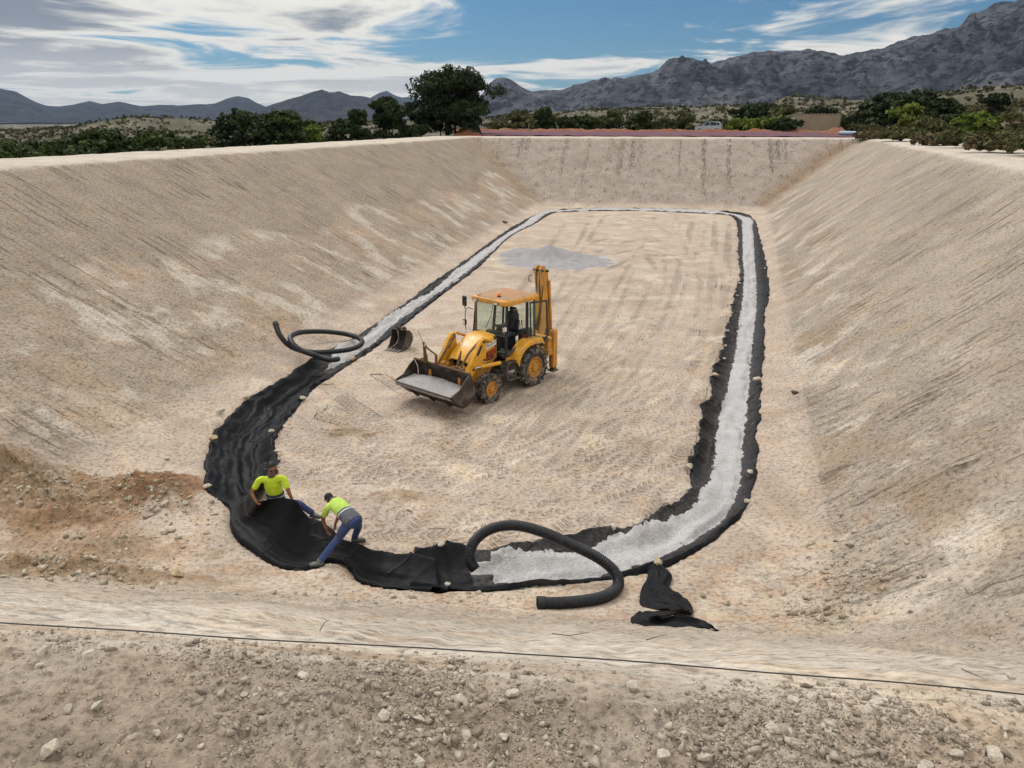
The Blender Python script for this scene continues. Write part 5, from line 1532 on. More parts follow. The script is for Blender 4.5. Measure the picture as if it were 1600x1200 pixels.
# exhaust stack, mirrors
mb = MB(); mb.cyl((.88, -.36, 1.74), (.86, -.36, 2.74), .035, 12); part('exhaust_stack', mb, RUST)
def mirror(stalk, c, size, nm):
    mb = MB(); mb.tube(stalk, .013, 7); o = part('mirror_arm', mb, BLK)
    mb = MB(); mb.box(c, size, .02); o2 = mb.build(nm, BLK, o)
    return o, o2
o, _ = mirror([(.66, -.68, 2.42), (.74, -.84, 2.46), (.76, -.93, 2.36), (.75, -.97, 1.90), (.73, -.94, 1.72)], (.76, -.96, 2.66), (.07, .17, .32), 'mirror_head')
mb = MB(); mb.tube([(.76, -.94, 2.40), (.76, -.96, 2.58)], .016, 6); mb.build('bracket', BLK, o)
mb = MB(); mb.box((.77, -.96, 1.98), (.09, .13, .18), .02); o2 = mb.build('side_lamp', BLK, o)
mb = MB(); mb.box((.82, -.96, 1.98), (.012, .10, .13), .004); mb.build('lens', LAMP, o2)
o, _ = mirror([(.62, .70, 2.00), (.64, .90, 2.15), (.58, .97, 2.34)], (.55, .97, 2.50), (.07, .18, .30), 'mirror_head')
mb = MB(); mb.box((.74, .74, 2.02), (.04, .08, .13), .01); part('front_lamp', mb, LAMP)

# rear frame, stabilisers, folded digging arm
mb = MB(); mb.box((-1.18, 0, .92), (.22, 2.0, .22), .03); mb.box((-1.18, 0, 1.36), (.18, 2.0, .14), .03); mb.box((-1.20, .86, 1.12), (.20, .18, .50), .02); mb.box((-1.20, -.86, 1.12), (.20, .18, .50), .02); part('rear_frame', mb, ORG)
for sy in (1, -1):
    mb = MB(); mb.box((-1.40, sy * .92, .98), (.21, .21, 1.24), .025); mb.box((-1.40, sy * .92, 1.615), (.17, .17, .04), .01); o = part('stabiliser_leg', mb, ORG)
    mb = MB(); mb.box((-1.40, sy * .92, .33), (.15, .15, .12)); mb.box((-1.40, sy * .92, .255), (.30, .26, .04), .01); mb.build('foot_pad', DRT, o)
    mb = MB(); mb.tube([(-1.24, sy * .92, .6), (-1.24, sy * .92, 1.3)], .02, 6); mb.build('hose', BLK, o)
dig = empty('digging_arm'); dig.parent = BH
mb = MB(); mb.box((-1.45, -.05, 1.05), (.34, .36, .80), .05); mb.cyl((-1.62, -.05, .70), (-1.62, -.05, 1.40), .09); mb.build('king_post', ORG, dig)
# boom: a tapering, slightly cranked box standing almost upright
bp = [(-1.66, 1.08), (-1.92, 1.02), (-2.12, 1.55), (-2.16, 2.40), (-2.08, 3.20), (-1.98, 3.50), (-1.82, 3.54), (-1.72, 3.44), (-1.74, 3.10), (-1.84, 2.40), (-1.82, 1.70)]
for yy in (-.17, .03):
    mb = MB(); mb.prism(bp, yy, yy + .04); mb.build('boom_plate', ORG, dig)
mb = MB(); mb.prism([(-1.86, 1.2), (-2.05, 1.6), (-2.08, 2.4), (-2.02, 3.1), (-1.84, 3.15), (-1.92, 2.4), (-1.90, 1.7)], -.125, .025); mb.build('boom_web', ORG, dig)
mb = MB(); mb.cyl((-1.78, -.05, 2.62), (-1.64, -.05, 1.40), .065); o = mb.build('boom_ram', YEL, dig)
mb = MB(); mb.cyl((-1.80, -.05, 3.35), (-1.775, -.05, 2.60), .038); mb.build('rod', CHRM, o)
mb = MB(); mb.prism([(-2.20, 3.30), (-2.06, 3.42), (-2.02, 3.0), (-2.28, 1.9), (-2.36, 1.25), (-2.50, 1.22), (-2.46, 1.9)], -.12, .01); mb.build('dipper', ORG, dig)
mb = MB(); mb.cyl((-2.22, .06, 3.0), (-2.30, .06, 1.9), .05); mb.cyl((-2.3, .06, 1.9), (-2.38, .06, 1.4), .03); mb.build('dipper_ram', ORG, dig)
for (x, z) in ((-1.80, 3.38), (-2.06, 3.34), (-1.78, 1.16), (-2.42, 1.28)):
    mb = MB(); mb.cyl((x, -.25, z), (x, .14, z), .045); mb.build('pin', DRT, dig)
mb = MB(); mb.tube([(-1.70, -.24, 3.22), (-1.60, -.30, 3.20), (-1.60, -.30, 3.02), (-1.70, -.24, 3.00)], .014, 6); mb.build('handle', BLK, dig)
for k in range(3):
    mb = MB(); mb.tube([(-1.50, .02 + .04 * k, 1.30), (-1.62, .05 + .04 * k, 1.75), (-1.75, .12, 2.2), (-1.82, .125, 2.9)], .014, 6); mb.build('hose', BLK, dig)
mb = MB(); mb.box((-1.5, .28, .85), (.3, .24, .3), .04); mb.box((-1.55, -.3, .72), (.34, .3, .25), .04); mb.build('slew_ram', DRT, dig)
# hooked coupler at the end of the dipper
mb = MB(); mb.prism([(-2.30, 1.30), (-2.20, 1.05), (-2.30, .90), (-2.48, .95), (-2.54, 1.24)], -.12, .0); mb.build('coupler', RUST, dig)

# gravel carried in the bucket
def bucket_load():
    n, m = 60, 20
    yy = np.linspace(-BK + .012, BK - .012, n); tt = np.linspace(0, 1, m)
    Yl, T_ = np.meshgrid(yy, tt, indexing='ij')
    xl = 3.56 - T_ * .90
    zl = .675 + .035 * np.sin(T_ * math.pi) + .13 * sstep(.3, 1, T_) * (1 - (Yl / BK) ** 2 * .8) + .018 * fbm(Yl * 4, T_ * 4, 17, 3) - .05 * sstep(.85, 1, T_)
    pts = np.array([tuple(BHM @ Vector((a, b, c))) for a, b, c in zip(xl.ravel(), Yl.ravel(), zl.ravel())])
    x, y, z = [pts[:, k].reshape(n, m) for k in range(3)]
    o = link('gravel_load', ribbon_mesh('gravel_load', x, y, z, None, 0.10), gravel_material('load_gravel', (0.34, 0.325, 0.325)))
    tag(o, 'pale grey gravel heaped in the loader bucket', 'gravel', None, 'stuff')
bucket_load()

# ---- spare digging bucket standing on the floor behind the loader
def spare_bucket():
    p = place(622, 545)
    root = empty('digging_bucket', (p[0] + .1, p[1] + .15, float(ground_z(p[0], p[1])[0])), R(-118))
    tag(root, 'dark steel digging bucket with five bright teeth, standing beside the loader', 'excavator bucket')
    root.scale = (.88, .88, .76)
    # local: mouth towards +x, width along y
    W = .36
    prof = [(.52, .03), (.15, .02), (-.16, .12), (-.34, .38), (-.30, .68), (-.12, .86), (.10, .92)]
    v, f = shell(prof, -W, W, -.03)
    mb = MB(); mb.add(v, f); mb.build('bucket_shell', BUCK, root)
    for s in (1, -1):
        sp = [(.50, .04), (.15, .035), (-.15, .13), (-.325, .38), (-.285, .67), (-.11, .85), (.10, .90), (.14, .60), (.30, .25)]
        mb = MB(); mb.prism(sp, s * W + (.002 if s > 0 else -.030), s * W + (.030 if s > 0 else -.002)); mb.build('side_plate', BUCK, root)
    for k in range(5):
        yy = -W + .05 + k * (2 * W - .10) / 4
        mb = MB(); mb.prism([(.46, .0), (.72, .035), (.72, .05), (.46, .085)], yy - .035, yy + .035); mb.build('tooth', EDGE, root)
    for yy in (-.13, .13):
        mb = MB(); mb.prism([(-.20, .80), (.06, .90), (.02, 1.06), (-.10, 1.08), (-.24, .94)], yy - .02, yy + .02); mb.build('ear', BUCK, root)
    mb = MB(); mb.cyl((-.06, -.2, 1.0), (-.06, .2, 1.0), .03); mb.build('pin', RUST, root)
spare_bucket()

# ================================================================== THE TWO WORKERS
SKIN = simple('skin', (0.235, 0.105, 0.062), 0.55, 0, 0.10, 12, spec=0.35)
HAIR = simple('dark_hair', (0.012, 0.010, 0.009), 0.7, 0, 0.2, 30, bump=0.01, bump_scale=60)
HIVIS = simple('hi_vis_yellow_cloth', (0.50, 0.66, 0.028), 0.8, 0, 0.08, 8, bump=0.035, bump_scale=8)
HIVIS2 = simple('hi_vis_lime_cloth', (0.44, 0.64, 0.11), 0.8, 0, 0.08, 8, bump=0.035, bump_scale=8)
NAVY = simple('navy_grey_cloth', (0.040, 0.048, 0.075), 0.85, 0, 0.15, 8, bump=0.035, bump_scale=9)
GREYC = simple('grey_cloth', (0.085, 0.092, 0.115), 0.85, 0, 0.15, 8, bump=0.035, bump_scale=9)
BAND = simple('reflective_band', (0.42, 0.44, 0.46), 0.45, 0.2, 0.08)
JEAN = simple('blue_jeans', (0.030, 0.056, 0.165), 0.85, 0, 0.22, 9, (0.10, 0.10, 0.13), 0.3, 5, 0.035, 9)
SHOE = simple('grey_work_shoe', (0.135, 0.140, 0.145), 0.75, 0, 0.25, 12, (0.28, 0.24, 0.19), 0.35, 8)
SOLE = simple('shoe_sole', (0.03, 0.03, 0.03), 0.8)
CAPM = simple('black_cap', (0.007, 0.007, 0.008), 0.75)
SUNG = simple('sunglasses', (0.005, 0.005, 0.006), 0.15)

def remeshed(name, mb, material, parent, voxel=0.012, smooth=4):
    me = mb.mesh('tmp_' + name)
    o = bpy.data.objects.new('tmp', me); COL.objects.link(o)
    m1 = o.modifiers.new('r', 'REMESH'); m1.mode = 'VOXEL'; m1.voxel_size = voxel
    m2 = o.modifiers.new('s', 'SMOOTH'); m2.iterations = smooth; m2.factor = 0.5
    dg = bpy.context.evaluated_depsgraph_get(); dg.update()
    me2 = bpy.data.meshes.new_from_object(o.evaluated_get(dg))
    bpy.data.objects.remove(o); bpy.data.meshes.remove(me)
    me2.name = name
    me2.polygons.foreach_set('use_smooth', [True] * len(me2.polygons))
    me2.materials.clear()
    return link(name, me2, material, parent)

def V3(*a): return Vector(a)
def limb(mb, pts, rad, n=12, up=(0, 0, 1), flat=1.0):
    """smooth tapering limb through the joints, round at its ends"""
    P_, _ = catmull(np.array([tuple(p) for p in pts]), 6 * (len(pts) - 1) + 1)
    rr = np.interp(np.linspace(0, 1, len(P_)), np.linspace(0, 1, len(rad)), rad)
    mb.tube([tuple(p) for p in P_], [float(r_) for r_ in rr], n, True, None, flat, up)
    for e, r_ in ((pts[0], rad[0]), (pts[-1], rad[-1])): mb.ell(tuple(e), (r_ * .98,) * 3)
def hand(mb, wrist, direction, palm_n, side):
    """palm and five curled fingers gripping a hem; direction = towards the knuckles, palm_n = palm normal"""
    d = Vector(direction).normalized(); pn = Vector(palm_n); pn = (pn - d * pn.dot(d)).normalized(); s = d.cross(pn) * side
    c = Vector(wrist) + d * .055
    M_ = Matrix((( s.x, d.x, pn.x, c.x), (s.y, d.y, pn.y, c.y), (s.z, d.z, pn.z, c.z), (0, 0, 0, 1)))
    mb.ell((0, 0, 0), (.043, .052, .021), M_)
    for k, (off, ln) in enumerate(((-.033, .060), (-.011, .070), (.011, .066), (.033, .052))):
        b0 = c + d * .040 + s * off
        p1 = b0 + d * ln * .45 + pn * .012; p2 = p1 + pn * ln * .45 - d * .004; p3 = p2 - d * ln * .35 + pn * .006
        mb.tube([tuple(b0 - d * .02), tuple(p1), tuple(p2), tuple(p3)], [.0105, .010, .0095, .008], 7)
    t0 = c - d * .012 - s * .036; t1 = t0 - s * .022 + d * .028 + pn * .018; t2 = t1 + d * .024 + pn * .020
    mb.tube([tuple(t0), tuple(t1), tuple(t2)], [.013, .0115, .009], 7)

def head_frame(c, fwd, up):
    f = Vector(fwd).normalized(); u = Vector(up); u = (u - f * u.dot(f)).normalized(); r_ = f.cross(u)
    return Matrix(((r_.x, f.x, u.x, c[0]), (r_.y, f.y, u.y, c[1]), (r_.z, f.z, u.z, c[2]), (0, 0, 0, 1)))   # x right, y forward, z up
def head(mb, M_):
    mb.ell((0, -.008, .030), (.074, .092, .092), M_); mb.ell((0, .022, -.045), (.060, .068, .070), M_)
    mb.ell((0, .038, -.080), (.036, .042, .032), M_)                                        # jaw and chin
    mb.tube([tuple(M_ @ Vector((0, .078, .018))), tuple(M_ @ Vector((0, .100, -.018))), tuple(M_ @ Vector((0, .090, -.028)))], [.010, .015, .012], 7)
    mb.ell((0, .080, -.055), (.026, .014, .009), M_); mb.ell((0, .080, .028), (.045, .016, .012), M_)      # lips, brow
    for s in (1, -1): mb.ell((s * .076, -.004, -.008), (.012, .022, .032), M_)

def worker(name, label, J, fwd, hfwd, hup, style, shirt_m, hem_m):
    base = Vector((J['pelvis'][0], J['pelvis'][1], 0.0))
    root = empty(name, tuple(base))
    tag(root, label, 'person', 'workers laying the geotextile')
    J = {k: Vector(tuple(v)) - base for k, v in J.items()}
    pel, ch, nk, hd = J['pelvis'], J['chest'], J['neck'], J['head']
    trunk = (ch - pel).normalized(); lat = (J['rsh'] - J['lsh']).normalized(); front = lat.cross(trunk).normalized()
    if front.dot(Vector(fwd)) < 0: front = -front
    HM = head_frame(hd, hfwd, hup)
    # ---- body, one continuous figure
    mb = MB()
    head(mb, HM)
    limb(mb, [nk - trunk * .05, nk + (hd - nk) * .55], [.062, .056])
    mid = pel.lerp(ch, .5) + J.get('belly', Vector((0, 0, 0))) * 0
    mb.tube([tuple(pel - trunk * .06), tuple(pel), tuple(mid), tuple(pel.lerp(ch, .82)), tuple(ch + trunk * .03)], [.13, .155, .145, .165, .12], 16, True, None, .66, tuple(front))
    for s in ('r', 'l'):
        limb(mb, [ch.lerp(J[s + 'sh'], .4), J[s + 'sh'], J[s + 'el'], J[s + 'wr']], [.07, .058, .043, .029])
        hand(mb, J[s + 'wr'], J[s + 'hd'], J[s + 'pn'], 1 if s == 'r' else -1)
        limb(mb, [J[s + 'hip'], J[s + 'kn'], J[s + 'an']], [.085, .056, .040])
        mb.ell(tuple(J[s + 'an']), (.045, .045, .045))
    remeshed('body', mb, SKIN, root, 0.0085, 3)
    # ---- shirt: bright upper part with short sleeves, dark lower part with a reflective band
    a, b = pel.lerp(ch, .42), pel.lerp(ch, .86)
    mb = MB()
    mb.tube([tuple(a), tuple(pel.lerp(ch, .62)), tuple(b), tuple(ch + trunk * .035), tuple(nk - trunk * .03)], [.168, .176, .178, .140, .072], 18, True, None, .72, tuple(front))
    for s in ('r', 'l'):
        sl = J[s + 'sh'].lerp(J[s + 'el'], .62)
        limb(mb, [ch.lerp(J[s + 'sh'], .45), J[s + 'sh'], sl], [.080, .066, .064])
    sh = remeshed('shirt', mb, shirt_m, root, 0.011, 4)
    mb = MB()
    mb.tube([tuple(pel - trunk * .10), tuple(pel), tuple(pel.lerp(ch, .25)), tuple(pel.lerp(ch, .46))], [.192, .196, .184, .179], 20, True, None, .72, tuple(front))
    remeshed('shirt_hem', mb, hem_m, root, 0.012, 3)
    q0, q1 = pel.lerp(ch, .30), pel.lerp(ch, .37)
    mb = MB(); mb.tube([tuple(q0), tuple(q1)], [.1905, .1895], 28, False, None, .725, tuple(front)); mb.build('reflective_band', BAND, sh, True)
    mb = MB()      # collar
    cpts = []
    for k in range(13):
        an = R(-150 + 300 * k / 12)
        cpts.append(tuple(nk - trunk * .012 + front * (.078 * math.cos(an)) + lat * (.072 * math.sin(an)) - trunk * .02 * math.cos(an)))
    mb.tube(cpts, .017, 8); mb.build('collar', hem_m, sh, True)
    # ---- trousers
    mb = MB()
    mb.tube([tuple(pel - trunk * .16), tuple(pel - trunk * .05), tuple(pel + trunk * .06)], [.15, .182, .178], 18, True, None, .76, tuple(front))
    for s in ('r', 'l'):
        h_, k_, an_ = J[s + 'hip'], J[s + 'kn'], J[s + 'an']
        limb(mb, [h_, h_.lerp(k_, .5), k_, k_.lerp(an_, .5), an_ + (k_ - an_).normalized() * .03], [.112, .098, .078, .070, .066])
    remeshed('trousers', mb, JEAN, root, 0.012, 4)
    # ---- shoes
    for s in ('r', 'l'):
        an_ = J[s + 'an']; t = Vector(tuple(J[s + 'toe'])); t.z = 0; t.normalize()
        side = Vector((-t.y, t.x, 0))
        M_ = Matrix(((t.x, side.x, 0, an_.x), (t.y, side.y, 0, an_.y), (0, 0, 1, an_.z), (0, 0, 0, 1)))
        mb = MB(); mb.ell((.085, 0, -.045), (.115, .050, .040), M_); mb.ell((.0, 0, -.03), (.075, .046, .062), M_); mb.ell((.155, 0, -.052), (.055, .046, .030), M_); mb.tube([tuple(M_ @ Vector((0, 0, 0))), tuple(M_ @ Vector((-.005, 0, .05)))], .052, 12)
        so = remeshed('shoe', mb, SHOE, root, 0.009, 3)
        mb = MB(); mb.box((.07, 0, -.085), (.285, .098, .022), .008, M_); mb.build('sole', SOLE, so)
    # ---- head wear
    if style == 'hair':
        mb = MB(); mb.ell((0, -.018, .045), (.080, .094, .088), HM); mb.ell((0, -.06, .0), (.070, .045, .07), HM)
        hr = remeshed('hair', mb, HAIR, root, 0.009, 2)
        # clear the face: hair sits behind the hairline
        inv = HM.inverted()
        for v in hr.data.vertices:
            p = inv @ v.co
            if p.y > .045 and p.z < .075: v.co = HM @ Vector((p.x * .8, .03, p.z * .9))
        mb = MB()
        for s in (1, -1):
            mb.ell((s * .034, .086, .008), (.030, .012, .019), HM); mb.tube([tuple(HM @ Vector((s * .062, .075, .014))), tuple(HM @ Vector((s * .080, -.01, .010)))], .004, 5)
        mb.tube([tuple(HM @ Vector((-.01, .095, .014))), tuple(HM @ Vector((.01, .095, .014)))], .004, 5)
        mb.build('sunglasses', SUNG, root, True)
        mb = MB(); mb.ell((0, .052, -.068), (.050, .036, .036), HM); mb.ell((0, .082, -.047), (.03, .012, .008), HM)
        remeshed('beard', mb, simple('stubble', (0.055, 0.035, 0.026), 0.8), root, 0.008, 2)
    else:
        mb = MB(); mb.ell((0, -.005, .050), (.084, .102, .085), HM); mb.ell((0, -.06, -.005), (.072, .045, .07), HM)
        cp_ = remeshed('cap', mb, CAPM, root, 0.009, 2)
        mb = MB(); mb.ell((0, .105, .055), (.068, .085, .010), HM); mb.build('peak', CAPM, cp_, True)
    return root

# first worker: facing us, straddling the sheet, holding its hem up with both hands
pl = lambda px, py, z: Vector(tuple(place(px, py, z)))
W1 = dict(pelvis=pl(432, 783, .57), chest=pl(425, 750, 1.13), neck=pl(424, 740, 1.28), head=pl(425, 731, 1.435),
          rsh=pl(406, 750, 1.17), lsh=pl(443, 748, 1.17), rel=pl(394, 768, .93), lel=pl(451, 768, .92), rwr=pl(399, 782, .78), lwr=pl(456, 779, .76),
          rhip=Vector((-4.97, 14.28, .54)), lhip=pl(440, 787, .53), rkn=Vector((-5.02, 14.42, .33)), lkn=pl(466, 787, .40), ran=Vector((-5.10, 14.62, .10)), lan=pl(488, 801, .10))
W1.update(rhd=V3(.5, -.25, -.55), lhd=V3(.35, -.35, -.6), rpn=V3(.6, .3, -.2), lpn=V3(-.5, .3, -.3), rtoe=V3(.55, -.8, 0), ltoe=V3(.9, -.35, 0))
def rel(J):      # directions stay directions
    base = Vector((J['pelvis'][0], J['pelvis'][1], 0))
    for k in ('rhd', 'lhd', 'rpn', 'lpn', 'rtoe', 'ltoe'): J[k] = J[k] + base
    return J
worker('person', 'man in sunglasses and yellow polo shirt standing, holding up the black sheet', rel(W1), (.2, -1, 0), (.42, -.78, -.42), (.1, -.35, 1), 'hair', HIVIS, NAVY)
# second worker: bent double with his back to us, pulling the sheet down
hipz = .80
W2 = dict(pelvis=pl(549, 811, .80), chest=Vector((-3.42, 13.36, .97)), neck=Vector((-3.50, 13.45, .985)), head=Vector((-3.585, 13.545, .955)),
          rsh=Vector((-3.29, 13.46, .90)), lsh=Vector((-3.56, 13.22, .93)), rel=Vector((-3.42, 13.62, .62)), lel=Vector((-3.68, 13.30, .66)), rwr=Vector((-3.52, 13.56, .40)), lwr=pl(511, 829, .40),
          rhip=pl(554, 813, .77), lhip=pl(545, 816, .76), rkn=pl(560, 822, .46), lkn=pl(527, 843, .42), ran=pl(554, 840, .10), lan=pl(500, 877, .10))
W2.update(rhd=V3(-.1, .1, -1), lhd=V3(.1, .15, -1), rpn=V3(-.5, -.5, 0), lpn=V3(.6, .4, 0), rtoe=V3(.55, .1, 0), ltoe=V3(-.95, -.15, 0))
worker('person', 'bent worker in black cap, lime and grey shirt, pulling the sheet', rel(W2), (-.68, .73, 0), (-.45, .55, -.70), (-.6, .6, .55), 'cap', HIVIS2, GREYC)

# ================================================================== MOUNTAINS, COUNTRY, TREES
def mountain_material(name, rock, scrub, rock2, sc=0.02):
    m, nt, b = new_mat(name)
    g = nt.n('ShaderNodeNewGeometry'); pos = g.outputs['Position']
    n1 = nt.noise(pos, sc, 6, 0.68, 0.2)
    n2 = nt.noise(nt.vm('MULTIPLY', pos, (1, 1, 2.2)), sc * 5, 5, 0.72)
    c = nt.mix(nt.ss(n1, 0.35, 0.65), rock, rock2)
    c = nt.mix(nt.m('MULTIPLY', nt.ss(n2, 0.46, 0.58), 0.85), c, scrub)
    nt.set(b.inputs['Base Color'], c)
    b.inputs['Roughness'].default_value = 1.0; b.inputs['Specular IOR Level'].default_value = 0.0
    bn = nt.n('ShaderNodeBump', {'Height': n2, 'Distance': 26.0, 'Strength': 1.0})
    nt.set(b.inputs['Normal'], bn)
    return m
def mountain(name, prof, dist, depth, material, na_=420, nr_=110, seed=1, rough=0.22, foot=0.5):
    az = np.array([ray(px, py)[0] for px, py in prof]); te = np.array([ray(px, py)[1] for px, py in prof])
    A = np.linspace(az[0], az[-1], na_); r = np.linspace(0, 1, nr_)
    rr = dist * (1 - depth * (1 - r) * 1.0) + dist * depth * 0.6 * np.clip(r - .62, 0, 1) * 2.6 * 0
    # distance from foot (0) over ridge (0.7) to the far side (1)
    D = np.interp(r, (0, .7, 1), (dist * (1 - depth), dist, dist * (1 + depth * .7)))
    AA_, DD = np.meshgrid(A, D, indexing='ij')
    env = np.interp(r, (0, .15, .4, .6, .7, .8, 1), (0, .10, .42, .82, 1.0, .72, 0.0))[None, :]
    x, y = np.sin(AA_) * DD, np.cos(AA_) * DD
    w_ = 0.03 * fbm(x / dist * 9, y / dist * 9, seed + 2, 3) * (1 - env)
    ridge_h = np.interp(AA_ + w_, az, te) * dist
    ridge_h = np.maximum(ridge_h * 1.03, -0.004 * dist)
    edge = sstep(0, .06, np.linspace(0, 1, na_)) * sstep(1, .94, np.linspace(0, 1, na_))
    rg = ridged(x / dist * 11, y / dist * 11, seed, 6, 0.55) - 1.0
    rg = np.where(env > .72, np.minimum(rg, .25 * (1 - env) / .28), rg)
    rg2 = fbm(x / dist * 60, y / dist * 60, seed + 7, 4, .6)
    h = ridge_h * env + np.abs(ridge_h) * (rough * rg * (env * (1 - env) * 3.2 + .02) + 0.028 * rg2 * env + 0.018 * (ridged(x / dist * 34, y / dist * 34, seed + 17, 4, .55) - 1) * env)
    z = EYE - foot * 20 * (1 - env) + h * edge[:, None] - (1 - edge[:, None]) * 30
    V_ = np.column_stack([x.ravel(), y.ravel(), z.ravel()])
    id_ = np.arange(na_ * nr_).reshape(na_, nr_)
    F_ = np.stack([id_[:-1, :-1], id_[1:, :-1], id_[1:, 1:], id_[:-1, 1:]], -1).reshape(-1, 4)[:, ::-1]
    o = link(name, mesh_np(name, V_, F_, True), material)
    o['kind'] = 'structure'
    return o
ROCK = mountain_material('mountain_rock_hazed', (0.158, 0.164, 0.190), (0.028, 0.033, 0.037), (0.070, 0.074, 0.090), 0.006)  # rock tones darkened and blued: backlight and distance haze put into the colour
ROCKF = mountain_material('far_range', (0.060, 0.064, 0.072), (0.026, 0.030, 0.032), (0.042, 0.046, 0.052), 0.003)  # the dark blue-grey here also stands in for backlight and haze
mountain('mountain_range', [(500, 190), (640, 182), (700, 172), (745, 160), (762, 136), (776, 123), (790, 122), (800, 128), (815, 137), (830, 143), (850, 142), (880, 141), (905, 133), (920, 128), (950, 126), (980, 122), (1005, 118), (1030, 110), (1040, 98), (1048, 94),
          (1075, 93), (1098, 96), (1110, 102), (1128, 96), (1160, 88), (1190, 84), (1200, 81), (1230, 82), (1265, 79), (1290, 83), (1312, 89), (1345, 86), (1375, 76), (1420, 64), (1460, 54), (1500, 44), (1512, 30), (1535, 19), (1560, 13), (1600, 0), (1680, -22), (1800, -45), (1950, -20), (2200, 60), (2600, 150), (3200, 185)],
         2600, 0.45, ROCK, 620, 150, 3, 0.40)
mountain('far_mountains', [(-900, 186), (-500, 178), (-250, 160), (-100, 148), (-40, 138), (0, 140), (25, 144), (45, 155), (70, 165), (90, 167), (115, 164), (140, 159), (160, 163), (185, 159), (205, 164), (225, 166), (250, 164), (280, 165), (310, 164), (335, 163), (352, 156), (372, 151), (388, 154), (402, 162), (430, 172), (520, 178), (600, 182), (700, 186)],
         6200, 0.30, ROCKF, 360, 70, 13, 0.26)
mountain('blue_peak', [(520, 180), (560, 166), (580, 152), (592, 146), (604, 143), (614, 148), (628, 153), (645, 153), (660, 158), (690, 165), (740, 172), (820, 182)], 7600, 0.2, ROCKF, 160, 50, 23, 0.2)
mountain('middle_hills', [(330, 186), (400, 172), (420, 166), (445, 158), (470, 150), (490, 144), (503, 141), (515, 145), (530, 144), (550, 150), (575, 153), (592, 160), (615, 160), (632, 165), (650, 172), (720, 182), (800, 188)], 4200, 0.30, ROCKF, 260, 70, 33, 0.26)

# ---- foliage
def leaf_material(name, dark, light):
    m, nt, b = new_mat(name)
    g = nt.n('ShaderNodeNewGeometry')
    c = nt.mix(g.outputs['Random Per Island'], dark, light)
    n1 = nt.noise(g.outputs['Position'], 1.1, 2, 0.5)
    c = nt.mix(nt.ss(n1, 0.35, 0.65, 0, .6), c, nt.mix(1.0, c, (1.35, 1.25, 0.75), 'MULTIPLY'))
    nt.set(b.inputs['Base Color'], c)
    b.inputs['Roughness'].default_value = 0.75; b.inputs['Specular IOR Level'].default_value = 0.15
    b.inputs['Subsurface Weight'].default_value = 0.0
    return m
PINE = leaf_material('pine_needles', (0.018, 0.030, 0.012), (0.055, 0.078, 0.022))
PINE2 = leaf_material('dark_pine_needles', (0.012, 0.022, 0.010), (0.036, 0.054, 0.020))
LIME = leaf_material('light_foliage', (0.060, 0.095, 0.018), (0.145, 0.19, 0.040))
OLIVE = leaf_material('olive_foliage', (0.042, 0.050, 0.024), (0.11, 0.12, 0.055))
DRYL = leaf_material('dry_scrub', (0.060, 0.050, 0.030), (0.15, 0.125, 0.075))
BARK = simple('bark', (0.075, 0.055, 0.042), 0.9, 0, 0.3, 5)

def crown_mesh(name, seed, w_, h_, n, leaf, lobes, floor=0.0, hollow=0.35, shape='pine'):
    """leaf-sized faces gathered in clumps over an uneven set of lobes; returns mesh in metres with base at z=0"""
    rs = np.random.default_rng(seed)
    L_ = []
    for k in range(lobes):
        a = rs.uniform(0, 2 * math.pi)
        if shape == 'pine': zz = h_ * (floor + (1 - floor) * rs.uniform(.15, .88)); rad = w_ * .5 * rs.uniform(.25, .78) * (1.05 - 0.55 * max(0, zz / h_ - .55) / .45)
        elif shape == 'cone': zz = h_ * (floor + (1 - floor) * rs.uniform(.05, .92)); rad = w_ * .5 * rs.uniform(.1, .7) * (1.1 - zz / h_)
        else: zz = h_ * rs.uniform(.15, .75); rad = w_ * .5 * rs.uniform(.1, .72)
        lr = w_ * rs.uniform(.13, .24)
        L_.append((rad * math.cos(a), rad * math.sin(a), min(zz, h_ - lr * .65), lr, lr * rs.uniform(.55, .85)))
    # a top lobe so that the crown reaches its full height
    L_.append((w_ * .06 * rs.normal(), w_ * .06 * rs.normal(), h_ - w_ * .15, w_ * .24, w_ * .155))
    L_ = np.array(L_)
    wt_ = L_[:, 3] ** 2; wt_ /= wt_.sum()
    clumps = max(20, n // 26)
    li = rs.choice(len(L_), clumps, p=wt_)
    d = rs.normal(size=(clumps, 3)); d[:, 2] = np.abs(d[:, 2]) * .8 + d[:, 2] * .45; d /= np.linalg.norm(d, axis=1)[:, None]
    rad = rs.uniform(hollow, 1.0, clumps) ** .5
    cc = L_[li, :3] + d * rad[:, None] * L_[li][:, [3, 3, 4]]
    cs = L_[li, 3] * rs.uniform(.16, .34, clumps)
    ci = rs.integers(0, clumps, n)
    off = rs.normal(size=(n, 3)); off /= np.linalg.norm(off, axis=1)[:, None]
    P = cc[ci] + off * (cs[ci] * rs.uniform(.3, 1.0, n) ** .5)[:, None] * np.array((1, 1, .7))
    P[:, 2] = np.maximum(P[:, 2], .02)
    nrm = off + rs.normal(size=(n, 3)) * .5; nrm[:, 2] += .3; nrm /= np.linalg.norm(nrm, axis=1)[:, None]
    t1 = np.cross(nrm, rs.normal(size=(n, 3))); t1 /= np.linalg.norm(t1, axis=1)[:, None]; t2 = np.cross(nrm, t1)
    s = leaf * rs.uniform(.6, 1.4, n)
    a_, b_ = t1 * s[:, None], t2 * (s * rs.uniform(.35, .7, n))[:, None]
    V_ = np.stack([P - a_, P - b_ * .9 + a_ * .1, P + a_, P + b_], 1).reshape(-1, 3)
    return mesh_np(name, V_, np.arange(4 * n).reshape(n, 4)), L_
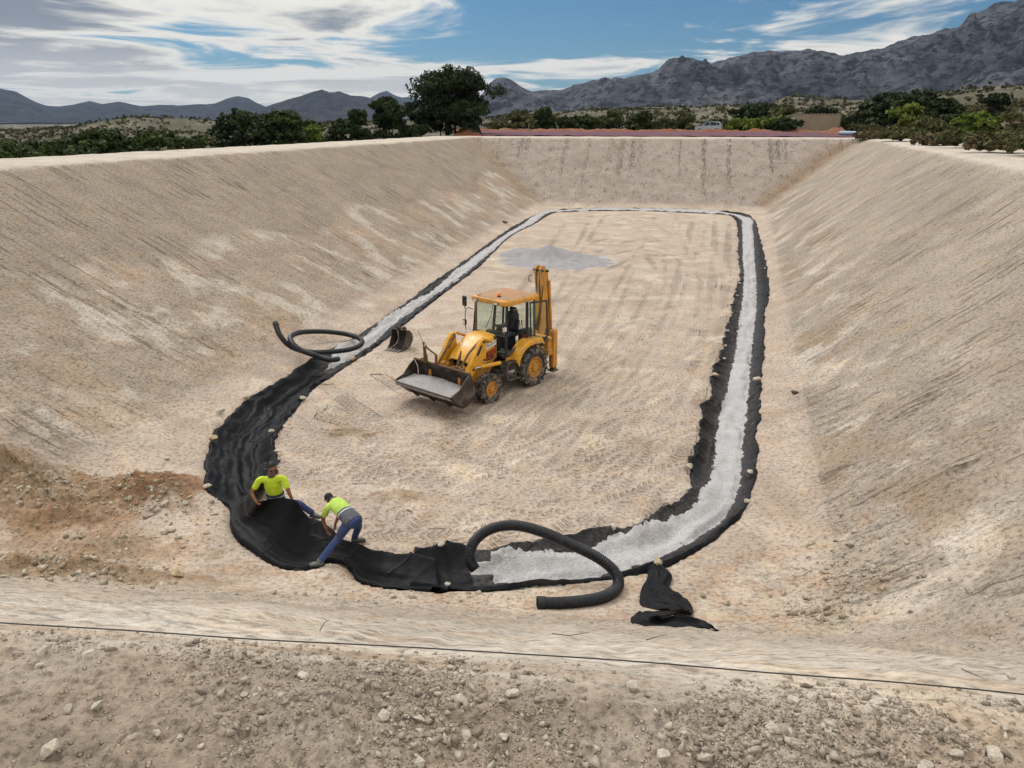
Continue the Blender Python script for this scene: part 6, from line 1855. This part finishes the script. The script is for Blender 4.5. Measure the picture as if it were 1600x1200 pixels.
def trunk_mesh(name, seed, L_, h_, r0, lean=0.0):
    rs = np.random.default_rng(seed); mb = MB()
    top = h_ * .72
    P = [(0, 0, -.6), (lean * .2 + rs.normal() * .05, rs.normal() * .05, top * .3), (lean * .6 + rs.normal() * .15, rs.normal() * .15, top * .65), (lean, rs.normal() * .2, top)]
    mb.tube(P, [r0 * 1.15, r0 * .85, r0 * .6, r0 * .25], 8)
    for k in range(min(len(L_), 9)):
        q_ = L_[k]; i = rs.integers(1, 3); b = np.array(P[i]) * .6 + np.array(P[i + 1]) * .4
        if q_[2] < b[2] * .8: b = np.array(P[1])
        m_ = (b + q_[:3]) / 2 + np.array((0, 0, .12 * h_ * rs.uniform(-.3, .6)))
        mb.tube([tuple(b), tuple(m_), tuple(q_[:3])], [r0 * .42, r0 * .28, r0 * .10], 6)
    return mb.mesh(name, True)
TREE_N = [0]
def tree(name, px0, px1, ptop, dist, mat_, label, group, cat='tree', base=None, n=5200, leaf=None, shape='pine', floor=.0, lobes=12, seed=None, sink=0.0, trunk=True):
    """a tree that spans image columns px0..px1 with its top at row ptop, standing dist metres away"""
    TREE_N[0] += 1
    sd = seed if seed is not None else 40 + TREE_N[0]
    pc = along((px0 + px1) / 2, ptop, dist)
    gz_ = float(ground_z(pc[0], pc[1])[0]) if base is None else base
    w_ = (px1 - px0) / FPX * dist * 1.22; h_ = max(pc[2] - gz_, .6)
    lf = leaf or max(0.09, 0.0026 * dist)
    n = int(n * 1.5); lobes += 4
    me, L_ = crown_mesh('crown', sd, w_, h_, n, lf, lobes, floor, .35, shape)
    me.materials.append(mat_)
    root = empty(name, (pc[0], pc[1], gz_ - sink), sd * 1.7)
    link('crown', me, None, root)
    if trunk:
        tm = trunk_mesh('trunk', sd, L_, h_, max(.05, .022 * h_)); tm.materials.append(BARK)
        link('trunk', tm, None, root)
    tag(root, label, cat, group)
    return root
GL, GM, GR = 'pines and shrubs behind the left crest', 'shrubs along the far pad', 'trees and scrub on the right bank'
tree('pine_tree', -40, 62, 226, 62, PINE, 'dark shrubby pine at the far left edge of the picture', GL, n=4200)
tree('pine_tree', 40, 104, 220, 66, PINE, 'low shrubby pine, second from the left edge', GL, n=3400)
tree('pine_tree', 88, 186, 206, 68, PINE, 'broad bushy pine, third from the left edge, with a rounded top', GL, n=5200)
tree('pine_shrub', 165, 220, 222, 66, PINE2, 'small dark pine shrub between two broader pines on the left', GL, 'shrub', n=2200)
tree('pine_tree', 208, 282, 206, 70, PINE, 'round dark pine left of the small shrubs behind the left crest', GL, n=4200)
tree('pine_shrub', 272, 312, 214, 74, PINE, 'small green shrub left of the big double-crowned pine', GL, 'shrub', n=2000)
tree('pine_shrub', 300, 340, 210, 78, OLIVE, 'olive shrub touching the big double-crowned pine', GL, 'shrub', n=2000)
tree('pine_tree', 334, 420, 175, 82, PINE2, 'left crown of the big broad pine pair behind the left crest', GL, n=7000, lobes=14)
tree('pine_tree', 398, 487, 173, 84, PINE, 'right crown of the big broad pine pair behind the left crest', GL, n=7000, lobes=14)
tree('green_bush', 466, 508, 196, 82, LIME, 'light green bush right of the big pine pair', GL, 'bush', n=2600, shape='bush', trunk=False)
tree('pine_tree', 505, 560, 186, 92, PINE2, 'dark low pine between the light green bush and the slim pines', GL, n=4000)
tree('pine_tree', 538, 582, 170, 96, PINE2, 'slim dark pine, left of the taller one with an upright top', GL, n=4200, shape='cone')
tree('pine_tree', 574, 636, 154, 98, PINE2, 'upright dark pine just left of the tallest tree', GL, n=6000, shape='cone')
tree('pine_shrub', 612, 668, 196, 98, PINE2, 'dark undergrowth at the left foot of the tallest tree', GL, 'shrub', n=3000)
tree('tall_pine', 650, 768, 111, 104, PINE2, 'tallest tree, a broad open pine with sky showing through its crown', GL, n=15000, lobes=22, floor=.22, leaf=.20, seed=6)
tree('pine_shrub', 640, 735, 160, 106, PINE2, 'dense dark lower skirt of branches under the tallest tree', GL, 'shrub', n=7000, lobes=16)
mid = [(768, 800, 190, OLIVE, 'olive shrub at the right foot of the tallest tree'), (792, 834, 170, OLIVE, 'tall olive-green shrub first right of the tallest tree'), (826, 872, 168, PINE, 'green bush second right of the tallest tree, rounded'),
       (868, 905, 184, PINE2, 'low dark bush third right of the tallest tree'), (900, 944, 182, PINE, 'low wide bush left of the pale post'), (944, 980, 172, OLIVE, 'grey-olive bush on the stony hill behind the pad'),
       (984, 1024, 176, PINE, 'rounded bush near the middle of the far pad'), (1022, 1056, 184, OLIVE, 'small olive bush left of the parked car'), (1054, 1090, 176, OLIVE, 'grey-green bush just left of the parked car'),
       (1114, 1146, 186, OLIVE, 'low olive bush just right of the parked car')]
for k, (a, b, t, m_, lab) in enumerate(mid): tree('bush', a, b, t, 128 + (k % 3) * 5, m_, lab, GM, 'bush', n=2400, shape='bush', trunk=False)
tree('reed_bush', 1140, 1192, 186, 124, LIME, 'yellow-green reedy bush right of the parked car', GM, 'bush', n=2600, shape='bush', trunk=False)
tree('reed_bush', 1180, 1236, 184, 126, LIME, 'yellow-green reedy bush left of the earth-coloured hut', GM, 'bush', n=2600, shape='bush', trunk=False)
tree('pine_tree', 1155, 1212, 162, 150, PINE2, 'dark flat-topped pine above the reedy bushes', GM, n=4200)
tree('pine_tree', 1204, 1252, 164, 146, OLIVE, 'brownish olive tree left of the hut', GM, n=3400)
tree('dark_bush', 1208, 1246, 184, 122, PINE2, 'very dark bush against the left wall of the hut', GM, 'bush', n=2400, shape='bush', trunk=False)
tree('pine_tree', 1266, 1304, 167, 152, PINE2, 'dark pine showing over the roof of the hut', GM, n=3000)
tree('pine_shrub', 1302, 1345, 184, 128, PINE2, 'dark shrub right of the hut', GR, 'shrub', n=2600)
tree('pine_shrub', 1335, 1385, 178, 124, PINE2, 'dark shrub between the hut and the bank', GR, 'shrub', n=2800)
tree('pine_tree', 1370, 1452, 145, 120, PINE2, 'broad dark pine on top of the right bank', GR, n=6500, lobes=14)
tree('green_bush', 1398, 1442, 163, 100, LIME, 'light green bush in front of the broad pine on the bank', GR, 'bush', n=3000, shape='bush')
tree('pine_shrub', 1455, 1500, 156, 140, PINE2, 'low dark bush on the skyline of the right bank', GR, 'shrub', n=2200)
tree('pine_tree', 1540, 1578, 147, 130, PINE2, 'small dark pine on the skyline near the right edge', GR, n=2600)
tree('green_bush', 1508, 1558, 176, 76, LIME, 'bright green round bush near the right edge', GR, 'bush', n=3600, shape='bush')
tree('bare_shrub', 1556, 1612, 170, 66, OLIVE, 'sparse grey-olive shrub with bare branches at the right edge', GR, 'shrub', n=900, lobes=7)
for k, (a, b, t, d, m_, lab) in enumerate([(1346, 1392, 204, 86, DRYL, 'dry brown scrub at the right end of the far crest'), (1384, 1440, 200, 76, OLIVE, 'grey-olive scrub just behind the right crest, first from the corner'), (1430, 1490, 208, 64, DRYL, 'dry brown scrub just behind the right crest, second from the corner'),
        (1478, 1530, 206, 58, OLIVE, 'low olive scrub just behind the right crest, below the bright bush'), (1520, 1590, 214, 50, DRYL, 'dark dry scrub behind the right crest near the picture edge'), (1575, 1660, 204, 46, OLIVE, 'olive scrub behind the crest at the right picture edge'),
        (1440, 1486, 184, 92, OLIVE, 'round olive shrub halfway up the right bank'), (1476, 1516, 178, 100, PINE, 'green shrub on the bank left of the bright bush'), (1330, 1372, 196, 112, OLIVE, 'olive scrub at the foot of the right bank')]):
    tree('scrub', a, b, t, d, m_, lab, GR, 'shrub', n=2200, shape='bush', trunk=False)

# scrub dotted over the stony hills: nobody could count it
def scrub_field():
    rs = np.random.default_rng(5)
    n = 14000
    az_ = rs.uniform(R(-36), R(40), n); rr_ = np.sqrt(rs.uniform(130 ** 2, 620 ** 2, n))
    x, y = np.sin(az_) * rr_, np.cos(az_) * rr_
    keep = (fbm(x / 30, y / 30, 15, 3) > -.25) & (wall_coords(x, y)['back'][0] > 56) | (np.abs(az_) > .42) & (rr_ > 110)
    keep &= ~((az_ < -.05) & (rr_ < 190))
    x, y, rr_ = x[keep], y[keep], rr_[keep]
    z = ground_z(x, y)
    V_, F_ = [], []
    k = 7                                   # leafy faces in each tuft
    m_ = len(x)
    s = rs.uniform(.35, 1.0, m_) * np.interp(rr_, (100, 600), (.8, 2.0))
    c = np.repeat(np.column_stack([x, y, z + s * .35]), k, 0); ss_ = np.repeat(s, k)
    o_ = rs.normal(size=(m_ * k, 3)) * .42 * ss_[:, None]; o_[:, 2] = np.abs(o_[:, 2]) * .7
    P = c + o_
    t1 = rs.normal(size=P.shape); t1 /= np.linalg.norm(t1, axis=1)[:, None]
    t2 = np.cross(t1, rs.normal(size=P.shape)); t2 /= np.linalg.norm(t2, axis=1)[:, None]
    a_, b_ = t1 * (ss_ * .5)[:, None], t2 * (ss_ * .38)[:, None]
    V_ = np.stack([P - a_, P - b_, P + a_, P + b_], 1).reshape(-1, 3)
    o = link('hill_scrub', mesh_np('hill_scrub', V_, np.arange(len(V_)).reshape(-1, 4)), leaf_material('hill_scrub', (0.030, 0.034, 0.018), (0.085, 0.085, 0.045)))
    tag(o, 'dark scrub dotted over the stony hills beyond the basin', 'scrub', None, 'stuff')
    # thick low scrub on the right bank, right up to the crest
    n3 = 5200
    az_ = rs.uniform(R(20), R(40), n3); rr_ = np.sqrt(rs.uniform(42 ** 2, 170 ** 2, n3))
    x, y = np.sin(az_) * rr_, np.cos(az_) * rr_
    dr = wall_coords(x, y)['right'][0]; keep = (dr > 15.5) & (fbm(x / 9, y / 9, 19, 3) > -.28)
    x, y, rr_ = x[keep], y[keep], rr_[keep]; z = ground_z(x, y); m_ = len(x); k = 26
    s = rs.uniform(.3, .85, m_)
    c = np.repeat(np.column_stack([x, y, z + s * .25]), k, 0); ss_ = np.repeat(s, k)
    o_ = rs.normal(size=(m_ * k, 3)) * .5 * ss_[:, None]; o_[:, 2] = np.abs(o_[:, 2]) * .8
    P = c + o_
    t1 = rs.normal(size=P.shape); t1 /= np.linalg.norm(t1, axis=1)[:, None]
    t2 = np.cross(t1, rs.normal(size=P.shape)); t2 /= np.linalg.norm(t2, axis=1)[:, None]
    a_, b_ = t1 * (ss_ * .22)[:, None], t2 * (ss_ * .12)[:, None]
    V_ = np.stack([P - a_, P - b_, P + a_, P + b_], 1).reshape(-1, 3)
    o = link('bank_scrub', mesh_np('bank_scrub', V_, np.arange(len(V_)).reshape(-1, 4)), leaf_material('bank_scrub', (0.030, 0.034, 0.016), (0.105, 0.095, 0.052)))
    tag(o, 'low olive and brown scrub covering the right bank behind the crest', 'scrub', None, 'stuff')
    # pale boulders between the scrub
    n2 = 3500
    az_ = rs.uniform(R(-5), R(38), n2); rr_ = np.sqrt(rs.uniform(170 ** 2, 520 ** 2, n2))
    x, y = np.sin(az_) * rr_, np.cos(az_) * rr_
    z = ground_z(x, y); s = rs.uniform(.25, .9, n2)
    scatter('hill_boulders', np.column_stack([x, y, z]), s, island_stone('boulders', (0.22, 0.20, 0.17), (0.40, 0.37, 0.32)), 'pale boulders strewn over the stony hills beyond the basin', 'boulders', meshes=SMALL[:3])
scrub_field()

# ---- red-earth pad behind the far crest: mauve membrane, rough red bank, pale tube
MEMB = simple('mauve_membrane', (0.135, 0.065, 0.085), 0.9, 0, 0.18, 0.35, (0.26, 0.19, 0.21), 0.25, 0.6, 0.03, 1.2, 0.1)
REDE = simple('red_earth', (0.20, 0.065, 0.026), 0.95, 0, 0.3, 0.8, (0.22, 0.12, 0.055), 0.45, 0.5, 0.12, 1.5)
def sheet_on_pad():
    d0, d1 = 5.2, 33.0
    p, nb = np.array(WALLS['back'][0]), WALLS['back'][1]; tb = np.array((nb[1], -nb[0]))
    # columns: from the left end to the right end of the sheet seen past the crest
    n, m = 140, 40
    a0, a1 = ray(752, 210)[0], ray(1338, 210)[0]
    A = np.linspace(a0, a1, n)
    x = np.zeros((n, m)); y = np.zeros((n, m))
    for i, a in enumerate(A):
        for j, q_ in enumerate(np.linspace(0, 1, m)):
            dd = 8.8 + lerp(d0, d1, q_)
            # walk along direction a until the wall distance is dd
            t = (dd + p @ nb) / (math.sin(a) * nb[0] + math.cos(a) * nb[1])
            x[i, j], y[i, j] = math.sin(a) * t, math.cos(a) * t
    z = np.full_like(x, 6.34) + 0.0
    z += 0.10 * np.abs(fbm(x * .5, y * .25, 61, 4, .6)) + 0.10 * sstep(.5, 1, np.linspace(0, 1, m))[None, :] * 1.0
    gzz = ground_z(x.ravel(), y.ravel()).reshape(x.shape)
    z = np.maximum(z, gzz + .03)
    o = link('membrane', ribbon_mesh('membrane', x, y, z, None, 0.03), MEMB)
    tag(o, 'mauve membrane spread over the red-earth pad beyond the far crest', 'membrane')
    # rough bank of red earth behind and at both ends
    n, m = 240, 14
    A = np.linspace(ray(700, 208)[0], ray(1372, 212)[0], n)
    x = np.zeros((n, m)); y = np.zeros((n, m)); z = np.zeros((n, m))
    for i, a in enumerate(A):
        for j, q_ in enumerate(np.linspace(0, 1, m)):
            t = (8.8 + d1 + .5 + q_ * 3.2 + p @ nb) / (math.sin(a) * nb[0] + math.cos(a) * nb[1])
            x[i, j], y[i, j] = math.sin(a) * t, math.cos(a) * t
            z[i, j] = math.sin(q_ * math.pi) * .34
    z = z * (1 + .8 * fbm(x * .55, y * .55, 71, 4, .6)) + 6.36
    tag(link('earth_bank', ribbon_mesh('earth_bank', x, y, z, None, .4), REDE), 'rough bank of red earth behind the mauve membrane', 'earth bank')
    for (q0, q1, lab) in ((712, 752, 'heap of orange earth at the left end of the mauve membrane'), (1335, 1372, 'low heap of red earth at the right end of the mauve membrane')):
        c0, c1 = along(q0, 212, 104), along(q1, 212, 104)
        n, m = 30, 16
        gx, gy = np.meshgrid(np.linspace(0, 1, n), np.linspace(-1, 1, m), indexing='ij')
        x = c0[0] + (c1[0] - c0[0]) * gx; y = 104 + gy * 4.5
        z = 6.33 + .62 * np.sin(gx * math.pi) ** .6 * (1 - gy ** 2) * (1 + .6 * fbm(x * .8, y * .8, int(q0), 4, .6))
        tag(link('earth_heap', ribbon_mesh('earth_heap', x, y, z, None, .4), REDE), lab, 'earth heap')
sheet_on_pad()
TUBEB = simple('pale_blue_plastic', (0.30, 0.42, 0.55), 0.4)
a, b = along(1312, 208.5, 100), along(1342, 209.5, 99)
mb = MB(); mb.cyl((a[0], a[1], 6.62), (b[0], b[1], 6.62), .22, 12)
tag(mb.build('plastic_tube', TUBEB, None, True, 40), 'pale blue plastic tube lying at the right end of the mauve membrane', 'tube')
mb = MB(); mb.box((0, 0, .35), (.5, .5, .7), .05)
o = mb.build('plastic_drum', simple('off_white_plastic', (0.55, 0.52, 0.44), .5)); o.location = (b[0] + .4, b[1] + .3, 6.34); tag(o, 'off-white plastic block at the end of the blue tube', 'block')

# ---- the earth-coloured hut
def hut():
    WALLM = simple('earth_render', (0.27, 0.225, 0.165), 0.95, 0, 0.12, 0.6, (0.17, 0.14, 0.10), 0.35, .5, 0.03, 3)
    c = along(1274, 205, 126); gz_ = 6.3
    w_, h_, dp = 6.4, 2.55, 5.0
    root = empty('hut', (c[0], c[1], gz_), -math.atan2(c[0], c[1]) + R(4))
    tag(root, 'flat-roofed earth-coloured hut with leaning walls beyond the pad', 'hut')
    def wall(nm, a, b, a2, b2):           # battered wall between two base points and two top points
        mb = MB(); A_, B_, A2, B2 = map(Vector, (a, b, a2, b2)); nrm = (B_ - A_).cross(A2 - A_).normalized() * -.18
        vv = [A_, B_, B2, A2]; vv = [tuple(p) for p in vv] + [tuple(p + nrm) for p in vv]
        mb.add(vv, [(0, 1, 2, 3), (7, 6, 5, 4), (0, 4, 5, 1), (1, 5, 6, 2), (2, 6, 7, 3), (3, 7, 4, 0)]); return mb.build(nm, WALLM, root)
    t = .25
    wall('front_wall', (-w_ / 2, 0, 0), (w_ / 2, 0, 0), (-w_ / 2 + .12, t, h_), (w_ / 2 + .1, t, h_ - .05))
    wall('side_wall', (-w_ / 2, dp, 0), (-w_ / 2, 0, 0), (-w_ / 2 + .12 - 1.2, dp - t, h_ - .35), (-w_ / 2 + .12, t, h_))
    wall('side_wall', (w_ / 2, 0, 0), (w_ / 2, dp, 0), (w_ / 2 + .1, t, h_), (w_ / 2, dp - t, h_))
    wall('back_wall', (w_ / 2, dp, 0), (-w_ / 2, dp, 0), (w_ / 2, dp - t, h_), (-w_ / 2 - 1, dp - t, h_ - .3))
    mb = MB(); mb.box((0, dp / 2, h_ - .32), (w_ - .1, dp - .6, .15)); mb.build('roof', WALLM, root)
    rs = np.random.default_rng(3)
    for k in range(13):
        x = -w_ / 2 + .35 + k * (w_ - .5) / 12
        mb = MB(); mb.box((x, t + .06, h_ + .02), (.40 * rs.uniform(.6, 1), .2, rs.uniform(.06, .18)), .02); mb.build('parapet_stone', WALLM, root)
hut()

# ---- parked car
def car():
    PAINT = simple('pale_blue_paint', (0.36, 0.44, 0.50), 0.3, 0, 0.05, 2, spec=.6)
    DG = simple('dark_glass', (0.015, 0.02, 0.025), 0.1, spec=.6)
    c = along(1107, 201, 122)
    root = empty('parked_car', (c[0], c[1], 6.28), R(180) - R(20))
    tag(root, 'pale blue hatchback parked at the edge of the pad', 'car')
    W = .82
    body = [(-1.85, .35), (1.80, .35), (1.88, .62), (1.80, .82), (.95, .95), (.88, .98), (-1.30, 1.0), (-1.84, .95), (-1.92, .6)]
    mb = MB(); mb.prism(body, -W, W); mb.build('body', PAINT, root)
    mb = MB()
    lo = [(.95, .96), (-1.78, .96)]; hi = [(.25, 1.52), (-.2, 1.57), (-1.2, 1.55), (-1.62, 1.42)]
    mb.prism([lo[0], hi[0], hi[1], hi[2], hi[3], lo[1]], -W * .93, W * .93); mb.build('cabin', PAINT, root)
    for s in (1, -1):
        for q_ in (((.70, 1.02), (.20, 1.45), (-.18, 1.48), (-.18, 1.02)), ((-.28, 1.02), (-.28, 1.48), (-1.05, 1.46), (-1.20, 1.02)), ((-1.28, 1.04), (-1.13, 1.45), (-1.50, 1.38), (-1.66, 1.04))):
            mb = MB(); y0 = s * W * .93; mb.prism(list(q_), min(y0, y0 + s * .012), max(y0, y0 + s * .012)); mb.build('window', DG, root)
        for x in (-1.18, 1.15):
            M_ = Matrix.Translation((x, s * .74, .32))
            mb = MB(); mb.lathe([(.17, -.1), (.30, -.1), (.32, -.06), (.32, .06), (.30, .1), (.17, .1)], 20, M_, True); o = mb.build('wheel', RUBB, root)
            mb = MB(); mb.lathe([(.18, s * .07), (.08, s * .10), (.001, s * .09)], 14, M_); mb.build('rim', CHRM, o)
        mb = MB(); mb.box((1.84, s * .6, .70), (.06, .3, .14), .02); mb.build('headlight', LAMP, root)
        mb = MB(); mb.box((.55, s * (W + .08), 1.02), (.10, .16, .11), .02); mb.build('door_mirror', PAINT, root)
        mb = MB(); mb.box((-1.88, s * .68, .80), (.05, .2, .2), .02); mb.build('tail_light', REDC, root)
    a = Vector((.96, 0, .99)); b = Vector((.27, 0, 1.50))
    mb = MB(); nrm = Vector((b.z - a.z, 0, -(b.x - a.x))).normalized() * .02
    vv = [(a.x, -.68, a.z), (a.x, .68, a.z), (b.x, .6, b.z), (b.x, -.6, b.z)]; vv2 = [(p[0] + nrm.x, p[1], p[2] + nrm.z) for p in vv]
    mb.add(vv + vv2, [(0, 1, 2, 3), (7, 6, 5, 4), (0, 4, 5, 1), (1, 5, 6, 2), (2, 6, 7, 3), (3, 7, 4, 0)]); mb.build('windscreen', DG, root)
car()
# thin posts by the pad
POST = simple('grey_post', (0.22, 0.20, 0.17), .8)
for px, t, lab in ((826, 191, 'thin pale post behind the left half of the membrane'), (1129, 190, 'thin wooden post just right of the parked car'), (1337, 195, 'thin post at the right end of the pad')):
    c = along(px, t, 119)
    mb = MB(); mb.tube([(0, 0, 0), (.02, 0, c[2] - 6.2)], .055, 7); o = mb.build('post', POST); o.location = (c[0], c[1], 6.2)
    tag(o, lab, 'post', 'thin posts along the far pad')

# ---- the air: thin haze over the whole country
hb = MB(); hb.box((0, 4300, 240), (24000, 13000, 640))
hz = bpy.data.materials.new('haze'); hz.use_nodes = True
ht = NT(hz.node_tree); hz.node_tree.nodes.clear()
hv = ht.n('ShaderNodeVolumePrincipled'); hv.inputs['Color'].default_value = (0.50, 0.66, 1.0, 1.0); hv.inputs['Density'].default_value = 3.2e-5; hv.inputs['Anisotropy'].default_value = 0.2
ho = ht.n('ShaderNodeOutputMaterial'); hz.node_tree.links.new(hv.outputs[0], ho.inputs['Volume'])
o = hb.build('haze', hz); tag(o, 'thin blue haze over the distant mountains', 'haze', None, 'stuff')
